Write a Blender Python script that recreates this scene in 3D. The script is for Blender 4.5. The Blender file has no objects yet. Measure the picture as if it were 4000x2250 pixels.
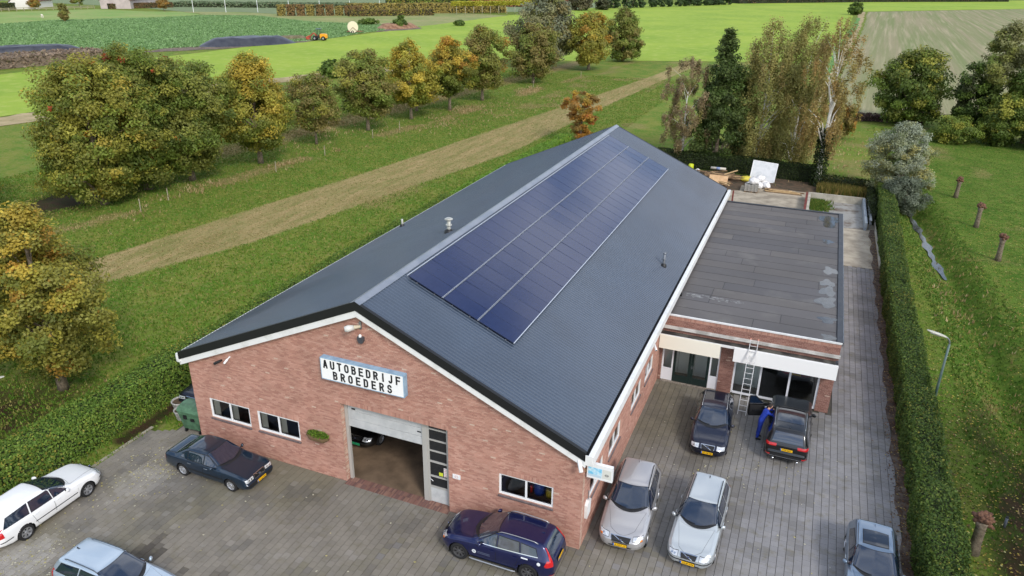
import bpy, bmesh, math, random
import numpy as np
from mathutils import Vector, Matrix
from mathutils.bvhtree import BVHTree
from mathutils import noise as mnoise

random.seed(7)
RNG = np.random.default_rng(11)
R = math.radians
scene = bpy.context.scene
COL = scene.collection

# ------------------------------------------------------------------ camera
CAM_POS = (15.223, -21.326, 20.552)
YAW, PITCH, ROLL, FPX = R(-22.102), R(23.417), R(0.694), 2883.4
fw = Vector((math.sin(YAW) * math.cos(PITCH), math.cos(YAW) * math.cos(PITCH), -math.sin(PITCH)))
rt = Vector((math.cos(YAW), -math.sin(YAW), 0))
up = rt.cross(fw)
r2 = rt * math.cos(ROLL) + up * math.sin(ROLL)
u2 = up * math.cos(ROLL) - rt * math.sin(ROLL)
cd = bpy.data.cameras.new('camera')
cam = bpy.data.objects.new('camera', cd)
COL.objects.link(cam)
mw = Matrix(((r2.x, u2.x, -fw.x, CAM_POS[0]), (r2.y, u2.y, -fw.y, CAM_POS[1]), (r2.z, u2.z, -fw.z, CAM_POS[2]), (0, 0, 0, 1)))
cam.matrix_world = mw
cd.sensor_width = 36.0
cd.sensor_fit = 'HORIZONTAL'
cd.lens = FPX / 4000 * 36
cd.clip_start = 0.5
cd.clip_end = 6000
scene.camera = cam

# ------------------------------------------------------------------ sky and sun (bright, thinly clouded day)
SUN_EL, SUN_AZ = R(38), R(132)          # azimuth clockwise from +Y: the sun stands to the front right of the garage
world = bpy.data.worlds.new('World')
scene.world = world
world.use_nodes = True
nt = world.node_tree
nt.nodes.clear()
out = nt.nodes.new('ShaderNodeOutputWorld')
bg = nt.nodes.new('ShaderNodeBackground')
sky = nt.nodes.new('ShaderNodeTexSky')
sky.sky_type = 'NISHITA'
sky.sun_disc = False
sky.sun_elevation = SUN_EL
sky.sun_rotation = SUN_AZ
sky.air_density = 1.0
sky.dust_density = 1.5
sky.ozone_density = 1.0
tc = nt.nodes.new('ShaderNodeTexCoord')
sep = nt.nodes.new('ShaderNodeSeparateXYZ')
nt.links.new(tc.outputs['Generated'], sep.inputs[0])
zz = nt.nodes.new('ShaderNodeMath'); zz.operation = 'ADD'; zz.inputs[1].default_value = 0.25
nt.links.new(sep.outputs['Z'], zz.inputs[0])
zm = nt.nodes.new('ShaderNodeMath'); zm.operation = 'MAXIMUM'; zm.inputs[1].default_value = 0.12
nt.links.new(zz.outputs[0], zm.inputs[0])
dv = nt.nodes.new('ShaderNodeVectorMath'); dv.operation = 'DIVIDE'
cmb = nt.nodes.new('ShaderNodeCombineXYZ')
for i in range(3):
    nt.links.new(zm.outputs[0], cmb.inputs[i])
nt.links.new(tc.outputs['Generated'], dv.inputs[0])
nt.links.new(cmb.outputs[0], dv.inputs[1])
cn = nt.nodes.new('ShaderNodeTexNoise')
cn.inputs['Scale'].default_value = 3.6
cn.inputs['Detail'].default_value = 7
cn.inputs['Roughness'].default_value = 0.55
nt.links.new(dv.outputs[0], cn.inputs['Vector'])
cr = nt.nodes.new('ShaderNodeValToRGB')
cr.color_ramp.elements[0].position = 0.44
cr.color_ramp.elements[0].color = (0.04, 0.04, 0.04, 1)
cr.color_ramp.elements[1].position = 0.62
cr.color_ramp.elements[1].color = (0.88, 0.88, 0.88, 1)
nt.links.new(cn.outputs['Fac'], cr.inputs[0])
mx = nt.nodes.new('ShaderNodeMix'); mx.data_type = 'RGBA'
nt.links.new(cr.outputs[0], mx.inputs[0])
nt.links.new(sky.outputs[0], mx.inputs[6])
mx.inputs[7].default_value = (7.2, 7.5, 8.0, 1)
nt.links.new(mx.outputs[2], bg.inputs['Color'])
bg.inputs['Strength'].default_value = 0.15
nt.links.new(bg.outputs[0], out.inputs['Surface'])
sd = bpy.data.lights.new('sun', 'SUN')
sd.energy = 1.5
sd.angle = R(12)
sd.color = (1.0, 0.965, 0.92)
sun = bpy.data.objects.new('sun', sd)
COL.objects.link(sun)
sdir = Vector((math.sin(SUN_AZ) * math.cos(SUN_EL), math.cos(SUN_AZ) * math.cos(SUN_EL), math.sin(SUN_EL)))
sun.rotation_euler = sdir.to_track_quat('Z', 'Y').to_euler()
sun.location = sdir * 60
scene.view_settings.view_transform = 'Standard'
scene.view_settings.look = 'None'
scene.view_settings.gamma = 1.0
scene.view_settings.use_curve_mapping = False
scene.view_settings.exposure = 0.50
scene.render.engine = 'CYCLES'
scene.render.resolution_x = 1024
scene.render.resolution_y = 576
scene.cycles.max_bounces = 6
scene.cycles.transparent_max_bounces = 8


# ------------------------------------------------------------------ helpers
def lin(c):
    return c / 12.92 if c <= 0.04045 else ((c + 0.055) / 1.055) ** 2.4


def rgb(r, g, b):
    return (lin(r / 255), lin(g / 255), lin(b / 255))


class MB:
    """collects quads / tris and links them as one mesh object"""

    def __init__(s):
        s.v = []; s.f = []; s.c = []; s.col = None

    def face(s, pts, col=None):
        n = len(s.v)
        s.v.extend([tuple(p) for p in pts])
        s.f.append(tuple(range(n, n + len(pts))))
        s.c.append(col or s.col)

    def add(s, verts, faces, col=None):
        n = len(s.v)
        s.v.extend([tuple(p) for p in verts])
        for f in faces:
            s.f.append(tuple(i + n for i in f)); s.c.append(col or s.col)

    def box(s, x0, x1, y0, y1, z0, z1, col=None, nobottom=False):
        v = [(x0, y0, z0), (x1, y0, z0), (x1, y1, z0), (x0, y1, z0), (x0, y0, z1), (x1, y0, z1), (x1, y1, z1), (x0, y1, z1)]
        f = [(4, 5, 6, 7), (0, 1, 5, 4), (1, 2, 6, 5), (2, 3, 7, 6), (3, 0, 4, 7)]
        if not nobottom:
            f.append((3, 2, 1, 0))
        s.add(v, f, col)

    def obox(s, c, size, mat3, col=None):
        hx, hy, hz = size[0] / 2, size[1] / 2, size[2] / 2
        c = Vector(c)
        v = [c + mat3 @ Vector((a * hx, b * hy, d * hz)) for d in (-1, 1) for a, b in ((-1, -1), (1, -1), (1, 1), (-1, 1))]
        s.add(v, [(4, 5, 6, 7), (0, 1, 5, 4), (1, 2, 6, 5), (2, 3, 7, 6), (3, 0, 4, 7), (3, 2, 1, 0)], col)

    def tube(s, pts, rad, n=8, caps=True, col=None):
        pts = [Vector(p) for p in pts]
        if not isinstance(rad, (list, tuple)):
            rad = [rad] * len(pts)
        base = len(s.v)
        ref = Vector((0.13, 0.37, 0.92))
        for i, p in enumerate(pts):
            a = pts[max(i - 1, 0)]; b = pts[min(i + 1, len(pts) - 1)]
            t = (b - a)
            if t.length < 1e-9:
                t = Vector((0, 0, 1))
            t.normalize()
            rf = ref if abs(t.dot(ref)) < 0.95 else Vector((1, 0, 0))
            e1 = t.cross(rf).normalized(); e2 = t.cross(e1)
            for k in range(n):
                an = 2 * math.pi * k / n
                s.v.append(tuple(p + (e1 * math.cos(an) + e2 * math.sin(an)) * rad[i]))
        for i in range(len(pts) - 1):
            for k in range(n):
                k2 = (k + 1) % n
                s.f.append((base + i * n + k, base + i * n + k2, base + (i + 1) * n + k2, base + (i + 1) * n + k)); s.c.append(col or s.col)
        if caps:
            s.f.append(tuple(base + k for k in range(n))[::-1]); s.c.append(col or s.col)
            s.f.append(tuple(base + (len(pts) - 1) * n + k for k in range(n))); s.c.append(col or s.col)

    def lathe(s, prof, n=16, origin=(0, 0, 0), axis='z', col=None):
        base = len(s.v)
        for (r, h) in prof:
            for k in range(n):
                a = 2 * math.pi * k / n
                c, d = r * math.cos(a), r * math.sin(a)
                p = (c, d, h) if axis == 'z' else ((c, h, d) if axis == 'y' else (h, c, d))
                s.v.append((p[0] + origin[0], p[1] + origin[1], p[2] + origin[2]))
        for i in range(len(prof) - 1):
            for k in range(n):
                k2 = (k + 1) % n
                s.f.append((base + i * n + k, base + i * n + k2, base + (i + 1) * n + k2, base + (i + 1) * n + k)); s.c.append(col or s.col)

    def prism(s, poly, axis, d0, d1, col=None):
        """poly: 2D points; axis 'x','y','z' = extrusion axis"""
        def p3(p, d):
            return (d, p[0], p[1]) if axis == 'x' else ((p[0], d, p[1]) if axis == 'y' else (p[0], p[1], d))
        n = len(poly)
        v = [p3(p, d0) for p in poly] + [p3(p, d1) for p in poly]
        f = [tuple(range(n))[::-1], tuple(range(n, 2 * n))]
        for i in range(n):
            j = (i + 1) % n
            f.append((i, j, n + j, n + i))
        s.add(v, f, col)

    def mesh(s, name, smooth=False):
        me = bpy.data.meshes.new(name)
        me.from_pydata(s.v, [], s.f)
        if any(c is not None for c in s.c):
            at = me.attributes.new('col', 'FLOAT_COLOR', 'FACE')
            buf = []
            for c in s.c:
                c = c or (0.5, 0.5, 0.5)
                buf += [c[0], c[1], c[2], 1.0]
            at.data.foreach_set('color', buf)
        if smooth:
            me.polygons.foreach_set('use_smooth', [True] * len(me.polygons))
        me.validate()
        me.update()
        return me

    def build(s, name, mat, parent=None, smooth=False, fix=True):
        me = s.mesh(name, smooth)
        if fix:
            bm = bmesh.new(); bm.from_mesh(me)
            bmesh.ops.recalc_face_normals(bm, faces=bm.faces)
            bm.to_mesh(me); bm.free()
        return link(name, me, mat, parent)


def link(name, me, mat, parent=None):
    o = bpy.data.objects.new(name, me)
    if mat is not None and not me.materials:
        me.materials.append(mat)
    COL.objects.link(o)
    if parent is not None:
        o.parent = parent
    return o


def tag(o, label=None, cat=None, group=None, kind=None):
    if label: o['label'] = label
    if cat: o['category'] = cat
    if group: o['group'] = group
    if kind: o['kind'] = kind
    return o


def thing(name, label, cat, loc=(0, 0, 0), rz=0, group=None):
    o = bpy.data.objects.new(name, None)
    COL.objects.link(o)
    o.location = loc
    o.rotation_euler = (0, 0, rz)
    o.empty_display_size = 0.2
    return tag(o, label, cat, group)


def np_mesh(name, V, F, mat, colors=None, parent=None, smooth=False, attrs=None):
    """V (n,3), F (m,k) int; colors (m,3) per face; attrs {name: per-vertex floats}"""
    V = np.ascontiguousarray(V, dtype=np.float32); F = np.ascontiguousarray(F, dtype=np.int32)
    me = bpy.data.meshes.new(name)
    me.vertices.add(len(V)); me.vertices.foreach_set('co', V.ravel())
    m, k = F.shape
    me.loops.add(m * k); me.loops.foreach_set('vertex_index', F.ravel())
    me.polygons.add(m)
    me.polygons.foreach_set('loop_start', np.arange(0, m * k, k, dtype=np.int32))
    me.polygons.foreach_set('loop_total', np.full(m, k, dtype=np.int32))
    me.update(calc_edges=True)
    me.polygons.foreach_set('use_smooth', np.full(m, smooth, dtype=bool))
    if colors is not None:
        at = me.attributes.new('col', 'FLOAT_COLOR', 'FACE')
        c4 = np.ones((m, 4), dtype=np.float32); c4[:, :3] = colors
        at.data.foreach_set('color', c4.ravel())
    for an, arr in (attrs or {}).items():
        at = me.attributes.new(an, 'FLOAT', 'POINT')
        at.data.foreach_set('value', np.ascontiguousarray(arr, dtype=np.float32))
    return link(name, me, mat, parent)


# ------------------------------------------------------------------ materials
MATS = {}


def M(name, c, rough=0.6, metal=0.0, c2=None, scale=4.0, detail=6, lo=0.4, hi=0.6, bump=0.0, bscale=None, bdist=0.02, spec=0.5,
      coat=0.0, attr=False, var=0.0, coord='pos', trans=0.0, emit=None, stretch=None):
    if name in MATS:
        return MATS[name]
    m = bpy.data.materials.new(name)
    m.use_nodes = True
    t = m.node_tree; n = t.nodes; L = t.links
    b = n['Principled BSDF']
    b.inputs['Roughness'].default_value = rough
    b.inputs['Metallic'].default_value = metal
    b.inputs['Specular IOR Level'].default_value = spec
    b.inputs['Coat Weight'].default_value = coat
    b.inputs['Coat Roughness'].default_value = 0.04
    vec = None
    if c2 is not None or bump or var:
        if coord == 'pos':
            g = n.new('ShaderNodeNewGeometry'); vec = g.outputs['Position']
        else:
            g = n.new('ShaderNodeTexCoord'); vec = g.outputs['Object']
        if stretch:
            mp = n.new('ShaderNodeMapping'); mp.inputs['Scale'].default_value = stretch
            L.new(vec, mp.inputs[0]); vec = mp.outputs[0]
    if attr:
        a = n.new('ShaderNodeAttribute'); a.attribute_name = 'col'
        base = a.outputs['Color']
    else:
        base = None
    if c2 is not None:
        nz = n.new('ShaderNodeTexNoise'); nz.inputs['Scale'].default_value = scale; nz.inputs['Detail'].default_value = detail
        nz.inputs['Roughness'].default_value = 0.6
        L.new(vec, nz.inputs['Vector'])
        rp = n.new('ShaderNodeMapRange'); rp.inputs[1].default_value = lo; rp.inputs[2].default_value = hi
        L.new(nz.outputs['Fac'], rp.inputs[0])
        mx = n.new('ShaderNodeMix'); mx.data_type = 'RGBA'
        L.new(rp.outputs[0], mx.inputs[0])
        if base is None:
            mx.inputs[6].default_value = (*c, 1)
        else:
            L.new(base, mx.inputs[6])
        mx.inputs[7].default_value = (*c2, 1)
        base = mx.outputs[2]
    if var:
        nz = n.new('ShaderNodeTexNoise'); nz.inputs['Scale'].default_value = scale * 0.37; nz.inputs['Detail'].default_value = 5
        L.new(vec, nz.inputs['Vector'])
        rp = n.new('ShaderNodeMapRange'); rp.inputs[1].default_value = 0.3; rp.inputs[2].default_value = 0.7
        rp.inputs[3].default_value = 1 - var; rp.inputs[4].default_value = 1 + var
        L.new(nz.outputs['Fac'], rp.inputs[0])
        hs = n.new('ShaderNodeHueSaturation')
        L.new(rp.outputs[0], hs.inputs['Value'])
        if base is None:
            hs.inputs['Color'].default_value = (*c, 1)
        else:
            L.new(base, hs.inputs['Color'])
        base = hs.outputs[0]
    if base is None:
        b.inputs['Base Color'].default_value = (*c, 1)
    else:
        L.new(base, b.inputs['Base Color'])
    if bump:
        bz = n.new('ShaderNodeTexNoise'); bz.inputs['Scale'].default_value = bscale or scale * 6; bz.inputs['Detail'].default_value = 4
        L.new(vec, bz.inputs['Vector'])
        bp = n.new('ShaderNodeBump'); bp.inputs['Strength'].default_value = bump; bp.inputs['Distance'].default_value = bdist
        L.new(bz.outputs['Fac'], bp.inputs['Height'])
        L.new(bp.outputs[0], b.inputs['Normal'])
    if emit:
        b.inputs['Emission Color'].default_value = (*emit[0], 1); b.inputs['Emission Strength'].default_value = emit[1]
    MATS[name] = m
    return m


def glass_mat(name, tint=(0.95, 0.97, 0.96), amount=0.78, rough=0.02):
    """window pane: see-through with a mirror reflection of the sky on top"""
    m = bpy.data.materials.new(name); m.use_nodes = True
    t = m.node_tree; n = t.nodes; L = t.links
    n.clear()
    o = n.new('ShaderNodeOutputMaterial'); ms = n.new('ShaderNodeMixShader')
    tr = n.new('ShaderNodeBsdfTransparent'); tr.inputs[0].default_value = (*tint, 1)
    gl = n.new('ShaderNodeBsdfGlossy'); gl.inputs['Roughness'].default_value = rough; gl.inputs['Color'].default_value = (0.9, 0.92, 0.95, 1)
    fr = n.new('ShaderNodeFresnel'); fr.inputs['IOR'].default_value = 1.55
    ma = n.new('ShaderNodeMath'); ma.operation = 'MULTIPLY_ADD'; ma.inputs[1].default_value = 1.3; ma.inputs[2].default_value = 1 - amount - 0.2
    ma.use_clamp = True
    L.new(fr.outputs[0], ma.inputs[0]); L.new(ma.outputs[0], ms.inputs[0])
    L.new(tr.outputs[0], ms.inputs[1]); L.new(gl.outputs[0], ms.inputs[2]); L.new(ms.outputs[0], o.inputs[0])
    MATS[name] = m
    return m


def leaf_mat(name, trans=0.35, rough=0.55):
    m = bpy.data.materials.new(name); m.use_nodes = True
    t = m.node_tree; n = t.nodes; L = t.links
    b = n['Principled BSDF']; o = n['Material Output']
    a = n.new('ShaderNodeAttribute'); a.attribute_name = 'col'
    b.inputs['Roughness'].default_value = rough; b.inputs['Specular IOR Level'].default_value = 0.3
    L.new(a.outputs['Color'], b.inputs['Base Color'])
    tl = n.new('ShaderNodeBsdfTranslucent'); L.new(a.outputs['Color'], tl.inputs['Color'])
    ms = n.new('ShaderNodeMixShader'); ms.inputs[0].default_value = trans
    L.new(b.outputs[0], ms.inputs[1]); L.new(tl.outputs[0], ms.inputs[2]); L.new(ms.outputs[0], o.inputs['Surface'])
    MATS[name] = m
    return m


LEAF = leaf_mat('leaves', 0.42)
GRASS = leaf_mat('grass_blades', 0.25, 0.6)
BARK = M('bark', rgb(150, 134, 114), 0.9, c2=rgb(108, 96, 80), scale=6, bump=0.6, bscale=30, coord='obj')
BARK_BIRCH = M('birch_bark', rgb(228, 224, 214), 0.8, c2=rgb(80, 72, 64), scale=5, lo=0.62, hi=0.70, coord='obj', stretch=(1, 1, 4))
WHITE = M('white_paint', rgb(228, 228, 226), 0.45, c2=rgb(196, 196, 190), scale=1.5, lo=0.5, hi=0.8)
WHITE_CLEAN = M('white_plastic', rgb(232, 233, 233), 0.35)
BLACK = M('black_trim', rgb(22, 23, 25), 0.5)
DARKPL = M('dark_plastic', rgb(28, 29, 31), 0.6)
STEEL = M('galvanised_steel', rgb(165, 170, 175), 0.4, 0.8, c2=rgb(135, 140, 145), scale=3)
ALU = M('aluminium', rgb(180, 182, 184), 0.38, 0.75)
CHROME = M('chrome', rgb(215, 218, 222), 0.12, 1.0)
GLASS = glass_mat('window_glass')
DARKIN = M('dark_interior', rgb(38, 36, 34), 0.8)
# ------------------------------------------------------------------ ground
def fnoise(X, Y, s, seed=0.0, oct=3):
    """cheap smooth value noise on arrays, about 0..1"""
    out = np.zeros_like(X, dtype=np.float64); amp = 1.0; tot = 0
    for o in range(oct):
        x = X * s + 13.7 * seed + 5.1 * o; y = Y * s + 7.3 * seed + 9.2 * o
        xi = np.floor(x); yi = np.floor(y); fx = x - xi; fy = y - yi
        fx = fx * fx * (3 - 2 * fx); fy = fy * fy * (3 - 2 * fy)
        def h(a, b):
            t = np.sin(a * 127.1 + b * 311.7 + seed * 17.0) * 43758.5453
            return t - np.floor(t)
        v = (h(xi, yi) * (1 - fx) + h(xi + 1, yi) * fx) * (1 - fy) + (h(xi, yi + 1) * (1 - fx) + h(xi + 1, yi + 1) * fx) * fy
        out += v * amp; tot += amp; amp *= 0.5; s *= 2.1
    return out / tot


DITCH_Y = [-40, 5, 20, 30, 38, 43, 50, 56, 64, 80]
DITCH_X = [27.2, 27.0, 27.0, 26.9, 26.4, 25.9, 25.5, 25.0, 24.2, 23.5]


def sstep(a, b, x):
    t = np.clip((x - a) / (b - a), 0, 1)
    return t * t * (3 - 2 * t)


def in_lot(X, Y):
    a = (X > -12.0) & (X < 21.35) & (Y < 0.4)
    b = (X > 9.0) & (X < 21.35) & (Y >= 0.4) & (Y < 57.6)
    c = (X > -9.4) & (X <= 9.4) & (Y >= 0) & (Y < 38.2)
    d = (X > -10.9) & (X <= -9.0) & (Y >= 0) & (Y < 1.2)
    return a | b | c | d


def ground_z(X, Y):
    z = -0.02 + 0.05 * (fnoise(X, Y, 0.35, 3) - 0.5)
    xc = np.interp(Y, DITCH_Y, DITCH_X)
    dp = 1.0 * np.clip(1 - (Y - 66) / 10, 0, 1)
    z = z - dp * np.exp(-((X - xc) / 1.15) ** 2) * (Y < 76)
    return np.where(in_lot(X, Y), -0.09, z)


def mown_mask(X, Y):
    near = np.interp(Y, [-30, 11.6, 22.7, 38.9, 60, 100, 130, 160], [-36, -29.2, -25.4, -22.6, -18.6, -17, -15.2, -13])
    far = np.interp(Y, [-30, 15, 30, 48.5, 76, 110, 138, 160], [-43, -33.6, -31.4, -28.8, -25.6, -21.5, -18.5, -17])
    return np.clip(np.minimum((near - X) / 0.9, (X - far) / 0.9) + 0.5, 0, 1)


def dry_mask(X, Y):
    row = np.interp(Y, [0, 25, 60, 100, 160], [-46, -44.8, -41.8, -37.5, -32.3])
    a = 0.62 * np.exp(-((X - row - 3.6) / 1.8) ** 2) * sstep(0.52, 0.66, fnoise(X, Y, 0.16, 5))
    a2 = np.exp(-((X - row + 7.0) / 3.0) ** 2) * 0.8 * (Y > 40)
    b = 0.55 * sstep(0.55, 0.75, fnoise(X, Y, 0.11, 9)) * (X > -30) * (X < -14)
    c = 0.6 * np.exp(-((X - 26.5) / 1.4) ** 2) * sstep(0.55, 0.75, fnoise(X, Y, 0.3, 2)) * (Y < 58)
    d = 0.5 * sstep(0.58, 0.78, fnoise(X, Y, 0.13, 21)) * (X > 27)
    e = 0.5 * (Y > 62) * (X > -12) * (X < 23) * sstep(0.45, 0.65, fnoise(X, Y, 0.2, 31))
    return np.clip(np.maximum.reduce([a, a2, b, c, d, e]), 0, 1)


def soil_mask(X, Y):
    a = np.exp(-((X + 49) / 4.5) ** 2 - ((Y - 26) / 9) ** 2) * 1.0
    b = sstep(24, 12, Y) * sstep(23.0, 25.5, X) * (0.45 + 0.55 * sstep(0.35, 0.6, fnoise(X, Y, 0.22, 4)))
    c = np.exp(-((X + 19.5) / 5) ** 2 - ((Y + 2) / 5) ** 2) * 0.75
    d = np.exp(-((X + 12.5) / 0.7) ** 2) * (Y > -2) * (Y < 6) * 0.9
    return np.clip(np.maximum.reduce([a, b, c, d]), 0, 1)


def build_ground():
    def lines(segs):
        o = []
        for a, b, s in segs:
            o += list(np.arange(a, b, s))
        return np.array(o + [segs[-1][1]])
    xs = lines([(-1800, -200, 100), (-200, -60, 5), (-60, 60, 0.5), (60, 200, 10), (200, 1800, 100)])
    ys = lines([(-400, -40, 30), (-40, 110, 0.5), (110, 210, 4), (210, 2200, 80)])
    X, Y = np.meshgrid(xs, ys)
    Zg = ground_z(X, Y)
    V = np.stack([X, Y, Zg], -1).reshape(-1, 3)
    ny, nx = X.shape
    idx = np.arange(nx * ny).reshape(ny, nx)
    F = np.stack([idx[:-1, :-1], idx[:-1, 1:], idx[1:, 1:], idx[1:, :-1]], -1).reshape(-1, 4)
    lawn = (sstep(23.2, 25.0, X) * (Y < 96)).ravel()
    m = bpy.data.materials.new('meadow_ground'); m.use_nodes = True
    t = m.node_tree; n = t.nodes; L = t.links
    b = n['Principled BSDF']; b.inputs['Roughness'].default_value = 0.95; b.inputs['Specular IOR Level'].default_value = 0.1
    g = n.new('ShaderNodeNewGeometry')

    def noise(scale, detail=5, rough=0.6, st=None):
        v = g.outputs['Position']
        if st:
            mp = n.new('ShaderNodeMapping'); mp.inputs['Scale'].default_value = st[0]; mp.inputs['Rotation'].default_value = (0, 0, st[1])
            L.new(v, mp.inputs[0]); v = mp.outputs[0]
        z = n.new('ShaderNodeTexNoise'); z.inputs['Scale'].default_value = scale; z.inputs['Detail'].default_value = detail; z.inputs['Roughness'].default_value = rough
        L.new(v, z.inputs['Vector'])
        return z.outputs['Fac']

    def rng(f, lo, hi):
        r = n.new('ShaderNodeMapRange'); r.inputs[1].default_value = lo; r.inputs[2].default_value = hi
        L.new(f, r.inputs[0]); return r.outputs[0]

    def mix(f, a, c):
        x = n.new('ShaderNodeMix'); x.data_type = 'RGBA'
        L.new(f, x.inputs[0])
        for s, v in ((6, a), (7, c)):
            if isinstance(v, tuple): x.inputs[s].default_value = (*v, 1)
            else: L.new(v, x.inputs[s])
        return x.outputs[2]

    def att(nm):
        a = n.new('ShaderNodeAttribute'); a.attribute_name = nm; return a.outputs['Fac']

    def thr(mask, nz, w=0.5, soft=0.25):
        """mask (0..1) broken up by a noise"""
        s = n.new('ShaderNodeMath'); s.operation = 'MULTIPLY_ADD'; s.inputs[1].default_value = w
        L.new(nz, s.inputs[0])
        o = n.new('ShaderNodeMath'); o.operation = 'SUBTRACT'; L.new(mask, o.inputs[0]); o.inputs[1].default_value = w / 2
        L.new(o.outputs[0], s.inputs[2])
        return rng(s.outputs[0], 0.5 - soft, 0.5 + soft)

    meadow = mix(rng(noise(0.35, 7), 0.4, 0.62), rgb(86, 118, 36), rgb(118, 126, 54))
    meadow = mix(rng(noise(2.6, 6, 0.7), 0.48, 0.72), meadow, rgb(138, 130, 80))
    lawnc = mix(rng(noise(0.4, 7), 0.38, 0.62), rgb(72, 104, 32), rgb(98, 120, 46))
    lawnc = mix(rng(noise(2.0, 6), 0.5, 0.75), lawnc, rgb(128, 120, 66))
    col = mix(att('lawn'), meadow, lawnc)
    mownc = mix(rng(noise(1.0, 7, 0.7, ((1.0, 0.16, 1), R(12))), 0.38, 0.62), rgb(164, 144, 102), rgb(128, 126, 74))
    col = mix(thr(att('mown'), noise(0.9, 5)), col, mownc)
    dryc = mix(rng(noise(3.0, 6), 0.4, 0.6), rgb(156, 136, 94), rgb(122, 114, 68))
    col = mix(thr(att('dry'), noise(1.4, 6)), col, dryc)
    soilc = mix(rng(noise(1.7, 6), 0.4, 0.6), rgb(66, 50, 36), rgb(52, 56, 26))
    col = mix(thr(att('soil'), noise(0.8, 6)), col, soilc)
    L.new(col, b.inputs['Base Color'])
    bp = n.new('ShaderNodeBump'); bp.inputs['Strength'].default_value = 0.9; bp.inputs['Distance'].default_value = 0.12
    L.new(noise(5.0, 6, 0.7), bp.inputs['Height']); L.new(bp.outputs[0], b.inputs['Normal'])
    o = np_mesh('ground', V, F, m, smooth=True, attrs={'lawn': lawn, 'mown': mown_mask(X, Y).ravel(), 'dry': dry_mask(X, Y).ravel(), 'soil': soil_mask(X, Y).ravel()})
    tag(o, kind='structure')


build_ground()


def sheet(name, poly, z, mat, jag=0.0, seed=1, step=None):
    """flat polygon with a slightly ragged edge"""
    rs = random.Random(seed)
    pts = []
    for i, a in enumerate(poly):
        b = poly[(i + 1) % len(poly)]
        d = math.hypot(b[0] - a[0], b[1] - a[1])
        k = max(1, int(d / step)) if step else 1
        for j in range(k):
            t = j / k
            pts.append((a[0] + (b[0] - a[0]) * t + rs.uniform(-jag, jag), a[1] + (b[1] - a[1]) * t + rs.uniform(-jag, jag)))
    bm = bmesh.new()
    vs = [bm.verts.new((x, y, z)) for x, y in pts]
    f = bm.faces.new(vs)
    bmesh.ops.triangulate(bm, faces=[f])
    bmesh.ops.recalc_face_normals(bm, faces=bm.faces)
    me = bpy.data.meshes.new(name)
    if bm.faces and bm.faces[:][0].normal.z < 0:
        bmesh.ops.reverse_faces(bm, faces=bm.faces)
    bm.to_mesh(me); bm.free()
    o = link(name, me, mat)
    tag(o, kind='structure')
    return o


def field_mat(name, c1, c2, c3, stripe=None, srot=0.0, s1=0.05, s2=0.8, smix=0.5, bump=0.3):
    m = bpy.data.materials.new(name); m.use_nodes = True
    t = m.node_tree; n = t.nodes; L = t.links
    b = n['Principled BSDF']; b.inputs['Roughness'].default_value = 0.95; b.inputs['Specular IOR Level'].default_value = 0.1
    g = n.new('ShaderNodeNewGeometry')
    mp = n.new('ShaderNodeMapping'); mp.inputs['Rotation'].default_value = (0, 0, srot)
    L.new(g.outputs['Position'], mp.inputs[0])
    sc = n.new('ShaderNodeMapping'); sc.inputs['Scale'].default_value = (1, 0.018, 1) if stripe else (1, 1, 1)
    L.new(mp.outputs[0], sc.inputs[0])

    def nz(s, v, d=6):
        z = n.new('ShaderNodeTexNoise'); z.inputs['Scale'].default_value = s; z.inputs['Detail'].default_value = d; z.inputs['Roughness'].default_value = 0.62
        L.new(v, z.inputs['Vector']); return z.outputs['Fac']

    def rng(f, a, c):
        r = n.new('ShaderNodeMapRange'); r.inputs[1].default_value = a; r.inputs[2].default_value = c; L.new(f, r.inputs[0]); return r.outputs[0]

    def mix(f, a, c):
        x = n.new('ShaderNodeMix'); x.data_type = 'RGBA'; L.new(f, x.inputs[0])
        for s, v in ((6, a), (7, c)):
            if isinstance(v, tuple): x.inputs[s].default_value = (*v, 1)
            else: L.new(v, x.inputs[s])
        return x.outputs[2]
    col = mix(rng(nz(s1, sc.outputs[0]), 0.38, 0.62), c1, c2)
    col = mix(rng(nz(s2, sc.outputs[0]), 0.5, 0.75), col, c3)
    if stripe:
        w = n.new('ShaderNodeTexWave'); w.wave_type = 'BANDS'; w.bands_direction = 'X'; w.inputs['Scale'].default_value = stripe
        w.inputs['Distortion'].default_value = 4.0; w.inputs['Detail'].default_value = 3; w.inputs['Detail Scale'].default_value = 0.4
        L.new(mp.outputs[0], w.inputs['Vector'])
        ml = n.new('ShaderNodeMath'); ml.operation = 'MULTIPLY'; ml.inputs[1].default_value = smix
        L.new(rng(w.outputs['Fac'], 0.55, 0.95), ml.inputs[0])
        col = mix(ml.outputs[0], col, c3)
    L.new(col, b.inputs['Base Color'])
    if bump:
        bp = n.new('ShaderNodeBump'); bp.inputs['Strength'].default_value = bump; bp.inputs['Distance'].default_value = 0.3
        L.new(nz(1.5, g.outputs['Position']), bp.inputs['Height']); L.new(bp.outputs[0], b.inputs['Normal'])
    return m


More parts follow.
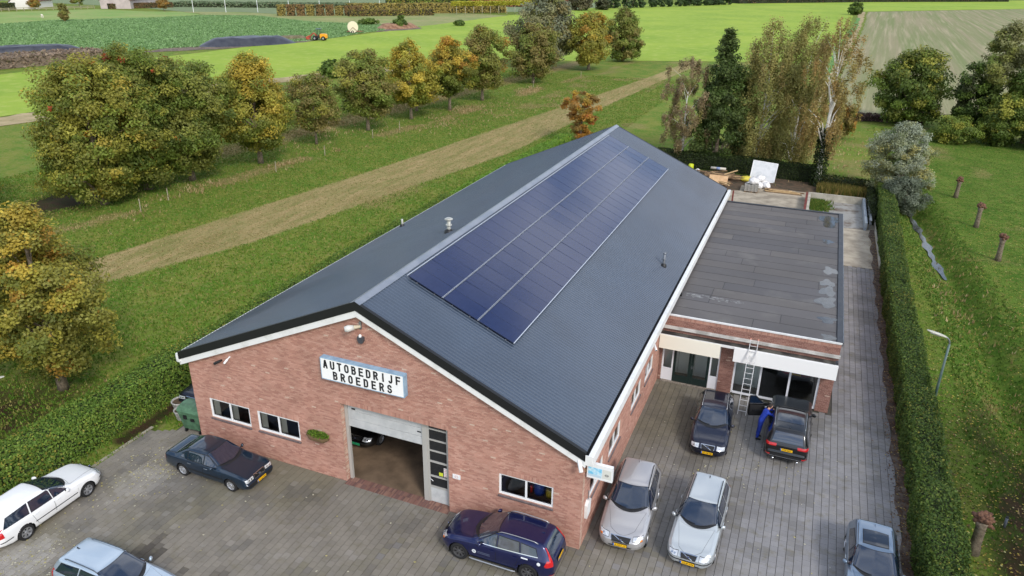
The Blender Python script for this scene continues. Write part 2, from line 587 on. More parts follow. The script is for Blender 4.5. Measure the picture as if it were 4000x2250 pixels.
BRIGHT = field_mat('pasture_grass', rgb(148, 168, 66), rgb(130, 156, 60), rgb(164, 174, 90), s1=0.035, s2=0.35)
BEET = field_mat('crop_leaves', rgb(112, 142, 88), rgb(124, 152, 98), rgb(98, 126, 78), s1=0.5, s2=1.2, bump=1.0)
STUB = field_mat('stubble', rgb(144, 136, 106), rgb(120, 128, 84), rgb(168, 158, 128), stripe=0.06, srot=R(3), s1=0.35, s2=0.8, smix=0.0)
PALE = field_mat('rough_grass', rgb(128, 140, 84), rgb(150, 146, 100), rgb(112, 128, 74), s1=0.06, s2=0.5)
PADDOCK = field_mat('paddock_grass', rgb(118, 150, 78), rgb(140, 154, 92), rgb(150, 142, 96), s1=0.05, s2=0.5)
DIRT = field_mat('dirt_track', rgb(120, 106, 92), rgb(96, 86, 78), rgb(150, 138, 120), s1=0.3, s2=1.0)
TAN = field_mat('dry_bank_grass', rgb(176, 158, 124), rgb(150, 136, 100), rgb(120, 122, 76), s1=0.2, s2=0.7)
NURS = field_mat('nursery_ground', rgb(112, 128, 92), rgb(128, 138, 104), rgb(96, 112, 78), s1=0.2, s2=1.0)

sheet('pasture', [(-138, 60), (-136, 92), (-133, 121), (-132, 146), (-127, 165), (-128, 197), (-129, 233), (-129, 322), (-117, 372), (-114, 463), (-74, 512), (-30, 590), (150, 760), (400, 1000), (400, 620), (128, 579), (30, 474), (24, 430), (19, 250), (16, 182),
                 (-13, 172), (-25, 166.5), (-38, 158), (-70, 150), (-80, 118), (-84, 104), (-90, 92), (-93, 55), (-97, 30), (-120, 30)], 0.03, BRIGHT, 0.5, 2, 8)
sheet('crop_field', [(-162, 60), (-158, 110), (-147, 134), (-141, 146), (-131, 160), (-128, 178), (-131, 200), (-131, 216), (-145, 240), (-167, 237), (-180, 238), (-221, 257), (-242, 248), (-246, 223), (-256, 207), (-265, 192), (-262, 169), (-290, 120), (-290, 60)], 0.036, BEET, 0.6, 3, 6)
sheet('stubble_field', [(16.5, 108), (60, 124), (200, 200), (400, 400), (400, 600), (128, 576), (32, 470), (27, 330), (21.4, 218)], 0.036, STUB, 0.4, 4, 8)
sheet('paddock', [(-262, 168.5), (-265.5, 192), (-256, 207.5), (-246.5, 223.5), (-241.7, 248), (-270, 262), (-285, 256), (-318, 257), (-330, 216), (-360, 180), (-340, 130), (-290, 120)], 0.042, PADDOCK, 0.5, 5, 6)
sheet('rough_strip', [(-241, 249), (-221, 258), (-180, 239), (-167, 238), (-145, 241), (-129, 235), (-128, 322), (-160, 330), (-215, 270), (-247, 275), (-270, 263)], 0.039, PALE, 0.8, 6, 6)
sheet('nursery_field', [(-270, 264), (-246, 276), (-214, 272), (-160, 332), (-117, 374), (-114, 465), (-200, 560), (-500, 560), (-500, 300), (-320, 280)], 0.033, NURS, 0.8, 7, 10)
sheet('dirt_track', [(-145, 122), (-148, 133), (-142, 147), (-137, 187), (-128, 176), (-127, 165), (-130, 158), (-134.5, 139)], 0.045, DIRT, 0.6, 8, 2)
sheet('dirt_patch', [(-129, 208), (-137, 222), (-137, 238), (-128, 236), (-122, 228)], 0.045, DIRT, 0.8, 9, 2)
sheet('bank_strip', [(-97, 30), (-93, 55), (-90, 92), (-84, 104), (-80, 118), (-70, 150), (-62, 147), (-72, 116), (-78, 102), (-83, 90), (-86, 55), (-90, 30)], 0.034, TAN, 0.7, 10, 2)
sheet('ditch_verge', [(16, 112), (20.5, 218), (26, 330), (31, 470), (27.5, 470), (23.5, 330), (18.4, 218), (13, 112)], 0.041, TAN, 0.5, 11, 3)
sheet('verge_grass', [(14.5, 112), (19.6, 240), (24.6, 330), (27, 400), (25.4, 400), (22.8, 330), (17.6, 240), (12.8, 112)], 0.045, field_mat('verge_green', rgb(86, 130, 70), rgb(100, 140, 80), rgb(120, 140, 80)), 0.5, 12, 3)

# crop leaves on the beet field: low tufts nobody could count
def point_in_poly(x, y, poly):
    inside = np.zeros(x.shape, bool); j = len(poly) - 1
    for i in range(len(poly)):
        xi, yi = poly[i]; xj, yj = poly[j]
        c = ((yi > y) != (yj > y)) & (x < (xj - xi) * (y - yi) / (yj - yi + 1e-12) + xi)
        inside ^= c; j = i
    return inside


_C = np.array(CAM_POS); _r = np.array(r2); _u = np.array(u2); _f = np.array(fw)


def in_view(X, Y, Zv=0.0, margin=350):
    """inside the picture, with a margin in photo pixels (keeps the scene complete a step to the side)"""
    P = np.stack([X - _C[0], Y - _C[1], np.zeros_like(X) + Zv - _C[2]], -1)
    d = P @ _f
    px = 2000 + FPX * (P @ _r) / d; py = 1125 - FPX * (P @ _u) / d
    return (d > 1) & (px > -margin) & (px < 4000 + margin) & (py > -margin) & (py < 2250 + margin)


def tufts(name, X, Y, Zt, H, W, cols, mat=GRASS, blades=2, lean=0.45):
    """grass tufts: a few leaning triangles per point, one mesh"""
    N = len(X); VV = []; CC = []
    for b in range(blades):
        a = RNG.uniform(0, 2 * np.pi, N)
        h = H * RNG.uniform(0.6, 1.2, N); w = W * RNG.uniform(0.7, 1.3, N)
        ox = X + RNG.normal(0, 1, N) * W * 0.7; oy = Y + RNG.normal(0, 1, N) * W * 0.7
        dx, dy = np.cos(a), np.sin(a)
        la = RNG.uniform(0, 2 * np.pi, N); ll = h * lean * RNG.uniform(0.2, 1.4, N)
        p0 = np.stack([ox - dx * w / 2, oy - dy * w / 2, Zt], -1)
        p1 = np.stack([ox + dx * w / 2, oy + dy * w / 2, Zt], -1)
        p2 = np.stack([ox + np.cos(la) * ll, oy + np.sin(la) * ll, Zt + h], -1)
        VV.append(np.stack([p0, p1, p2], 1)); CC.append(cols * RNG.uniform(0.75, 1.25, (N, 1)))
    V = np.concatenate(VV).reshape(-1, 3); C = np.concatenate(CC)
    F = np.arange(len(V)).reshape(-1, 3)
    return tag(np_mesh(name, V, F, mat, C), kind='stuff')


def pick(n, cols, w):
    return np.array(cols)[RNG.choice(len(cols), n, p=np.array(w) / sum(w))]


# beet leaves
n = 90000
x = RNG.uniform(-290, -125, n); y = RNG.uniform(62, 256, n)
poly = [(-162, 60), (-158, 110), (-147, 134), (-141, 146), (-131, 160), (-128, 178), (-131, 200), (-131, 216), (-145, 240), (-167, 237), (-180, 238), (-221, 257), (-242, 248), (-246, 223), (-256, 207), (-265, 192), (-262, 169), (-290, 120), (-290, 60)]
k = point_in_poly(x, y, poly) & in_view(x, y)
x, y = x[k], y[k]
o = tufts('crop_plants', x, y, np.full(len(x), 0.03), 0.32, 0.75, pick(len(x), [rgb(122, 154, 96), rgb(138, 168, 114), rgb(104, 136, 82)], [4, 3, 3]), blades=2, lean=1.0)
tag(o, 'low leafy green crop plants covering the far field', 'crop')

# meadow grass (left), ditch and lawn grass (right)
n = 230000
x = RNG.uniform(-62, -9.5, n); y = -16 + 150 * RNG.uniform(0, 1, n) ** 1.7
k = in_view(x, y) & ~in_lot(x, y)
x, y = x[k], y[k]
mm = mown_mask(x, y) + RNG.normal(0, 0.15, len(x)); dm = dry_mask(x, y) + RNG.normal(0, 0.12, len(x)); sm = soil_mask(x, y)
c = pick(len(x), [rgb(84, 120, 36), rgb(106, 130, 46), rgb(126, 132, 60), rgb(154, 144, 84)], [5, 5, 3, 1.6])
c[mm > 0.5] = pick(int((mm > 0.5).sum()), [rgb(160, 142, 98), rgb(140, 132, 84), rgb(122, 126, 70), rgb(174, 156, 114)], [4, 3, 2, 2])
c[dm > 0.45] = pick(int((dm > 0.45).sum()), [rgb(156, 140, 94), rgb(122, 124, 66), rgb(168, 152, 108)], [4, 5, 2])
h = np.where(mm > 0.5, 0.06, 0.13) * (1 + 0.5 * np.clip(dm - 0.3, 0, 1))
kk = sm < 0.75
o = tufts('meadow_grass', x[kk], y[kk], ground_z(x[kk], y[kk]), h[kk], 0.09, c[kk], blades=2)
tag(o, 'green and straw coloured meadow grass left of the garage', 'grass')
n = 110000
x = RNG.uniform(22.9, 48, n); y = -2 + 100 * RNG.uniform(0, 1, n) ** 1.3
k = in_view(x, y)
x, y = x[k], y[k]
xc = np.interp(y, DITCH_Y, DITCH_X); dd = np.abs(x - xc)
long = dd < 2.6
dm = dry_mask(x, y) + RNG.normal(0, 0.12, len(x)); sm = soil_mask(x, y)
c = pick(len(x), [rgb(70, 102, 32), rgb(90, 116, 42), rgb(106, 122, 50), rgb(140, 132, 80)], [5, 5, 3, 0.8])
c[dm > 0.5] = pick(int((dm > 0.5).sum()), [rgb(150, 128, 78), rgb(120, 112, 60)], [3, 3])
kk = ((sm + RNG.normal(0, 0.12, len(x))) < 0.62) & ~((dd < 0.42) & (y > 38))
h = np.where(long, 0.15, 0.05)
o = tufts('lawn_grass', x[kk], y[kk], ground_z(x[kk], y[kk]), h[kk], np.where(long, 0.065, 0.06)[kk], c[kk], blades=2)
tag(o, 'green lawn and ditch grass right of the long hedge', 'grass')
# tall dry grass clumps along the tree row and by the hedge
xs_, ys_ = [], []
for cx, cy, sx, sy, cnt in [(-40.4, 33, 1.2, 2.5, 260), (-39.2, 43, 0.7, 1.6, 420), (-38.9, 52, 1.2, 2.5, 220), (-38, 60, 1.3, 3, 260), (-36, 73, 1.8, 3, 380), (-33, 80, 3, 6, 380), (-30, 95, 3, 8, 300),
                            (-36, 86, 1.5, 2, 600), (-34.5, 108, 1.0, 3, 700), (-16.2, 2.8, 0.5, 1.0, 420), (-15.9, 6.5, 0.4, 0.9, 260), (-25, 108, 2.5, 9, 300), (-40.5, 25, 1.1, 3, 220), (-47, 62, 2.5, 8, 900), (-49, 78, 2.5, 9, 1100),
                            (14, 78, 5, 8, 900), (19, 62, 1.5, 1.2, 700), (26.2, 36, 1.0, 6, 140), (28.5, 18, 1.5, 6, 80)]:
    xs_.append(RNG.normal(cx, sx, cnt)); ys_.append(RNG.normal(cy, sy, cnt))
x = np.concatenate(xs_); y = np.concatenate(ys_)
k = ~in_lot(x, y) & ((x > -20) | (fnoise(x, y, 0.35, 8) > 0.5)); x, y = x[k], y[k]
o = tufts('tall_dry_grass', x, y, ground_z(x, y), 0.30, 0.09, pick(len(x), [rgb(180, 154, 112), rgb(160, 136, 92), rgb(196, 174, 134), rgb(130, 124, 72)], [4, 3, 2, 3]), blades=2, lean=0.35)
tag(o, 'tall straw coloured dry grass in clumps along the trees', 'dry grass')

# stream in the ditch
WATER = M('stream_water', rgb(70, 76, 74), 0.10, c2=rgb(50, 52, 46), scale=3.0, spec=0.8, bump=0.15, bscale=8)
ys_ = np.linspace(39.3, 60, 42)
mb = MB()
prev = None
for i, yy in enumerate(ys_):
    xc = float(np.interp(yy, DITCH_Y, DITCH_X)); hw_ = max(0.05, 0.24 + 0.20 * math.sin(yy * 1.9) * math.sin(yy * 0.7))
    if yy < 40.5: hw_ *= 0.55
    row = [(xc - hw_, yy, -0.88), (xc + hw_, yy, -0.88)]
    if prev: mb.face([prev[0], prev[1], row[1], row[0]])
    prev = row
o = mb.build('stream', WATER)
tag(o, kind='structure')

# ------------------------------------------------------------------ paving
BED = M('paving_bed', rgb(78, 74, 66), 0.95, c2=rgb(68, 68, 54), scale=2.5)
sheet('paving_bed', [(-12.0, -16), (21.2, -16), (21.2, 37.2), (9.0, 37.2), (9.0, 0.4), (-9.2, 0.4), (-9.2, 1.2), (-10.9, 1.2), (-10.9, 0.1), (-12.0, -0.4)], -0.034, BED)


PAVE_STAINS = [(-5.6, -6.3, 0.75, 0.75), (-5.9, -5.7, 0.4, 0.6), (-3.7, -6.6, 0.3, 0.6), (-2.3, -6.3, 0.6, 0.45), (-9.7, -8.6, 1.6, -0.5), (-9.3, -3.4, 1.3, -0.25), (-1.8, -1.6, 1.6, 0.18), (3, -1.5, 1.8, 0.12), (15.5, 5.5, 1.2, 0.15), (12.4, 7.4, 1.0, 0.35)]


def paver_colors(x, y):
    n1 = fnoise(x, y, 0.22, 41); n2 = fnoise(x, y, 0.75, 43); n3 = RNG.uniform(0, 1, len(x))
    right = sstep(8.5, 15, x) * (0.4 + 0.6 * sstep(-4, 3, y))
    warm = np.array(rgb(134, 128, 117)); grey = np.array(rgb(142, 140, 140)); moss = np.array(rgb(114, 109, 86)); dark = np.array(rgb(104, 101, 96)); pale = np.array(rgb(154, 150, 143))
    c = warm[None] * (1 - right[:, None]) + grey[None] * right[:, None]
    mk = (sstep(0.5, 0.68, n1) * (1 - 0.75 * right))[:, None]
    c = c * (1 - mk * 0.6) + moss[None] * mk * 0.6
    dk = (sstep(0.55, 0.72, n2) * 0.55)[:, None]
    c = c * (1 - dk) + dark[None] * dk
    pk = (sstep(0.90, 0.98, n3) * 0.3)[:, None]
    c = c * (1 - pk) + pale[None] * pk
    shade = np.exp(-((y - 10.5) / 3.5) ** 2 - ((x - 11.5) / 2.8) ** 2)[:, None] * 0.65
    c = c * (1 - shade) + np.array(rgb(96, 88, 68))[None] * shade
    for sx, sy, sr, sk in PAVE_STAINS:
        d_ = np.hypot(x - sx, y - sy) / sr + 0.7 * (fnoise(x, y, 1.6, 51) - 0.5)
        k_ = (sstep(1.0, 0.45, d_) * abs(sk))[:, None]
        c = c * (1 - k_) + np.array(rgb(62, 56, 50) if sk > 0 else rgb(178, 174, 166))[None] * k_
    c = c * 0.86 * RNG.uniform(0.93, 1.07, (len(x), 1))
    return c


PAVER = M('concrete_paver', (0.2, 0.2, 0.2), 0.85, attr=True, var=0.12, scale=2.2, bump=0.3, bscale=60, bdist=0.003, c2=rgb(112, 106, 88), lo=0.52, hi=0.8)
S = 0.3
gx = np.arange(-12.0 + S / 2, 21.1, S); gy = np.arange(-13, 37.0, S)
X, Y = np.meshgrid(gx, gy, indexing='ij')
Y = Y + (np.arange(len(gx)) % 2 * S / 2)[:, None]
X = X.ravel(); Y = Y.ravel()
keep = (Y < 0.21) | ((X > 9.4) & (Y < 14.3)) | ((X > 18.25) & (X < 21.0) & (Y < 36.9)) | ((X > -10.9) & (X < -9.4) & (Y < 1.1))
keep &= in_view(X, Y, 0, 900)
keep &= ~((X < -9.3) & (Y > -0.4 + (X + 12) * 0.5) & (X < -10.9))
X, Y = X[keep], Y[keep]
dist = (X - CAM_POS[0]) ** 2 + (Y - CAM_POS[1]) ** 2
seen = in_view(X, Y, 0, -5)
order = np.argsort(np.where(seen, dist, 1e9))
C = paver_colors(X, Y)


def paver_verts(x, y, z, tx, ty):
    v = []
    for hx, hy, zz in ((S / 2 - 0.006, S / 2 - 0.002, -0.012), (S / 2 - 0.010, S / 2 - 0.004, 0.0)):
        for a, b in ((-1, -1), (1, -1), (1, 1), (-1, 1)):
            v.append((x + a * hx, y + b * hy, z + zz + tx * a * hx + ty * b * hy))
    return v


PF = [(4, 5, 6, 7), (0, 1, 5, 4), (1, 2, 6, 5), (2, 3, 7, 6), (3, 0, 4, 7)]
pave = bpy.data.objects.new('paving', None); COL.objects.link(pave); tag(pave, kind='structure')
pm = []
for q in range(24):
    m_ = MB(); cc = C[order[q * 12]] * (0.96 + 0.08 * (q % 5) / 4)
    m_.add(paver_verts(0, 0, 0, random.uniform(-0.005, 0.005), random.uniform(-0.005, 0.005)), PF, tuple(cc))
    me = m_.mesh('paving_stone'); me.materials.append(PAVER); pm.append((cc, me))
pmc = np.array([p_[0] for p_ in pm])
for i in order[:300]:
    q = int(np.argmin(((pmc - C[i]) ** 2).sum(1) + RNG.uniform(0, 0.004, len(pm))))
    o = bpy.data.objects.new('paving_stone', pm[q][1]); COL.objects.link(o); o.parent = pave
    o.location = (X[i], Y[i], float(RNG.uniform(-0.004, 0.002)))
rest = order[300:]
VV = []
for i in rest:
    VV.extend(paver_verts(X[i], Y[i], random.uniform(-0.003, 0.001), random.uniform(-0.006, 0.006), random.uniform(-0.006, 0.006)))
V = np.array(VV); F = (np.arange(len(rest))[:, None, None] * 8 + np.array(PF)[None]).reshape(-1, 4)
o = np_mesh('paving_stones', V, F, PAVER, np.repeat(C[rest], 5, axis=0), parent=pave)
tag(o, kind='stuff')

# concrete yard behind and beside the flat-roofed annex
CONC = M('yard_concrete', rgb(176, 165, 146), 0.9, c2=rgb(142, 132, 116), scale=0.8, bump=0.2, bscale=25, bdist=0.006, var=0.1, stretch=(1, 1, 1))
mb = MB(); mb.box(9.0, 21.5, 37.02, 57.4, -0.3, 0.004); mb.box(5.5, 9.0, 38.3, 57.0, -0.3, 0.004); mb.box(18.3, 21.4, 36.95, 37.02, -0.3, 0.003)
o = mb.build('concrete_yard', CONC); tag(o, kind='structure')
SOIL = M('soil', rgb(96, 76, 58), 0.95, c2=rgb(66, 58, 42), scale=1.5, bump=0.5, bscale=12)
sheet('soil_strip', [(9, 57.4), (15.5, 57.4), (21.5, 57.4), (21.4, 61.5), (9, 61.8), (-2, 62.5), (-2, 55), (9, 55)], 0.012, SOIL, 0.2, 5, 1)
# kerb row on the left edge of the yard
KERB = M('kerb_concrete', rgb(160, 154, 138), 0.9, c2=rgb(112, 110, 84), scale=3)
kb = thing('kerb', 'row of weathered concrete kerb stones along the left grass verge', 'kerb', (-12.1, -8, 0))
me = None
for q in range(16):
    if me is None:
        mb = MB(); mb.box(-0.07, 0.07, 0.01, 0.98, -0.15, 0.02); me = mb.mesh('kerb_stone'); me.materials.append(KERB)
    o = bpy.data.objects.new('kerb_stone', me); COL.objects.link(o); o.parent = kb
    o.location = (random.uniform(-0.02, 0.02), -8 + q * 1.0, random.uniform(-0.01, 0.01)); o.rotation_euler = (0, 0, random.uniform(-0.015, 0.015))
# soil strip with leaves along the right hedge
mb = MB()
for q in range(60):
    y0, y1 = -13 + q, -12 + q
    a = 20.95 + 0.12 * math.sin(q * 1.7); b_ = 20.95 + 0.12 * math.sin((q + 1) * 1.7)
    mb.face([(a, y0, 0.006), (22.0, y0, 0.006), (22.0, y1, 0.006), (b_, y1, 0.006)])
o = mb.build('hedge_bed', M('leafy_soil', rgb(70, 54, 44), 0.95, c2=rgb(104, 92, 82), scale=2.2, bump=0.5, bscale=18)); tag(o, kind='structure')


def fallen(name, X, Y, Zf, size, cols, label):
    N = len(X)
    a = RNG.uniform(0, 2 * np.pi, N); s = size * RNG.uniform(0.6, 1.3, N)
    t = RNG.uniform(-0.35, 0.35, (N, 2))
    P = []
    for k_, (u, v) in enumerate(((-1, 0), (0, -0.7), (1, 0), (0, 0.7))):
        dx = (u * np.cos(a) - v * np.sin(a)) * s; dy = (u * np.sin(a) + v * np.cos(a)) * s
        P.append(np.stack([X + dx, Y + dy, Zf + 0.012 + np.abs(dx * t[:, 0] + dy * t[:, 1])], -1))
    V = np.stack(P, 1).reshape(-1, 3)
    o = np_mesh(name, V, np.arange(len(V)).reshape(-1, 4), LEAF, cols * RNG.uniform(0.8, 1.2, (N, 1)))
    tag(o, label, 'leaves', kind='stuff')


yel = [rgb(206, 186, 84), rgb(190, 160, 70), rgb(168, 124, 66), rgb(214, 204, 140)]
n = 5200
x = RNG.uniform(23.2, 37, n); y = 2 + 52 * RNG.uniform(0, 1, n) ** 1.5
fallen('lawn_leaves', x, y, ground_z(x, y) + 0.05, 0.05, pick(n, yel, [4, 3, 3, 2]), 'small yellow fallen leaves scattered over the right lawn')
n = 4200
x = RNG.uniform(23.0, 36, n); y = 1 + 20 * RNG.uniform(0, 1, n)
fallen('litter_leaves', x, y, ground_z(x, y) + 0.03, 0.05, pick(n, [rgb(120, 92, 60), rgb(150, 120, 76), rgb(96, 72, 50), rgb(196, 176, 90)], [4, 3, 4, 1.5]), 'brown leaf litter under the hedge side at the lower right')
n = 2600
x = 21.45 - np.abs(RNG.normal(0, 0.35, n)); y = RNG.uniform(-6, 46, n)
fallen('verge_leaves', x, y, np.zeros(n), 0.045, pick(n, [rgb(120, 84, 56), rgb(150, 116, 74), rgb(190, 168, 100), rgb(90, 64, 46)], [4, 3, 1.5, 3]), 'brown fallen leaves along the foot of the right hedge')
xs_ = [RNG.uniform(-11.5, 21, 260)]; ys_ = [RNG.uniform(-9, 13, 260)]
for cx, cy, sx, cnt in [(-9.6, -2.6, 0.9, 160), (-9.2, -8.3, 0.9, 190), (-8.6, -1.6, 1.1, 90), (-10.2, -5, 0.8, 50), (14, 8, 1.4, 60)]:
    xs_.append(RNG.normal(cx, sx, cnt)); ys_.append(RNG.normal(cy, sx, cnt))
x = np.concatenate(xs_); y = np.concatenate(ys_)
k = (x > -12) & (x < 21) & ((y < -0.1) | (x > 9.8)); x, y = x[k], y[k]
fallen('pale_leaves', x, y, np.zeros(len(x)), 0.045, pick(len(x), [rgb(206, 202, 178), rgb(178, 172, 140), rgb(196, 186, 120)], [5, 3, 2]), 'pale fallen leaves strewn over the paved yard')
# ------------------------------------------------------------------ garage building
def pixel(px, py, axis, val):
    d = r2 * ((px - 2000) / FPX) - u2 * ((py - 1125) / FPX) + fw
    t = (val - CAM_POS[axis]) / d[axis]
    return Vector(CAM_POS) + d * t


BRICK = M('brick', (0.3, 0.2, 0.15), 0.85, attr=True, var=0.10, scale=3.0, bump=0.3, bscale=90, bdist=0.003)
MORTAR = M('mortar', rgb(196, 170, 152), 0.95, c2=rgb(180, 154, 136), scale=6)
BRICK_COLS = [rgb(180, 134, 117), rgb(172, 126, 110), rgb(186, 141, 124), rgb(166, 120, 105), rgb(182, 138, 121), rgb(190, 148, 131)]


def wall_core(mb, to3, u0, u1, top, openings, thick=0.25, z0=0.0, d0=0.012):
    """solid wall behind the brick faces, cut at the openings; top: function of u"""
    us = sorted(set([u0, u1] + [o[0] for o in openings] + [o[1] for o in openings] + ([TOPBREAK] if u0 < TOPBREAK < u1 else [])))
    for a, b in zip(us[:-1], us[1:]):
        mid = (a + b) / 2
        ops = sorted([(o[2], o[3]) for o in openings if o[0] < mid < o[1]])
        z = z0
        segs = []
        for lo, hi in ops:
            if lo > z + 1e-6: segs.append((z, lo, z, lo))
            z = hi
        segs.append((z, top(a), z, top(b)))
        for za0, za1, zb0, zb1 in segs:
            if za1 <= za0 and zb1 <= zb0: continue
            p = [to3(a, za0, d0), to3(b, zb0, d0), to3(b, zb1, d0), to3(a, za1, d0), to3(a, za0, thick), to3(b, zb0, thick), to3(b, zb1, thick), to3(a, za1, thick)]
            mb.add(p, [(0, 1, 2, 3), (7, 6, 5, 4), (0, 4, 5, 1), (1, 5, 6, 2), (2, 6, 7, 3), (3, 7, 4, 0)])


TOPBREAK = 0.14


def brickwork(part, to3, u0, u1, top, openings, nind=150, z0=0.0, L=0.21, H=0.052, J=0.011, seed=1, cols=None, d0=0.0, d1=0.016):
    """every brick a proud box; the nearest whole ones become separate objects"""
    cols = cols or BRICK_COLS
    rs = random.Random(seed)
    full, cut = [], []
    z = z0 + J / 2; row = 0
    zmax = max(top(u0), top(u1), top(min(max(TOPBREAK, u0), u1)))
    while z < zmax:
        zc = z + H / 2
        free = [(u0, u1)]
        for o in openings:
            if o[2] - 0.005 < zc < o[3] + 0.005:
                nf = []
                for a, b in free:
                    if o[1] <= a or o[0] >= b: nf.append((a, b)); continue
                    if o[0] > a: nf.append((a, o[0]))
                    if o[1] < b: nf.append((o[1], b))
                free = nf
        off = (0, 0.11, 0.04, 0.15)[row % 4]
        for a, b in free:
            k = math.floor((a - off) / (L + J))
            u = off + k * (L + J)
            while u < b:
                ua, ub = max(u, a), min(u + L, b)
                if ub - ua > 0.025 and zc < min(top(ua), top(ub)):
                    (full if ub - ua > L - 0.001 else cut).append((ua, ub, z, z + H))
                u += L + J
        z += H + J; row += 1
    # choose the ones that show largest: nearest to the camera
    def dist(q):
        return (Vector(to3((q[0] + q[1]) / 2, q[2], 0)) - Vector(CAM_POS)).length
    full.sort(key=dist)
    ind, restb = full[:nind], full[nind:] + cut
    meshes = []
    cx = Vector(to3(0, 0, 0)); du = Vector(to3(1, 0, 0)) - cx; dd = Vector(to3(0, 0, 1)) - cx
    F = [(0, 1, 2, 3), (0, 4, 5, 1), (1, 5, 6, 2), (2, 6, 7, 3), (3, 7, 4, 0)]
    for c in cols:
        mb = MB()
        v = []
        for d in (d0, d1):
            for a, b in ((-1, -1), (1, -1), (1, 1), (-1, 1)):
                v.append(du * (a * L / 2) + Vector((0, 0, b * H / 2)) + dd * d)
        mb.add(v, F, c)
        me = mb.mesh('brick'); me.materials.append(BRICK); meshes.append(me)
    for q in ind:
        o = bpy.data.objects.new('brick', rs.choice(meshes)); COL.objects.link(o); o.parent = part
        o.location = Vector(to3((q[0] + q[1]) / 2, (q[2] + q[3]) / 2, rs.uniform(-0.002, 0.002)))
    if restb:
        VV = np.zeros((len(restb) * 8, 3)); CC = np.zeros((len(restb), 3))
        base = np.array(cx); dun = np.array(du); ddn = np.array(dd)
        A = np.array(restb); dj = np.array([rs.uniform(-0.002, 0.002) for _ in restb])
        i = 0
        for d in (d0, d1):
            for ui, zi in ((0, 2), (1, 2), (1, 3), (0, 3)):
                VV[i::8] = base + A[:, ui:ui + 1] * dun + A[:, zi:zi + 1] * np.array([0, 0, 1.0]) + (d + dj)[:, None] * ddn
                i += 1
        n1 = fnoise(A[:, 0], A[:, 2], 0.5, seed)
        for j in range(len(restb)):
            c = np.array(rs.choice(cols)) * (0.94 + 0.12 * n1[j])
            if rs.random() < 0.008: c = np.array(rgb(196, 172, 154))
            CC[j] = c
        FF = (np.arange(len(restb))[:, None, None] * 8 + np.array(F)[None]).reshape(-1, 4)
        o = np_mesh('brickwork', VV, FF, BRICK, np.repeat(CC, 5, axis=0), parent=part)
        tag(o, kind='stuff')


def soldiers(parent, to3, u0, u1, z0, h=0.20, seed=3, proud=-0.004):
    mb = MB(); rs = random.Random(seed); u = u0
    while u < u1 - 0.02:
        b = min(u + 0.052, u1)
        p = [to3(u, z0, proud), to3(b, z0, proud), to3(b, z0 + h, proud), to3(u, z0 + h, proud)]
        q = [to3(u, z0, 0.02), to3(b, z0, 0.02), to3(b, z0 + h, 0.02), to3(u, z0 + h, 0.02)]
        mb.add(p + q, [(0, 1, 2, 3), (0, 4, 5, 1), (1, 5, 6, 2), (2, 6, 7, 3), (3, 7, 4, 0)], tuple(rs.uniform(0.9, 1.1) * np.array(rs.choice(BRICK_COLS))))
        u += 0.063
    o = mb.build('soldier_course', BRICK, parent); tag(o, kind='stuff')


SILL = M('dark_sill', rgb(112, 98, 96), 0.6, c2=rgb(92, 80, 80), scale=8)


def window(parent, to3, u0, u1, z0, z1, panes=2, sill=True, frame=WHITE_CLEAN, fw_=0.075, glass=GLASS, dp=0.035, curtain=False):
    """frame with its panes, sill; window is a part, its pieces sub-parts"""
    mb = MB()

    def bar(a, b, c, d, e0=dp, e1=0.10):
        p = [to3(a, c, e0), to3(b, c, e0), to3(b, d, e0), to3(a, d, e0), to3(a, c, e1), to3(b, c, e1), to3(b, d, e1), to3(a, d, e1)]
        mb.add(p, [(0, 1, 2, 3), (7, 6, 5, 4), (0, 4, 5, 1), (1, 5, 6, 2), (2, 6, 7, 3), (3, 7, 4, 0)])
    bar(u0, u1, z1 - fw_, z1); bar(u0, u1, z0, z0 + fw_)
    bar(u0, u0 + fw_, z0 + fw_, z1 - fw_); bar(u1 - fw_, u1, z0 + fw_, z1 - fw_)
    w = (u1 - u0 - 2 * fw_) / panes
    for k in range(1, panes):
        c = u0 + fw_ + w * k
        bar(c - fw_ * 0.5, c + fw_ * 0.5, z0 + fw_, z1 - fw_, dp + 0.003, 0.097)
    wn = mb.build('window', frame, parent)
    for k in range(panes):
        a = u0 + fw_ + w * k + (fw_ * 0.5 if k else 0); b = u0 + fw_ + w * (k + 1) - (fw_ * 0.5 if k < panes - 1 else 0)
        m2 = MB(); m2.face([to3(a, z0 + fw_, 0.075), to3(b, z0 + fw_, 0.075), to3(b, z1 - fw_, 0.075), to3(a, z1 - fw_, 0.075)])
        m2.build('pane', glass, wn, fix=False)
    if curtain:
        m4 = MB()
        for k in range(panes):
            a = u0 + fw_ + w * k
            m4.face([to3(a, z0, 0.16), to3(a + 0.26, z0, 0.24), to3(a + 0.26, z1, 0.24), to3(a, z1, 0.16)])
        m4.build('blind', MATS['inner_blind'], wn, fix=False)
    if sill:
        m3 = MB(); rs = random.Random(int(u0 * 100)); u = u0 - 0.02
        while u < u1 + 0.02:
            b = min(u + 0.098, u1 + 0.02)
            p = [to3(u, z0 - 0.11, -0.05), to3(b, z0 - 0.11, -0.05), to3(b, z0 - 0.05, -0.05), to3(u, z0 - 0.05, -0.05), to3(u, z0 - 0.11, 0.05), to3(b, z0 - 0.11, 0.05), to3(b, z0 - 0.001, 0.05), to3(u, z0 - 0.001, 0.05)]
            m3.add(p, [(0, 1, 2, 3), (0, 4, 5, 1), (1, 5, 6, 2), (2, 6, 7, 3), (3, 7, 4, 0)])
            u += 0.104
        m3.build('sill', SILL, wn)
    return wn


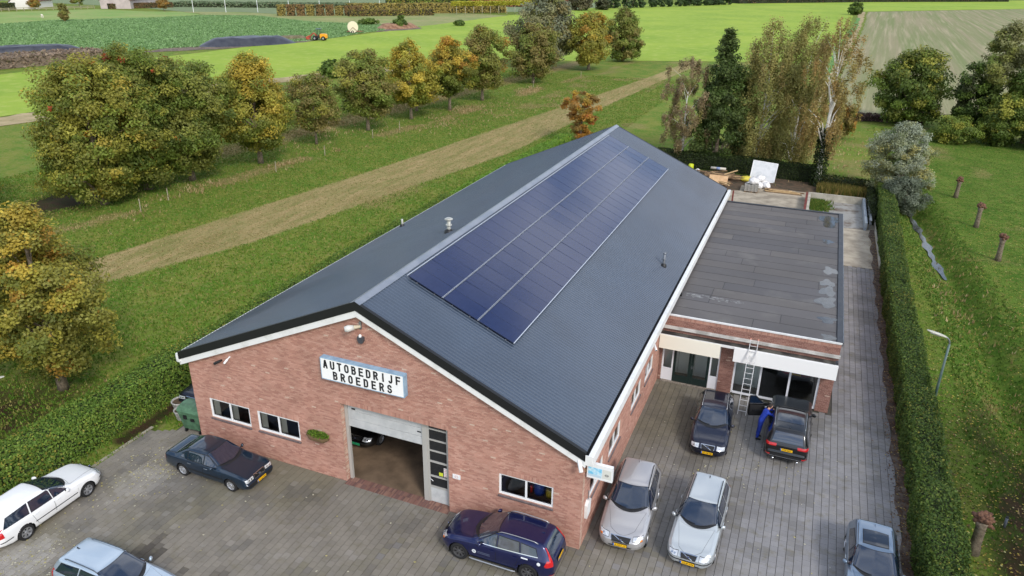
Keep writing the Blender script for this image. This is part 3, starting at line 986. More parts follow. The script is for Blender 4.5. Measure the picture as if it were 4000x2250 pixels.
M('inner_blind', rgb(196, 190, 176), 0.8)
XL, XR_, YF, YB = -9.23, 9.40, 0.20, 37.9
RX, RZ, EZ, ROOFL = 0.14, 8.85, 4.62, 38.1
SR = (RZ - EZ) / (9.5 - RX); SL = (RZ - EZ) / (9.5 + RX)


def roof_z(x):
    return RZ - (x - RX) * SR if x >= RX else RZ + (x - RX) * SL


garage = thing('garage_building', 'long red brick car garage with dark gabled roof and white bargeboards', 'garage', (0, 0.2, 0))
garage.location = (0, 0, 0)
F_to3 = lambda u, z, d: (u, YF + d, z)
R_to3 = lambda u, z, d: (XR_ - d, u, z)
OPF = [(-8.36, -6.08, 1.45, 2.45), (-5.66, -3.40, 1.45, 2.45), (-1.15, 3.83, 0.0, 3.95), (6.03, 8.27, 1.63, 2.60)]
OPR = [(10.62, 12.48, 1.62, 2.56), (7.85, 9.75, 1.62, 2.56), (4.0, 5.9, 1.62, 2.56), (1.25, 3.12, 1.62, 2.56)]
mb = MB(); wall_core(mb, F_to3, XL, XR_, lambda u: roof_z(u) - 0.12, OPF)
gw = mb.build('gable_wall', MORTAR, garage)
brickwork(gw, F_to3, XL, XR_, lambda u: roof_z(u) - 0.42, OPF, 170, seed=5)
mb = MB(); wall_core(mb, R_to3, YF + 0.02, 14.3, lambda u: EZ - 0.1, OPR); wall_core(mb, R_to3, 14.3, YB, lambda u: EZ - 0.1, [])
sw = mb.build('side_wall', MORTAR, garage)
brickwork(sw, R_to3, YF, 14.3, lambda u: EZ - 0.28, OPR, 130, seed=8)
mb = MB(); mb.box(XL, XL + 0.25, YF + 0.26, YB, 0, EZ - 0.1); mb.box(XL, XR_ - 0.26, YB - 0.25, YB, 0, EZ - 0.1); mb.prism([(XL, EZ - 0.1), (XR_, EZ - 0.1), (RX, RZ - 0.2)], 'y', YB - 0.25, YB)
mb.build('rear_wall', M('plain_brick', rgb(160, 114, 98), 0.9, c2=rgb(140, 98, 84), scale=8), garage)
for o_ in OPF[:2] + OPF[3:]:
    soldiers(gw, F_to3, o_[0] - 0.03, o_[1] + 0.03, o_[3] + 0.008)
    window(garage, F_to3, *o_, curtain=o_[0] < 0)
soldiers(gw, F_to3, -1.22, 3.9, 3.957)
for o_ in OPR:
    soldiers(sw, R_to3, o_[0] - 0.03, o_[1] + 0.03, o_[3] + 0.008)
    window(garage, R_to3, *o_)
# brick reveals and threshold of the garage door
rv = lambda u, z, d: (-1.15 - d, u, z)
rv2 = lambda u, z, d: (3.83 + d, u, z)
mb = MB(); mb.box(-1.40, -1.166, YF + 0.26, 0.56, 0, 3.95); mb.box(3.846, 4.06, YF + 0.26, 0.56, 0, 3.95)
rvw = mb.build('door_reveal', MORTAR, garage)
brickwork(rvw, rv, YF, 0.56, lambda u: 3.95, [], 0, seed=15)
brickwork(rvw, rv2, YF, 0.56, lambda u: 3.95, [], 0, seed=16)
mb = MB()
u = -1.15; rs = random.Random(4)
while u < 3.8:
    for r_ in range(2):
        mb.box(u, u + 0.055, 0.0 + r_ * 0.28, 0.27 + r_ * 0.28, -0.03, 0.012 + rs.uniform(-0.003, 0.003), tuple(rs.uniform(0.85, 1.1) * np.array(rs.choice([rgb(128, 92, 82), rgb(112, 84, 78), rgb(140, 106, 92)]))))
    u += 0.064
o = mb.build('threshold', BRICK, garage); tag(o, kind='stuff')
# sectional door, half raised, and the wicket door beside it
ALUP = M('door_panel_grey', rgb(198, 199, 198), 0.45, 0.05, c2=rgb(184, 186, 186), scale=2)
mb = MB(); mb.box(-1.13, -0.99, 0.44, 0.56, 0.012, 3.93); mb.box(2.54, 2.76, 0.44, 0.56, 0.012, 3.93); mb.box(3.70, 3.82, 0.44, 0.56, 0.012, 3.93); mb.box(-0.99, 2.54, 0.45, 0.55, 3.85, 3.93); mb.box(2.76, 3.70, 0.45, 0.55, 3.85, 3.93)
ALUL = M('alu_light', rgb(180, 178, 172), 0.5, 0.15)
mb.build('door_frame', ALUL, garage)
od = None
for k in range(3):
    z0 = 2.72 + k * 0.40
    mb = MB(); mb.box(-0.985, 2.535, 0.50, 0.54, z0, z0 + 0.385)
    for j in range(7):
        mb.box(-0.985, 2.535, 0.490, 0.50, z0 + 0.02 + j * 0.053, z0 + 0.052 + j * 0.053)
    if od is None:
        od = mb.build('overhead_door', ALUP, garage)
    else:
        mb.build('panel', ALUP, od)
mb = MB(); mb.box(-0.8, -0.62, 0.482, 0.490, 3.58, 3.66); mb.box(2.3, 2.48, 0.482, 0.490, 3.30, 3.36); mb.build('vent_grille', DARKPL, od)
mb = MB()
for za, zb in ((2.02, 2.10), (2.56, 2.62), (3.08, 3.14), (3.60, 3.66)):
    mb.box(2.76, 3.70, 0.46, 0.54, za, zb)
for xa, xb in ((2.76, 2.84), (3.62, 3.70)):
    mb.box(xa, xb, 0.465, 0.535, 0.02, 3.85)
for za, zb in ((0.76, 0.84), (1.30, 1.37)):
    mb.box(2.84, 3.62, 0.46, 0.54, za, zb)
wd = mb.build('wicket_door', ALUL, garage)
mb = MB(); mb.box(2.84, 3.62, 0.49, 0.52, 0.02, 0.76)
for j in range(12):
    mb.box(2.84, 3.62, 0.482, 0.49, 0.04 + j * 0.06, 0.075 + j * 0.06)
mb.build('panel', ALUP, wd)
PDARK = M('dark_pane', rgb(34, 36, 38), 0.06, spec=0.6)
for za, zb in ((0.84, 1.30), (1.37, 2.02), (2.10, 2.56), (2.62, 3.08), (3.14, 3.60), (3.66, 3.85)):
    m2 = MB(); m2.box(2.84, 3.62, 0.495, 0.503, za, zb); m2.build('pane', PDARK, wd)
m2 = MB(); m2.tube([(2.86, 0.43, 1.18), (2.93, 0.40, 1.20), (2.99, 0.42, 1.12)], 0.014, 6); m2.tube([(2.86, 0.46, 1.18), (2.86, 0.42, 1.18)], 0.012, 6); m2.build('handle', WHITE_CLEAN, wd)
m2 = MB(); m2.box(3.24, 3.42, 0.488, 0.492, 1.42, 1.58); m2.build('sticker', M('yellow_sticker', rgb(206, 214, 60), 0.5), wd)
m2 = MB(); m2.box(3.46, 3.61, 0.488, 0.492, 1.42, 1.85); m2.build('notice', M('notice_paper', rgb(232, 230, 228), 0.6), wd)
for j in range(5):
    m2 = MB(); m2.box(3.47, 3.60, 0.485, 0.4875, 1.46 + j * 0.08, 1.475 + j * 0.08); m2.build('notice_line', M('notice_red', rgb(214, 90, 70), 0.6), wd)
# interior
IN_FLOOR = M('workshop_floor', rgb(128, 108, 88), 0.55, c2=rgb(100, 84, 68), scale=0.9, var=0.12)
mb = MB(); mb.box(XL + 0.25, XR_ - 0.25, 0.56, 37.6, -0.05, 0.006); mb.build('workshop_floor', IN_FLOOR, garage)
INW = M('inner_wall', rgb(196, 192, 184), 0.9)
mb = MB(); mb.box(XL + 0.26, XR_ - 0.26, 15.0, 15.1, 0, 4.4); mb.box(4.9, 5.0, 0.5, 15, 0, 3.4); mb.box(-3.0, -2.9, 0.5, 1.2, 0, 3.4); mb.box(-3.2, -3.1, 1.2, 15, 0, 3.2)
mb.build('inner_wall', INW, garage)
mb = MB(); mb.box(-9.0, -3.3, 0.5, 4.0, 0.8, 0.84); mb.box(5.3, 9.0, 0.6, 1.25, 1.50, 1.54); mb.build('workbench', M('bench_wood', rgb(120, 96, 72), 0.7), garage)
# roof: corrugated steel, both slopes
ROOF = M('roof_steel', rgb(64, 76, 92), 0.32, 0.0, c2=rgb(60, 71, 86), scale=0.35, spec=0.8, var=0.05, coat=0.35)
def corrugated(x0, z0, x1, z1, ya, yb, pitch=0.19, amp=0.017):
    npitch = int(round((yb - ya) / pitch)); prof = [(0, 0), (0.30, 0), (0.40, 1), (0.62, 1), (0.72, 0)]
    ys, hs = [], []
    for k in range(npitch):
        for t, h in prof:
            ys.append(ya + (k + t) * (yb - ya) / npitch); hs.append(h * amp * 2)
    ys.append(yb); hs.append(0)
    ys = np.array(ys); hs = np.array(hs)
    nrow = 6
    rows = []
    for i in range(nrow):
        t = i / (nrow - 1)
        rows.append(np.stack([np.full_like(ys, x0 + (x1 - x0) * t), ys, z0 + (z1 - z0) * t + hs], -1))
    V = np.concatenate(rows); m_ = len(ys)
    idx = np.arange(nrow * m_).reshape(nrow, m_)
    F = np.stack([idx[:-1, :-1], idx[:-1, 1:], idx[1:, 1:], idx[1:, :-1]], -1).reshape(-1, 4)
    return V, F
V1, F1 = corrugated(RX, RZ, 9.50, EZ, 0.0, ROOFL)
np_mesh('roof', V1, F1, ROOF, parent=garage)
V1, F1 = corrugated(RX, RZ, -9.50, EZ, 0.0, ROOFL)
rfL = np_mesh('roof', V1, F1[:, ::-1], ROOF, parent=garage)
mb = MB(); mb.prism([(-9.45, EZ - 0.1), (-9.45, EZ - 0.03), (RX, RZ - 0.03), (9.45, EZ - 0.03), (9.45, EZ - 0.1), (RX, RZ - 0.12)], 'y', 0.03, ROOFL - 0.02)
mb.build('roof_deck', DARKIN, garage)
mb = MB()
for xa, za in ((RX + 0.23, RZ - 0.23 * SR + 0.055), (RX - 0.23, RZ - 0.23 * SL + 0.055)):
    mb.add([(RX, -0.03, RZ + 0.075), (xa, -0.03, za), (xa, ROOFL + 0.02, za), (RX, ROOFL + 0.02, RZ + 0.075), (RX, -0.03, RZ + 0.06), (xa, -0.03, za - 0.015), (xa, ROOFL + 0.02, za - 0.015), (RX, ROOFL + 0.02, RZ + 0.06)],
           [(0, 1, 2, 3), (7, 6, 5, 4), (0, 4, 5, 1), (2, 6, 7, 3), (1, 5, 6, 2)])
mb.build('ridge_cap', M('ridge_steel', rgb(118, 126, 138), 0.35, 0.0, c2=rgb(132, 138, 148), scale=0.8), garage)


def rake(y0, y1, t0, t1, xe=9.5):
    m_ = MB()
    for sgn in (1, -1):
        xa = xe * sgn; za = EZ
        p = [(RX, y0, RZ + t0), (xa, y0, za + t0), (xa, y0, za + t1), (RX, y0, RZ + t1), (RX, y1, RZ + t0), (xa, y1, za + t0), (xa, y1, za + t1), (RX, y1, RZ + t1)]
        m_.add(p, [(0, 1, 2, 3), (7, 6, 5, 4), (0, 4, 5, 1), (1, 5, 6, 2), (2, 6, 7, 3)])
    return m_


rake(-0.05, 0.10, 0.055, -0.32).build('verge_trim', BLACK, garage)
rake(-0.02, 0.185, -0.322, -0.60, 9.50).build('bargeboard', WHITE, garage)
rake(ROOFL - 0.1, ROOFL + 0.04, 0.05, -0.25).build('verge_trim', BLACK, garage)
for sgn in (1, -1):
    x0, x1 = (9.44, 9.80) if sgn > 0 else (-9.66, -9.44)
    mb = MB()
    xo = x1 if sgn > 0 else x0; xi = x0 if sgn > 0 else x1
    mb.box(min(xo, xo - 0.03 * sgn), max(xo, xo - 0.03 * sgn), -0.04, ROOFL, 4.16, 4.56)
    mb.box(min(xi, xo - 0.03 * sgn), max(xi, xo - 0.03 * sgn), -0.04, ROOFL, 4.16, 4.20)
    mb.box(min(xi, xo - 0.03 * sgn), max(xi, xo - 0.03 * sgn), -0.05, -0.02, 4.16, 4.58)
    if sgn > 0: mb.box(min(xo - 0.03 * sgn, xo - 0.20 * sgn), max(xo - 0.03 * sgn, xo - 0.20 * sgn), -0.02, ROOFL, 4.535, 4.565)
    gt = mb.build('gutter', WHITE, garage)
    mb = MB(); mb.box(min(xi, xo - 0.2 * sgn), max(xi, xo - 0.2 * sgn), -0.018, ROOFL, 4.21, 4.47); mb.build('gutter_bed', BLACK, gt)

# solar array
solar = thing('solar_array', 'long three row array of dark blue solar panels on the garage roof', 'solar panels', (0, 0, 0))
PVM = bpy.data.materials.new('solar_cells'); PVM.use_nodes = True
t_ = PVM.node_tree; b_ = t_.nodes['Principled BSDF']
g_ = t_.nodes.new('ShaderNodeTexCoord'); bk = t_.nodes.new('ShaderNodeTexBrick')
bk.offset = 0; bk.inputs['Scale'].default_value = 1.0; bk.inputs['Brick Width'].default_value = 0.166; bk.inputs['Row Height'].default_value = 0.166; bk.inputs['Mortar Size'].default_value = 0.004
bk.inputs['Color1'].default_value = (*rgb(24, 36, 74), 1); bk.inputs['Color2'].default_value = (*rgb(28, 40, 78), 1); bk.inputs['Mortar'].default_value = (*rgb(34, 46, 80), 1)
t_.links.new(g_.outputs['Object'], bk.inputs['Vector']); t_.links.new(bk.outputs['Color'], b_.inputs['Base Color'])
b_.inputs['Roughness'].default_value = 0.12; b_.inputs['Coat Weight'].default_value = 0.05; b_.inputs['Specular IOR Level'].default_value = 0.5
sl = math.atan(SR); cosr = math.cos(sl)
NP = 30; ARY0, ARY1 = 3.22, 34.2; PW = (ARY1 - ARY0) / NP
rowsx = [(0.62, 2.16), (2.22, 3.75), (3.81, 5.34)]
PL = (rowsx[0][1] - rowsx[0][0]) / cosr
mb = MB(); mb.box(-PL / 2 + 0.01, PL / 2 - 0.01, -PW / 2 + 0.009, PW / 2 - 0.009, 0, 0.034); pvme = mb.mesh('solar_panel'); pvme.materials.append(PVM)
mb = MB(); mb.box(-PL / 2, PL / 2, -PW / 2 + 0.001, -PW / 2 + 0.008, -0.005, 0.038); mb.box(-PL / 2, PL / 2, PW / 2 - 0.008, PW / 2 - 0.001, -0.005, 0.038)
mb.box(-PL / 2 - 0.001, -PL / 2 + 0.011, -PW / 2 + 0.013, PW / 2 - 0.013, -0.005, 0.0375); mb.box(PL / 2 - 0.011, PL / 2 + 0.001, -PW / 2 + 0.013, PW / 2 - 0.013, -0.005, 0.0375)
pfme = mb.mesh('panel_frame'); pfme.materials.append(M('panel_frame_black', rgb(34, 42, 66), 0.3))
rs = random.Random(21)
for (xa, xb) in rowsx:
    for k in range(NP):
        xm = (xa + xb) / 2; y = ARY0 + (k + 0.5) * PW
        o = bpy.data.objects.new('solar_panel', pvme); COL.objects.link(o); o.parent = solar
        o.location = (xm, y, RZ - (xm - RX) * SR + 0.15)
        o.rotation_euler = (rs.gauss(0, 0.0035), sl + rs.gauss(0, 0.0035), 0)
        f_ = bpy.data.objects.new('panel_frame', pfme); COL.objects.link(f_); f_.parent = o
for xg, w_ in ((0.585, 0.03), (2.173, 0.011), (2.207, 0.011), (3.763, 0.011), (3.797, 0.011), (5.375, 0.035)):
    mb = MB(); z = RZ - (xg - RX) * SR + 0.19
    Mr = Matrix.Rotation(sl, 3, 'Y')
    mb.obox((xg, (ARY0 + ARY1) / 2, z), (w_, ARY1 - ARY0 + 0.06, 0.03), Mr)
    mb.build('rail', M('rail_bright', rgb(196, 202, 212), 0.35, 0.3), solar)
for xg in (1.0, 1.8, 2.6, 3.4, 4.2, 5.0):
    mb = MB(); mb.obox((xg, (ARY0 + ARY1) / 2, RZ - (xg - RX) * SR + 0.085), (0.04, ARY1 - ARY0, 0.05), Matrix.Rotation(sl, 3, 'Y')); mb.build('rail', ALU, solar)


def flue(name, label, x, y, h, r, cap, col, capr=None):
    t = thing(name, label, 'flue pipe', (x, y, roof_z(x)))
    mb = MB(); mb.lathe([(r * 2.4, -0.05), (r * 2.2, 0.10), (r * 1.15, 0.16), (r * 1.05, 0.18)], 16); mb.build('base_flashing', BLACK, t, True)
    mb = MB(); mb.lathe([(r, 0.0), (r, h), (r * 0.8, h + 0.01), (0.001, h + 0.01)], 16); mb.build('pipe', col, t, True)
    if cap:
        cr_ = capr or r * 1.9
        mb = MB(); mb.lathe([(r * 1.02, h * 0.55), (r * 1.6, h * 0.58), (r * 1.6, h * 0.66), (r * 1.02, h * 0.68)], 16); mb.build('collar', col, t, True)
        mb = MB(); mb.lathe([(r * 0.9, h + 0.06), (cr_, h + 0.05), (cr_, h + 0.085), (cr_ * 0.6, h + 0.13), (0.001, h + 0.14)], 16); mb.build('cap', col, t, True)
    return t


FLUEW = M('flue_steel', rgb(190, 190, 184), 0.4, 0.3, c2=rgb(160, 160, 150), scale=5)
flue('roof_flue', 'pale steel flue with round cap near the roof ridge', -0.9, 9.91, 0.62, 0.10, True, FLUEW, 0.21)
flue('roof_vent', 'thin pale vent pipe low on the far roof slope', -8.77, 18.54, 0.50, 0.075, False, FLUEW)
flue('roof_flue', 'slim grey flue pipe on the near roof slope below the panels', 8.49, 18.16, 0.72, 0.07, True, M('flue_grey', rgb(120, 124, 130), 0.35, 0.5), 0.11)

# ------------------------------------------------------------------ wall-mounted things on the gable
sg = thing('business_sign', 'white lightbox sign with black letters high on the brick gable', 'sign', (0, 0, 0))
p00 = pixel(1258, 1481, 1, -0.06); p11 = pixel(1576, 1470, 1, -0.06)
SX0, SX1, SZ0, SZ1 = p00.x, p11.x, (p00.z + pixel(1579, 1551, 1, -0.06).z) / 2, (p11.z + pixel(1252.5, 1394, 1, -0.06).z) / 2
BLUEF = M('sign_casing', rgb(150, 184, 206), 0.4, c2=rgb(128, 160, 186), scale=4)
mb = MB(); mb.box(SX0, SX1, -0.055, 0.195, SZ0, SZ1); mb.build('casing', BLUEF, sg)
mb = MB(); mb.box(SX0 + 0.03, SX1 - 0.03, -0.068, -0.057, SZ0 + 0.03, SZ1 - 0.03); mb.build('face', M('sign_face', rgb(244, 244, 242), 0.4), sg)
mb = MB()
for a, b, c_, d_ in ((SX0, SX1, SZ1 - 0.03, SZ1), (SX0, SX1, SZ0, SZ0 + 0.03), (SX0, SX0 + 0.03, SZ0 + 0.03, SZ1 - 0.03), (SX1 - 0.03, SX1, SZ0 + 0.03, SZ1 - 0.03)):
    mb.box(a, b, -0.072, -0.0552, c_, d_)
mb.build('sign_frame', BLUEF, sg)


def arc(cx, cy, rx, ry, a0, a1, n=8):
    return [(cx + rx * math.cos(R(a0 + (a1 - a0) * i / n)), cy + ry * math.sin(R(a0 + (a1 - a0) * i / n))) for i in range(n + 1)]


LET = {
    'A': [[(0, 0), (0.42, 1), (0.58, 1), (1, 0)], [(0.14, 0.3), (0.86, 0.3)]],
    'U': [[(0, 1)] + [(0, 0.28)] + arc(0.5, 0.28, 0.5, 0.28, 180, 360) + [(1, 1)]],
    'T': [[(0, 1), (1, 1)], [(0.5, 1), (0.5, 0)]],
    'O': [arc(0.5, 0.72, 0.5, 0.28, 0, 180) + arc(0.5, 0.28, 0.5, 0.28, 180, 360) + [(1, 0.72)]],
    'B': [[(0, 0), (0, 1)], [(0, 1), (0.5, 1)] + arc(0.55, 0.77, 0.38, 0.23, 90, -90, 8) + [(0, 0.54)], [(0, 0.54), (0.55, 0.54)] + arc(0.55, 0.27, 0.45, 0.27, 90, -90, 8) + [(0, 0)]],
    'E': [[(1, 1), (0, 1), (0, 0), (1, 0)], [(0, 0.53), (0.85, 0.53)]],
    'D': [[(0, 0), (0, 1)], [(0, 1), (0.45, 1)] + arc(0.45, 0.68, 0.55, 0.32, 90, 0, 6) + arc(0.45, 0.32, 0.55, 0.32, 0, -90, 6) + [(0, 0)]],
    'R': [[(0, 0), (0, 1)], [(0, 1), (0.5, 1)] + arc(0.5, 0.75, 0.5, 0.25, 90, -90, 8) + [(0, 0.5)], [(0.5, 0.5), (1, 0)]],
    'I': [[(0.5, 0), (0.5, 1)]],
    'J': [[(0.85, 1), (0.85, 0.28)] + arc(0.45, 0.28, 0.4, 0.28, 0, -150, 8)],
    'F': [[(1, 1), (0, 1), (0, 0)], [(0, 0.52), (0.85, 0.52)]],
    'S': [arc(0.5, 0.74, 0.48, 0.26, 25, 180, 8) + arc(0.5, 0.74, 0.48, 0.24, 200, 270, 4) + arc(0.5, 0.27, 0.5, 0.24, 80, 0, 5) + arc(0.5, 0.26, 0.5, 0.26, 0, -155, 8)],
}


def ribbon(mb, pts, w, to3, d0, d1):
    """flat stroke of width w along 2D points, extruded between depths d0 and d1"""
    pts = [Vector((p[0], p[1])) for p in pts]
    clean = [pts[0]]
    for p in pts[1:]:
        if (p - clean[-1]).length > 1e-4: clean.append(p)
    pts = clean; n = len(pts); Lf, Rt = [], []
    closed = (pts[0] - pts[-1]).length < 1e-3
    for i in range(n):
        a = pts[i - 1] if i > 0 else (pts[-2] if closed else None); b = pts[i + 1] if i < n - 1 else (pts[1] if closed else None)
        d1_ = (pts[i] - a).normalized() if a is not None else None; d2_ = (b - pts[i]).normalized() if b is not None else None
        if d1_ is None: d1_ = d2_
        if d2_ is None: d2_ = d1_
        nn = Vector((-(d1_ + d2_).y, (d1_ + d2_).x))
        if nn.length < 1e-6: nn = Vector((-d1_.y, d1_.x))
        nn.normalize()
        k = 1 / max(0.5, nn.dot(Vector((-d1_.y, d1_.x))))
        p = pts[i].copy()
        if not closed and i == 0: p -= d2_ * 0
        Lf.append(p + nn * w / 2 * k); Rt.append(p - nn * w / 2 * k)
    for i in range(n - 1):
        q = [Lf[i], Lf[i + 1], Rt[i + 1], Rt[i]]
        fr = [to3(p.x, p.y, d0) for p in q]; bk_ = [to3(p.x, p.y, d1) for p in q]
        mb.add(fr + bk_, [(0, 1, 2, 3), (7, 6, 5, 4), (0, 4, 5, 1), (1, 5, 6, 2), (2, 6, 7, 3), (3, 7, 4, 0)])


LETM = M('letter_black', rgb(26, 26, 28), 0.5)
SW_, SH_ = SX1 - SX0, SZ1 - SZ0
for txt, ua, ub, va, vb in (('AUTOBEDRIJF', 0.036, 0.962, 0.085, 0.465), ('BROEDERS', 0.150, 0.858, 0.545, 0.925)):
    nlt = len(txt); lw = 0.205; hh = SH_ * (vb - va); tw = 0.066
    pitch = (SW_ * (ub - ua) - lw) / (nlt - 1)
    for i, chh in enumerate(txt):
        x0 = SX0 + SW_ * ua + i * pitch; z0 = SZ1 - SH_ * vb
        mb = MB()
        for q, st in enumerate(LET[chh]):
            pts = [(x0 + tw / 2 + p[0] * (lw - tw), z0 + tw / 2 + p[1] * (hh - tw)) for p in st]
            if st[0] != st[-1]:
                a = Vector(pts[0]) - Vector(pts[1]); a.normalize(); b = Vector(pts[-1]) - Vector(pts[-2]); b.normalize()
                e0 = tw / 2; pts[0] = tuple(Vector(pts[0]) + a * e0); pts[-1] = tuple(Vector(pts[-1]) + b * e0)
            ribbon(mb, pts, tw, lambda u, v, d: (u, d, v), -0.080 - 0.001 * q, -0.066)
        mb.build('letter', LETM, sg)

# floodlight, sensor, cameras, plaque, flower basket
fl = thing('floodlight', 'pale clear lens floodlight on an arm below the gable apex', 'floodlight', (0, 0, 0))
pm_ = pixel(1408, 1270, 1, 0.18)
mb = MB(); mb.box(pm_.x - 0.05, pm_.x + 0.05, 0.15, 0.2, pm_.z - 0.16, pm_.z + 0.16); mb.build('bracket', STEEL, fl)
mb = MB(); mb.tube([(pm_.x, 0.16, pm_.z - 0.05), (pm_.x - 0.18, -0.02, pm_.z - 0.04)], [0.05, 0.09], 10); mb.build('housing', M('lamp_beige', rgb(196, 186, 160), 0.4), fl)
mb = MB(); mb.tube([(pm_.x - 0.18, -0.02, pm_.z - 0.04), (pm_.x - 0.34, -0.17, pm_.z - 0.06), (pm_.x - 0.44, -0.26, pm_.z - 0.07)], [0.10, 0.14, 0.10], 12); mb.build('lens', M('lamp_lens', rgb(206, 206, 200), 0.15), fl, True)
al = thing('alarm_box', 'small dark grey alarm siren under the gable floodlight', 'alarm', (0, 0, 0))
pm_ = pixel(1408, 1326, 1, 0.1)
mb = MB(); mb.prism([(pm_.x - 0.13, pm_.z - 0.06), (pm_.x - 0.08, pm_.z - 0.16), (pm_.x + 0.08, pm_.z - 0.16), (pm_.x + 0.13, pm_.z - 0.06), (pm_.x + 0.13, pm_.z + 0.1), (pm_.x - 0.13, pm_.z + 0.1)], 'y', 0.06, 0.198); mb.build('housing', M('alarm_grey', rgb(70, 72, 78), 0.5), al)
mb = MB(); mb.lathe([(0.06, 0.0), (0.06, 0.06), (0.04, 0.1), (0.001, 0.11)], 12, (pm_.x - 0.02, 0.12, pm_.z + 0.1)); mb.build('beacon', WHITE_CLEAN, al, True)


def bullet_camera(label, base, tip, r, col, wall):
    t = thing('security_camera', label, 'camera', (0, 0, 0))
    base = Vector(base); tip = Vector(tip); d = (tip - base).normalized()
    mb = MB(); mb.tube([wall, Vector(wall) * 0.4 + base * 0.6, base], [r * 0.9, r * 0.5, r * 0.5], 8); mb.build('bracket', col, t, True)
    mb = MB(); mb.tube([base - d * 0.05, base, tip, tip + d * 0.02], [r * 0.7, r, r, r * 0.85], 12); mb.build('housing', col, t, True)
    mb = MB(); mb.tube([tip + d * 0.021, tip + d * 0.03], [r * 0.6, r * 0.55], 12); mb.build('lens', BLACK, t, True)
    return t


pb = pixel(853, 1413, 1, 0.1)
bullet_camera('black bullet camera on the gable beside the left eave', (pb.x + 0.08, 0.08, pb.z + 0.05), (pb.x - 0.12, -0.03, pb.z - 0.06), 0.06, BLACK, (pb.x + 0.1, 0.2, pb.z + 0.05))
pb = pixel(888, 1406, 1, 0.1)
bullet_camera('white bullet camera beside the black one near the left eave', (pb.x + 0.03, 0.06, pb.z + 0.04), (pb.x - 0.05, -0.05, pb.z - 0.10), 0.05, WHITE_CLEAN, (pb.x + 0.08, 0.2, pb.z + 0.14))
pb = pixel(2266, 1809, 1, 0.05)
bullet_camera('long white camera on the gable under the right eave', (pb.x - 0.05, 0.04, pb.z + 0.14), (pb.x + 0.12, -0.18, pb.z - 0.2), 0.075, WHITE_CLEAN, (pb.x - 0.12, 0.2, pb.z + 0.22))
pb = pixel(2545, 1350, 0, 9.5)
bullet_camera('white camera high on the side wall near the annex', (9.62, pb.y + 0.1, pb.z + 0.02), (9.78, pb.y - 0.2, pb.z - 0.1), 0.065, WHITE_CLEAN, (9.4, pb.y + 0.12, pb.z + 0.05))
pl_ = thing('wall_plaque', 'small white plaque on the brick right of the wicket door', 'plaque', (0, 0, 0))
pb = pixel(1784, 1862, 1, 0.19)
mb = MB(); mb.box(pb.x - 0.17, pb.x + 0.17, 0.165, 0.197, pb.z - 0.1, pb.z + 0.1); mb.build('plate', WHITE_CLEAN, pl_)
mb = MB(); ribbon(mb, arc(pb.x, pb.z, 0.07, 0.05, 0, 360, 14), 0.016, lambda u, v, d: (u, d, v), 0.160, 0.164); mb.build('ring_mark', M('plaque_red', rgb(206, 150, 140), 0.6), pl_)
bs = thing('flower_basket', 'hanging basket of small green plants between window and garage door', 'flower basket', (0, 0, 0))
pb = pixel(1243, 1695, 1, 0.05)
mb = MB(); mb.tube([(pb.x - 0.55, 0.0, pb.z - 0.1), (pb.x - 0.3, -0.05, pb.z - 0.2), (pb.x + 0.3, -0.05, pb.z - 0.2), (pb.x + 0.55, 0.0, pb.z - 0.1)], [0.06, 0.12, 0.12, 0.06], 8); mb.build('basket', M('coir', rgb(96, 76, 50), 0.9), bs)
N_ = 900
th = RNG.uniform(0, 2 * np.pi, N_); uu = RNG.uniform(-1, 1, N_); rr_ = np.sqrt(RNG.uniform(0.2, 1, N_))
cxs = pb.x + uu * 0.52; czs = pb.z + 0.02 + np.sin(th) * rr_ * 0.20 * np.sqrt(1 - uu ** 2 * 0.8) - 0.05; cys = 0.02 + np.cos(th) * rr_ * 0.17 * np.sqrt(1 - uu ** 2 * 0.8)


def leaf_quads(P, size, nrm=None, spread=0.8, aspect=0.6):
    N = len(P)
    if nrm is None:
        nrm = np.zeros((N, 3)); nrm[:, 2] = 1
    nn = nrm + RNG.normal(0, spread, (N, 3)); nn /= np.linalg.norm(nn, axis=1, keepdims=True) + 1e-9
    rv_ = RNG.normal(0, 1, (N, 3))
    a = np.cross(nn, rv_); a /= np.linalg.norm(a, axis=1, keepdims=True) + 1e-9
    b = np.cross(nn, a)
    s = (size * RNG.uniform(0.65, 1.35, N))[:, None] if np.isscalar(size) else (size * RNG.uniform(0.65, 1.35, N))[:, None]
    V = np.stack([P - a * s, P - b * s * aspect, P + a * s, P + b * s * aspect], 1).reshape(-1, 3)
    return V, np.arange(len(V)).reshape(-1, 4)


V, F = leaf_quads(np.stack([cxs, cys, czs], -1), 0.035)
np_mesh('foliage', V, F, LEAF, pick(N_, [rgb(96, 132, 40), rgb(130, 160, 56), rgb(70, 104, 34)], [3, 3, 2]), parent=bs)
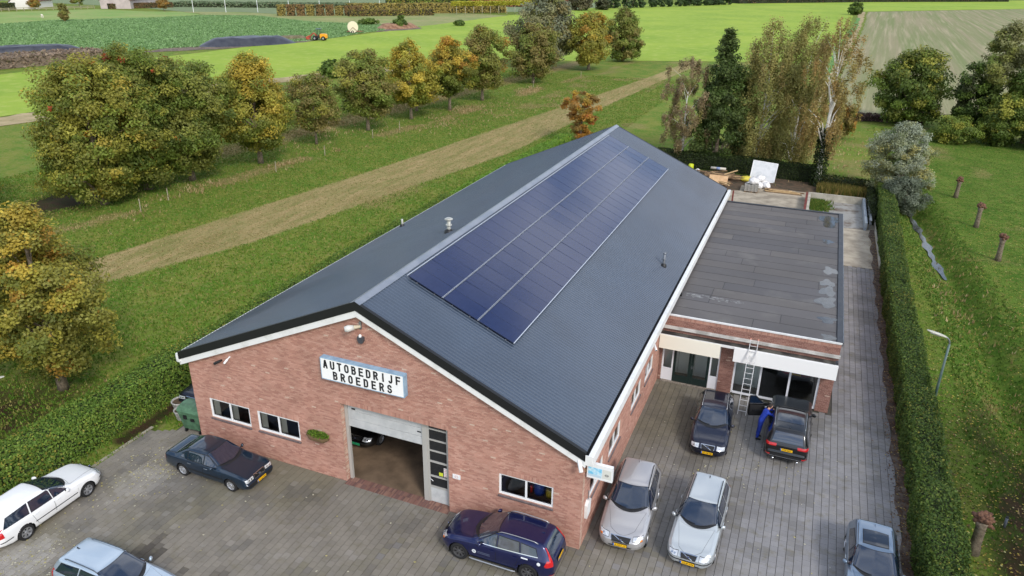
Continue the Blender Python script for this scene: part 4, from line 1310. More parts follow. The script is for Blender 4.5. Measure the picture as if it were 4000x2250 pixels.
# projecting sign on the corner and meter box on the side wall
ps = thing('projecting_sign', 'white projecting sign with blue sky picture on the building corner', 'sign', (0, 0, 0))
q = [pixel(x_, y_, 1, 0.32) for x_, y_ in ((2295, 1807), (2395, 1831), (2390, 1886), (2291, 1864))]
x0, x1, z0, z1 = q[0].x, q[1].x, (q[2].z + q[3].z) / 2, (q[0].z + q[1].z) / 2
mb = MB(); mb.box(x0, x1, 0.32, 0.46, z0, z1); mb.build('casing', WHITE_CLEAN, ps)
mb = MB(); mb.box(9.38, x0 + 0.02, 0.36, 0.42, z0 + 0.18, z0 + 0.3); mb.box(9.38, x0 + 0.02, 0.36, 0.42, z1 - 0.2, z1 - 0.12); mb.build('bracket', M('rust_bracket', rgb(170, 138, 100), 0.6, c2=rgb(120, 84, 56), scale=20), ps)
w_ = x1 - x0
mb = MB(); mb.box(x0 + 0.05 * w_, x0 + 0.58 * w_, 0.313, 0.318, z0 + 0.30 * (z1 - z0), z0 + 0.76 * (z1 - z0)); mb.build('picture', M('sky_picture', rgb(112, 196, 232), 0.4, c2=rgb(206, 232, 242), scale=5), ps)
mb = MB(); mb.box(x0 + 0.05 * w_, x0 + 0.58 * w_, 0.313, 0.318, z0 + 0.14 * (z1 - z0), z0 + 0.29 * (z1 - z0)); mb.build('picture_band', M('band_blue', rgb(188, 210, 224), 0.4), ps)
mb = MB(); mb.box(x0 + 0.61 * w_, x0 + 0.95 * w_, 0.313, 0.318, z0 + 0.16 * (z1 - z0), z0 + 0.78 * (z1 - z0)); mb.build('grey_panel', M('panel_light', rgb(214, 214, 206), 0.4), ps)
mb = MB(); ribbon(mb, arc(x0 + 0.78 * w_, z0 + 0.42 * (z1 - z0), 0.07, 0.045, 0, 360, 14), 0.012, lambda u, v, d: (u, d, v), 0.308, 0.312); mb.box(x0 + 0.72 * w_, x0 + 0.84 * w_, 0.308, 0.312, z0 + 0.40 * (z1 - z0), z0 + 0.44 * (z1 - z0)); mb.build('emblem', M('emblem_grey', rgb(90, 92, 94), 0.5), ps)
mt = thing('meter_box', 'weathered white meter cover on the side wall near the corner', 'meter box', (0, 0, 0))
pb = pixel(2299, 1984, 0, 9.5)
mb = MB(); mb.prism([(pb.y - 0.22, pb.z - 0.36), (pb.y + 0.2, pb.z - 0.3), (pb.y + 0.26, pb.z + 0.28), (pb.y - 0.05, pb.z + 0.4), (pb.y - 0.25, pb.z + 0.26)], 'x', 9.402, 9.52); mb.build('cover', WHITE, mt)
mb = MB(); mb.tube([(9.46, pb.y + 0.05, pb.z + 0.38), (9.44, pb.y + 0.08, pb.z + 0.75)], 0.02, 6); mb.build('pipe', STEEL, mt)

# ------------------------------------------------------------------ flat-roofed annex (showroom)
annex = thing('showroom_annex', 'low flat roofed brick annex with showroom windows beside the garage', 'building', (0, 0, 0))
AX0, AX1, AY0, AY1, AZ = 9.40, 18.10, 14.30, 36.80, 3.98
A_to3 = lambda u, z, d: (u, AY0 + d, z)
AR_to3 = lambda u, z, d: (AX1 - d, u, z)
OPA = [(9.55, 12.56, 0.0, 2.62), (13.28, 17.47, 0.0, 2.62)]
mb = MB(); wall_core(mb, A_to3, AX0 + 0.01, AX1, lambda u: AZ - 0.06, OPA)
aw = mb.build('front_wall', MORTAR, annex)
ABR = [rgb(146, 106, 94), rgb(138, 98, 87), rgb(154, 114, 101), rgb(132, 94, 84), rgb(150, 112, 100)]
brickwork(aw, A_to3, AX0 + 0.01, AX1, lambda u: AZ - 0.26, OPA, 120, seed=31, cols=ABR)
soldiers(aw, A_to3, AX0 + 0.02, AX1, AZ - 0.25, 0.17)
soldiers(aw, A_to3, 12.56, 13.28, 2.62, 0.2)
mb = MB(); wall_core(mb, AR_to3, AY0 + 0.26, AY1, lambda u: AZ - 0.06, [])
mb.box(AX0 + 0.02, AX1 - 0.26, AY1 - 0.25, AY1, 0, AZ - 0.06)
arw = mb.build('side_wall', MORTAR, annex)
brickwork(arw, AR_to3, AY0, AY1, lambda u: AZ - 0.06, [], 0, seed=33, cols=ABR)
mb = MB(); mb.box(AX0 + 0.01, AX1, AY0, AY1, AZ - 0.055, AZ - 0.02)
ar = mb.build('flat_roof', M('bitumen_base', rgb(52, 52, 54), 0.8), annex)
FELT = M('roofing_felt', (0.1, 0.1, 0.1), 0.55, attr=True, c2=rgb(118, 114, 108), scale=0.5, lo=0.55, hi=0.9, bump=0.2, bscale=40, bdist=0.004, var=0.14, spec=0.35)
rs = random.Random(12)
nf = 20; fy = (AY1 - AY0 - 0.25) / nf
for k in range(nf):
    y0 = AY0 + 0.06 + k * fy
    cuts = sorted([AX0 + 0.12] + [rs.uniform(11, 17)] + ([rs.uniform(11, 17)] if rs.random() < 0.25 else []) + [AX1 - 0.24])
    for a, b in zip(cuts[:-1], cuts[1:]):
        if b - a < 0.5: continue
        warm = rs.uniform(0, 1)
        cc = tuple((np.array(rgb(86, 83, 83)) * (1 - warm) + np.array(rgb(96, 91, 87)) * warm) * rs.uniform(0.92, 1.08))
        mb = MB(); mb.box(a + 0.014, b - 0.014, y0 + 0.026, y0 + fy - 0.026, AZ - 0.021, AZ - 0.006 + rs.uniform(-0.002, 0.002), cc)
        mb.build('felt_sheet', FELT, ar)
TRIM = M('roof_trim', rgb(46, 50, 58), 0.5, c2=rgb(60, 62, 66), scale=1.5)
mb = MB(); mb.box(AX1 - 0.22, AX1 + 0.05, AY0 + 0.03, AY1 + 0.04, AZ - 0.15, AZ + 0.06); mb.box(AX0 + 0.3, AX1 - 0.22, AY1 - 0.17, AY1 + 0.04, AZ - 0.15, AZ + 0.055); mb.build('roof_edge', TRIM, annex)
mb = MB(); mb.box(AX1 + 0.051, AX1 + 0.07, AY0, AY1 + 0.04, AZ - 0.15, AZ + 0.066); mb.build('edge_strip', STEEL, annex)
mb = MB(); mb.box(AX0 + 0.06, AX1 + 0.03, AY0 - 0.045, AY0 + 0.03, AZ - 0.055, AZ + 0.03); mb.build('coping', WHITE, annex)
PUD = M('puddle', rgb(74, 77, 80), 0.05, c2=rgb(60, 62, 62), scale=3, spec=0.6)
for k, (cx, cy, rx, ry) in enumerate([(17.25, 34.7, 0.62, 1.5), (17.2, 29.9, 0.32, 0.45), (17.45, 24.3, 0.42, 0.6), (17.3, 22.2, 0.42, 0.5), (17.35, 20.9, 0.42, 0.7), (17.3, 19.3, 0.52, 0.75), (17.4, 16.9, 0.42, 0.42), (17.5, 14.75, 0.34, 0.36)]):
    mb = MB(); n_ = 26
    ring = []
    for i in range(n_):
        a = 2 * math.pi * i / n_; w = 1 + 0.22 * math.sin(a * 3 + k) + 0.14 * math.sin(a * 5 + 2 * k)
        ring.append((min(cx + rx * w * math.cos(a), AX1 - 0.225), max(cy + ry * w * math.sin(a), AY0 + 0.05), AZ - 0.0015))
    mb.face(ring)
    o = mb.build('puddle', PUD, fix=False); tag(o, kind='structure')
# lime streak and roof drain
mb = MB()
rs = random.Random(9)
for i in range(60):
    x = 10.0 + 3.1 * rs.random(); w = rs.uniform(0.06, 0.32); y = 17.25 + rs.gauss(0, 0.11)
    mb.face([(x, y, AZ - 0.0025), (x + w, y + rs.uniform(-0.03, 0.03), AZ - 0.0025), (x + w * 0.9, y + rs.uniform(0.02, 0.07), AZ - 0.0025), (x + w * 0.1, y + rs.uniform(0.02, 0.07), AZ - 0.0025)])
o = mb.build('lime_stain', M('lime_stain', rgb(156, 156, 154), 0.7), ar, fix=False); tag(o, kind='stuff')
mb = MB(); mb.box(9.66, 9.86, 16.86, 17.08, AZ - 0.02, AZ + 0.12); mb.build('roof_outlet', BLACK, annex)
# canopy trough in front of the parapet
CY0 = 13.72
mb = MB(); mb.box(AX0 + 0.03, AX1 + 0.01, CY0 + 0.02, AY0, 2.92, 2.99)
cn_ = mb.build('canopy', M('trough_floor', rgb(92, 90, 82), 0.8, c2=rgb(44, 42, 40), scale=1.2, lo=0.42, hi=0.58), annex)
mb = MB(); mb.box(AX0 + 0.03, AX1 + 0.01, CY0 - 0.02, CY0 + 0.02, 2.93, 3.06); mb.build('canopy_lip', WHITE, cn_)
mb = MB(); mb.box(AX0 + 0.04, AX1 + 0.06, AY0 - 0.13, AY0 - 0.005, 3.20, 3.34); mb.build('ledge', M('ledge_concrete', rgb(206, 204, 198), 0.8, c2=rgb(164, 162, 156), scale=1.4), annex)
FAS1 = M('fascia_cream', rgb(240, 236, 220), 0.45); FAS2 = M('fascia_white', rgb(240, 240, 238), 0.45)
mb = MB(); mb.box(AX0 + 0.03, 12.55, CY0 - 0.05, CY0 - 0.022, 2.25, 3.03); mb.build('fascia', FAS1, annex)
mb = MB(); mb.box(13.22, AX1 + 0.02, CY0 - 0.05, CY0 - 0.022, 2.25, 3.03); mb.build('fascia', FAS2, annex)
mb = MB(); mb.box(AX1 - 0.01, AX1 + 0.018, CY0 - 0.02, AY0, 2.25, 2.92); mb.box(AX1 - 0.14, AX1 - 0.02, CY0 + 0.03, CY0 + 0.25, 2.99, 3.2); mb.build('canopy_end', TRIM, annex)
mb = MB(); mb.box(AX0 + 0.03, 12.55, CY0 - 0.02, AY0 - 0.002, 2.60, 2.64); mb.box(13.22, AX1 - 0.02, CY0 - 0.02, AY0 - 0.002, 2.60, 2.64); mb.build('soffit', WHITE, annex)
# shop fronts
FRAME = M('frame_white', rgb(226, 228, 232), 0.4)
DOORG = M('door_green', rgb(26, 42, 40), 0.35)


def bars(mb, lst, y0=14.36, y1=14.44):
    for a, b, c, d in lst:
        mb.box(a, b, y0, y1, c, d)


def pane(x0_, x1_, z0_, z1_, parent, y=14.40):
    m2 = MB(); m2.box(x0_, x1_, y - 0.004, y + 0.004, z0_, z1_); m2.build('pane', GLASS, parent)


mb = MB(); bars(mb, [(9.56, 9.64, 0.03, 2.62), (10.08, 10.16, 0.03, 2.62), (12.06, 12.14, 0.03, 2.62), (12.48, 12.555, 0.03, 2.62)])
bars(mb, [(9.64, 10.08, 0.70, 0.77), (9.64, 10.08, 2.50, 2.62), (12.14, 12.48, 0.70, 0.77), (12.14, 12.48, 2.50, 2.62), (10.16, 12.06, 2.50, 2.62)], 14.362, 14.438)
sf = mb.build('shop_front', FRAME, annex)
mb = MB(); mb.box(9.64, 10.08, 14.37, 14.43, 0.03, 0.70); mb.build('lower_panel', FRAME, sf)
mb = MB(); mb.box(12.14, 12.48, 14.37, 14.43, 0.03, 0.70); mb.build('lower_panel', FRAME, sf)
pane(9.64, 10.08, 0.77, 2.5, sf); pane(12.14, 12.48, 0.77, 2.5, sf)
for a, b in ((10.17, 11.105), (11.115, 12.05)):
    mb = MB(); bars(mb, [(a, a + 0.13, 0.03, 2.5), (b - 0.13, b, 0.03, 2.5)], 14.35, 14.42); bars(mb, [(a + 0.13, b - 0.13, 0.03, 0.42), (a + 0.13, b - 0.13, 2.38, 2.5)], 14.352, 14.418)
    dr = mb.build('door', DOORG, annex)
    m2 = MB(); m2.box(a + 0.13, b - 0.13, 14.383, 14.39, 0.42, 2.38); m2.build('pane', GLASS, dr)
    if a > 11:
        m2 = MB(); m2.tube([(a + 0.05, 14.34, 1.08), (a + 0.05, 14.28, 1.08), (a + 0.17, 14.28, 1.08)], 0.014, 6); m2.box(a + 0.03, a + 0.07, 14.342, 14.349, 0.96, 1.18); m2.build('handle', STEEL, dr)
mb = MB(); mb.box(9.6, 12.55, 14.18, 14.36, -0.02, 0.03); mb.build('doorstep', M('doorstep', rgb(150, 142, 130), 0.85, c2=rgb(110, 102, 92), scale=12), annex)
mb = MB(); bars(mb, [(13.29, 13.38, 0.06, 2.62), (17.37, 17.465, 0.06, 2.62), (14.60, 14.70, 0.16, 2.5), (16.01, 16.11, 0.16, 2.5)]); bars(mb, [(13.38, 17.37, 0.06, 0.16), (13.38, 17.37, 2.5, 2.62)], 14.342, 14.444)
wf = mb.build('shop_window', FRAME, annex)
for a, b in ((13.38, 14.60), (14.70, 16.01), (16.11, 17.37)):
    pane(a, b, 0.16, 2.5, wf)
mb = MB(); mb.box(AX0 + 0.02, AX1 - 0.27, 14.46, 36.5, 0.0, 0.03); mb.build('showroom_floor', M('carpet_grey', rgb(88, 84, 76), 0.95, c2=rgb(66, 64, 58), scale=25), annex)
mb = MB()
for k in range(6):
    mb.box(9.42 + k * 0.88, 10.28 + k * 0.88, 15.40, 15.46, 0.035, 3.0)
mb.build('partition', M('partition_white', rgb(238, 242, 238), 0.7), annex)
mb = MB(); mb.box(AX0 + 0.02, AX1 - 0.27, 24, 24.1, 0.03, 3.6); mb.build('inner_wall', INW, annex)

# ladder leaning on the fascia
ld = thing('ladder', 'white aluminium ladder leaning on the white annex fascia', 'ladder', (0, 0, 0))
LADM = M('ladder_alu', rgb(214, 212, 210), 0.4, 0.3)
fa, fb = Vector((13.90, 12.50, 0.0)), Vector((14.30, 12.50, 0.0)); ta, tb = Vector((13.93, 13.90, 3.58)), Vector((14.30, 13.90, 3.58))
shift = Vector((0, -0.055, 0))
for a, b in ((fa, ta), (fb, tb)):
    mb = MB(); d = (b - a).normalized(); rot = d.to_track_quat('Z', 'Y').to_matrix()
    mb.obox((a + b) / 2 + shift, (0.03, 0.06, (b - a).length), rot); mb.build('stile', LADM, ld)
    mb = MB(); mb.tube([b + shift - d * 0.02, b + shift + d * 0.06], 0.035, 8); mb.build('end_cap', M('cap_pink', rgb(214, 150, 130), 0.6), ld)
for k in range(13):
    t = 0.05 + k * 0.072
    mb = MB(); mb.tube([fa.lerp(ta, t) + shift, fb.lerp(tb, t) + shift], 0.016, 6); mb.build('rung', LADM, ld)
# ------------------------------------------------------------------ cars
CARGLASS = M('car_glass', rgb(22, 36, 56), 0.03, spec=1.0, coat=1.0)
TYRE = M('tyre_rubber', rgb(26, 26, 27), 0.85)
RIMM = M('alloy', rgb(176, 178, 182), 0.3, 0.7)
RIMD = M('alloy_dark', rgb(112, 112, 114), 0.35, 0.7)
LAMP = M('lamp_clear', rgb(206, 210, 214), 0.08, 0.3, coat=1.0)
AMBER = M('lamp_amber', rgb(226, 120, 30), 0.15, coat=1.0)
RED = M('lamp_red', rgb(190, 22, 26), 0.12, coat=1.0)
PLATEY = M('plate_yellow', rgb(240, 186, 18), 0.4)
PLATEG = M('plate_green', rgb(40, 178, 120), 0.4)
PLATEB = M('plate_blue', rgb(60, 110, 190), 0.4)
PTXT = M('plate_text', rgb(40, 36, 20), 0.6)
SEAM = M('panel_gap', rgb(12, 12, 13), 0.7)


def paint(name, c, metal=0.35, rough=0.28):
    return M('paint_' + name, c, rough, metal, coat=1.0)


def chaikin(P, it=2):
    for _ in range(it):
        Q = [P[:1]]
        a, b = P[:-1], P[1:]
        q = np.empty((2 * len(a), P.shape[1])); q[0::2] = 0.75 * a + 0.25 * b; q[1::2] = 0.25 * a + 0.75 * b
        P = np.concatenate([P[:1], q[1:-1], P[-1:]])
    return P


def smooth_prof(pts, n=4):
    P = chaikin(np.array(pts, float), 2)
    return P[:, 0], P[:, 1]


def poly_resample(pl, n):
    P = np.array(pl, float)
    d = np.r_[0, np.cumsum(np.linalg.norm(np.diff(P, axis=0), axis=1))]
    t = np.linspace(0, d[-1], n)
    return np.stack([np.interp(t, d, P[:, k]) for k in range(P.shape[1])], -1)


class Car:
    def __init__(s, name, label, spec, loc, heading, pm, cat='car', group=None):
        s.sp = spec; s.pm = pm
        s.root = thing(name, label, cat, (loc[0], loc[1], 0), heading, group)
        s.body()

    def body(s):
        sp = s.sp
        px, pz = smooth_prof(sp['prof']); bx_, bz_ = np.array(sp['belt']).T
        xs = np.unique(np.concatenate([np.linspace(sp['xr'], sp['xf'], 100), sp['xr'] + np.array([0.004, 0.012, 0.03, 0.05]), sp['xf'] - np.array([0.004, 0.012, 0.03, 0.05])]))
        secs = []
        zb0 = sp['zb']
        for x in xs:
            zt = float(np.interp(x, px, pz)); zl = min(float(np.interp(x, bx_, bz_)), zt - 0.03); g = zt - zl
            w = sp['hw'] * (1 - 0.035 * ((x - 0.1) / 2.2) ** 2)
            for d, rr_, wend in ((sp['xf'] - x, sp.get('rf', 0.42), sp.get('wef', 0.60)), (x - sp['xr'], sp.get('rr', 0.30), sp.get('wer', 0.74))):
                if d < rr_:
                    w *= wend + (1 - wend) * math.sqrt(max(0, 1 - ((rr_ - d) / rr_) ** 2))
            tum = min(1, g / 0.42); wr = w * ((1 - tum) * 0.84 + tum * sp['roofw'])
            zb = zb0 + 0.10 * max(0, (abs(x) - 1.9) / 0.4)
            P = np.array([(0, zb), (w * 0.78, zb), (w * 0.93, zb + 0.03), (w * 0.985, zb + 0.16), (w, 0.5 * (zb + zl) + 0.02), (w * 0.992, zl - 0.14), (w * 0.965, zl - 0.02), (w * 0.935, zl + 0.02 * tum),
                          (wr + (w * 0.935 - wr) * 0.45, zl + g * 0.52), (wr + 0.015, zl + g * 0.86), (wr * 0.9, zl + g * 0.965), (wr * 0.5, zt - 0.008 * tum), (0, zt)])
            secs.append(chaikin(P, 2))
        m = len(secs[0]); half = np.array(secs)                      # (n, m, 2)
        n = len(xs)
        right = np.zeros((n, m, 3)); right[:, :, 0] = xs[:, None]; right[:, :, 1] = half[:, :, 0]; right[:, :, 2] = half[:, :, 1]
        left = right[:, 1:-1].copy(); left[:, :, 1] *= -1
        ring = np.concatenate([right, left[:, ::-1]], 1)             # closed ring
        k = ring.shape[1]
        V = ring.reshape(-1, 3)
        # nose and tail shape in side view
        for sgn, xe, tab in ((1, sp['xf'], sp['nose']), (-1, sp['xr'], sp['tail'])):
            zt_, dx_ = np.array(tab).T
            t = np.clip(1 - (xe - V[:, 0]) * sgn / 0.5, 0, 1) ** 1.4
            V[:, 0] -= sgn * np.interp(V[:, 2], zt_, dx_) * t
        idx = np.arange(n * k).reshape(n, k)
        F = np.stack([idx[:-1], idx[1:], np.roll(idx, -1, 1)[1:], np.roll(idx, -1, 1)[:-1]], -1).reshape(-1, 4)
        # caps: strips between left and right points
        caps = []
        for e, flip in ((0, False), (n - 1, True)):
            for j in range(m - 1):
                a, b = idx[e, j], idx[e, j + 1]; c, d = idx[e, (k - j - 1) % k if j + 1 < m - 1 else m - 1], idx[e, (k - j) % k]
                q = [a, b, c, d]
                if j == 0: q = [a, b, c, c]
                caps.append(q[::-1] if flip else q)
        caps = [tuple(dict.fromkeys(q)) for q in caps]
        caps = [q for q in caps if len(q) >= 3]
        # wheel arches
        Rw = sp['R']; Ra = Rw + 0.055; wz = Rw
        for wx in (sp['wb'] / 2, -sp['wb'] / 2):
            d = np.hypot(V[:, 0] - wx, V[:, 2] - wz); side = np.abs(V[:, 1]) > sp['hw'] * 0.72
            near = side & (np.abs(d - Ra) < 0.03)
            f = Ra / np.maximum(d, 1e-6)
            V[near, 0] = wx + (V[near, 0] - wx) * f[near]; V[near, 2] = wz + (V[near, 2] - wz) * f[near]
            d = np.hypot(V[:, 0] - wx, V[:, 2] - wz)
            fc = V[F].mean(1); fd = np.hypot(fc[:, 0] - wx, fc[:, 2] - wz)
            F = F[~((fd < Ra - 0.004) & (np.abs(fc[:, 1]) > sp['hw'] * 0.60))]
        me = bpy.data.meshes.new('body')
        me.from_pydata([tuple(v) for v in V], [], [tuple(f) for f in F] + caps)
        me.update()
        bm = bmesh.new(); bm.from_mesh(me); bmesh.ops.remove_doubles(bm, verts=bm.verts, dist=0.0005)
        bmesh.ops.dissolve_degenerate(bm, edges=bm.edges, dist=0.0003)
        bmesh.ops.recalc_face_normals(bm, faces=bm.faces)
        bm.to_mesh(me)
        s.bvh = BVHTree.FromBMesh(bm)
        bm.free()
        me.polygons.foreach_set('use_smooth', [True] * len(me.polygons))
        try:
            me.set_sharp_from_angle(angle=R(38))
        except Exception:
            pass
        s.bodyo = link('body', me, s.pm, s.root)

    # surface patches -------------------------------------------------
    def project(s, view, a, b):
        if view == 'L': o, d = Vector((a, 3, b)), Vector((0, -1, 0))
        elif view == 'R': o, d = Vector((a, -3, b)), Vector((0, 1, 0))
        elif view == 'T': o, d = Vector((a, b, 4)), Vector((0, 0, -1))
        elif view == 'F': o, d = Vector((6, a, b)), Vector((-1, 0, 0))
        else: o, d = Vector((-6, a, b)), Vector((1, 0, 0))
        h = s.bvh.ray_cast(o, d)
        if h[0] is None or (view in 'LR' and abs(h[0].y) < s.sp['hw'] * 0.5):
            h = s.bvh.find_nearest(Vector((a, (s.sp['hw'] if view == 'L' else -s.sp['hw']), b)) if view in 'LR' else o + d * 4)
        n_ = h[1].copy()
        if n_.dot(d) > 0: n_ = -n_
        return h[0], n_

    def patch(s, name, lower, upper, view, mat, off=0.004, n=16, m=6, parent=None, thick=None):
        A = poly_resample(lower, n); B = poly_resample(upper, n)
        V = []
        for j in range(m):
            t = j / (m - 1)
            for i in range(n):
                q = A[i] * (1 - t) + B[i] * t
                p, nn = s.project(view, float(q[0]), float(q[1]))
                V.append(p + nn * off)
        F = [(j * n + i, j * n + i + 1, (j + 1) * n + i + 1, (j + 1) * n + i) for j in range(m - 1) for i in range(n - 1)]
        me = bpy.data.meshes.new(name); me.from_pydata([tuple(v) for v in V], [], F); me.update()
        me.polygons.foreach_set('use_smooth', [True] * len(me.polygons))
        # face outward
        if len(me.polygons):
            c = me.polygons[len(me.polygons) // 2]
            ref = {'L': (0, 1, 0), 'R': (0, -1, 0), 'T': (0, 0, 1), 'F': (1, 0, 0), 'B': (-1, 0, 0)}[view]
            if c.normal.dot(Vector(ref)) < 0: me.flip_normals()
        return link(name, me, mat, parent or s.root)

    def both(s, name, lower, upper, mat, **k):
        return [s.patch(name, lower, upper, v, mat, **k) for v in 'LR']

    def mbpart(s, name, mb, mat, parent=None, smooth=False):
        return mb.build(name, mat, parent or s.root, smooth)

    def wheels(s, rim=RIMM, spokes=6, twist=0.0, sw=0.05):
        sp = s.sp; Rw = sp['R']; rr_ = Rw * 0.66; w2 = 0.105
        key = ('wheel', Rw, rim.name, spokes, twist, sw)
        if key not in Car.cache:
            mb = MB(); mb.lathe([(rr_, -w2), (Rw * 0.90, -w2), (Rw * 0.985, -w2 * 0.8), (Rw, -w2 * 0.4), (Rw, w2 * 0.4), (Rw * 0.985, w2 * 0.8), (Rw * 0.90, w2), (rr_, w2), (rr_, -w2)], 32, axis='y')
            ty = mb.mesh('tyre', True); ty.materials.append(TYRE)
            mb = MB(); mb.lathe([(rr_ + 0.002, w2 * 0.96), (rr_ - 0.018, w2 * 0.98), (rr_ - 0.03, w2 * 0.5), (rr_ - 0.03, -w2 * 0.9), (rr_ + 0.002, -w2 * 0.96)], 32, axis='y')
            mb.lathe([(0.001, w2 * 0.80), (0.045, w2 * 0.80), (0.06, w2 * 0.70), (0.06, w2 * 0.2)], 14, axis='y')
            for q in range(spokes):
                a0 = 2 * math.pi * q / spokes; a1 = a0 + twist
                p0 = Vector((math.cos(a0) * 0.045, w2 * 0.66, math.sin(a0) * 0.045)); p1 = Vector((math.cos(a1) * (rr_ - 0.015), w2 * 0.78, math.sin(a1) * (rr_ - 0.015)))
                d = (p1 - p0); tn = Vector((-d.z, 0, d.x)).normalized()
                h0, h1 = sw * 0.55, sw * 0.75
                v = [p0 - tn * h0, p1 - tn * h1, p1 + tn * h1, p0 + tn * h0]
                v += [q_ + Vector((0, -0.03, 0)) for q_ in v]
                mb.add(v, [(0, 1, 2, 3), (0, 4, 5, 1), (1, 5, 6, 2), (2, 6, 7, 3), (3, 7, 4, 0)])
            rm = mb.mesh('rim', False); rm.materials.append(rim)
            mb = MB(); mb.lathe([(0.001, w2 * 0.15), (rr_ - 0.02, w2 * 0.15), (rr_ - 0.02, -w2 * 0.5), (0.001, -w2 * 0.5)], 24, axis='y')
            hb = mb.mesh('wheel'); hb.materials.append(M('brake_dark', rgb(40, 40, 42), 0.5, 0.4))
            for me_ in (rm, hb):
                bm = bmesh.new(); bm.from_mesh(me_); bmesh.ops.recalc_face_normals(bm, faces=bm.faces); bm.to_mesh(me_); bm.free()
            Car.cache[key] = (hb, ty, rm)
        hb, ty, rm = Car.cache[key]
        for wx in (sp['wb'] / 2, -sp['wb'] / 2):
            for sd_ in (1, -1):
                w = bpy.data.objects.new('wheel', hb); COL.objects.link(w); w.parent = s.root
                w.location = (wx, sd_ * (sp['hw'] - 0.125), Rw); w.rotation_euler = (0, 0, 0 if sd_ > 0 else math.pi)
                for nm, me_ in (('tyre', ty), ('rim', rm)):
                    c = bpy.data.objects.new(nm, me_); COL.objects.link(c); c.parent = w
        # dark wheel housings and underbody
        mb = MB()
        for wx in (sp['wb'] / 2, -sp['wb'] / 2):
            for sd_ in (1, -1):
                y0, y1 = sd_ * sp['hw'] * 0.56, sd_ * (sp['hw'] - 0.03)
                base = len(mb.v)
                for i in range(17):
                    a = math.pi * (-0.12 + 1.24 * i / 16)
                    for y in (y0, y1):
                        mb.v.append((wx + math.cos(a) * (Rw + 0.052), y, Rw + math.sin(a) * (Rw + 0.052)))
                for i in range(16):
                    mb.f.append((base + 2 * i, base + 2 * i + 1, base + 2 * i + 3, base + 2 * i + 2)); mb.c.append(None)
                mb.face([(wx + math.cos(math.pi * (-0.12 + 1.24 * i / 16)) * (Rw + 0.052), y0, Rw + math.sin(math.pi * (-0.12 + 1.24 * i / 16)) * (Rw + 0.052)) for i in range(17)])
        mb.build('wheel_housing', SEAM, s.root, fix=False)

    def door(s, x0, x1, ztop, zbot, cut=None, handle=True, hz=None, hmat=None, sides='LR'):
        """painted door skin over a dark gap"""
        lo = [(x0, zbot), (x1, zbot)] if cut is None else cut
        for v in sides:
            e = 0.009
            g = s.patch('door_gap', [(p[0] + (-e if i == 0 else (e if i == len(lo) - 1 else 0)), p[1] - e) for i, p in enumerate(lo)], [(x0 - e, ztop), (x1 + e, ztop)], v, SEAM, 0.002, 14, 6)
            d = s.patch('door', lo, [(x0, ztop), (x1, ztop)], v, s.pm, 0.006, 14, 6)
            g.parent = d
            if handle:
                hx = x0 + 0.17 if True else x1
                p, nn = s.project(v, hx, hz or ztop - 0.11)
                mb = MB(); c = p + nn * 0.028; mb.tube([c + Vector((-0.10, 0, 0)), c + Vector((-0.07, nn.y * 0.012, 0)), c + Vector((0.07, nn.y * 0.012, 0)), c + Vector((0.10, 0, 0))], [0.008, 0.014, 0.014, 0.008], 6)
                mb.build('handle', hmat or s.pm, d)

    def side_glass(s, wins, frame=BLACK, fmat=None):
        """wins: list of (lower pts, upper pts) in side view; a dark surround is laid under them"""
        for v in 'LR':
            for lo, upq in wins:
                w = s.patch('side_window', lo, upq, v, CARGLASS, 0.007, 14, 7)
                xs0 = lo[0][0]; e = 0.022
                lo2 = [(lo[0][0] - e, lo[0][1] - e)] + [(p[0], p[1] - e) for p in lo[1:-1]] + [(lo[-1][0] + e, lo[-1][1] - e)]
                up2 = [(upq[0][0] - e, upq[0][1] + e)] + [(p[0], p[1] + e) for p in upq[1:-1]] + [(upq[-1][0] + e, upq[-1][1] + e)]
                s.patch('window_seal', lo2, up2, v, frame, 0.004, 14, 7, parent=w)

    def windshield(s, xc, xe, yc, xt, xte, yt, cowl=True):
        """top view: cowl centre/edge x, half width; roof centre/edge x, half width"""
        def curve(x_c, x_e, y_):
            return [(x_c + (x_e - x_c) * (t * t), y_ * t) for t in np.linspace(-1, 1, 13)]
        w = s.patch('windshield', curve(xc, xe, yc), curve(xt, xte, yt), 'T', CARGLASS, 0.008, 22, 10)
        s.patch('windshield_seal', curve(xc + 0.05, xe + 0.04, yc + 0.03), curve(xt - 0.025, xte - 0.03, yt + 0.025), 'T', BLACK, 0.005, 22, 10, parent=w)
        if cowl:
            s.patch('cowl', curve(xc + 0.15, xe + 0.03, yc + 0.015), curve(xc + 0.045, xe + 0.02, yc + 0.02), 'T', DARKPL, 0.008, 22, 3)
            for y0, y1, xx in ((0.62, 0.02, 0.10), (-0.08, -0.62, 0.08)):
                pts = []
                for t in np.linspace(0, 1, 6):
                    yy = y0 + (y1 - y0) * t; xq = xc + (xe - xc) * (yy / yc) ** 2 + 0.02 - 0.05 * (1 - t)
                    p, nn = s.project('T', xq, yy); pts.append(p + nn * 0.02)
                mb = MB(); mb.tube(pts, 0.011, 5); mb.build('wiper', BLACK, s.root)
        return w

    def hood(s, xc, xe, yc, xf, xfe, yf):
        def curve(x_c, x_e, y_):
            return [(x_c + (x_e - x_c) * (t * t), y_ * t) for t in np.linspace(-1, 1, 13)]
        h = s.patch('hood', curve(xc, xe, yc), curve(xf, xfe, yf), 'T', s.pm, 0.006, 22, 12)
        s.patch('hood_gap', curve(xc - 0.012, xe - 0.006, yc + 0.007), curve(xf + 0.006, xfe + 0.006, yf + 0.007), 'T', SEAM, 0.0025, 22, 12, parent=h)
        return h

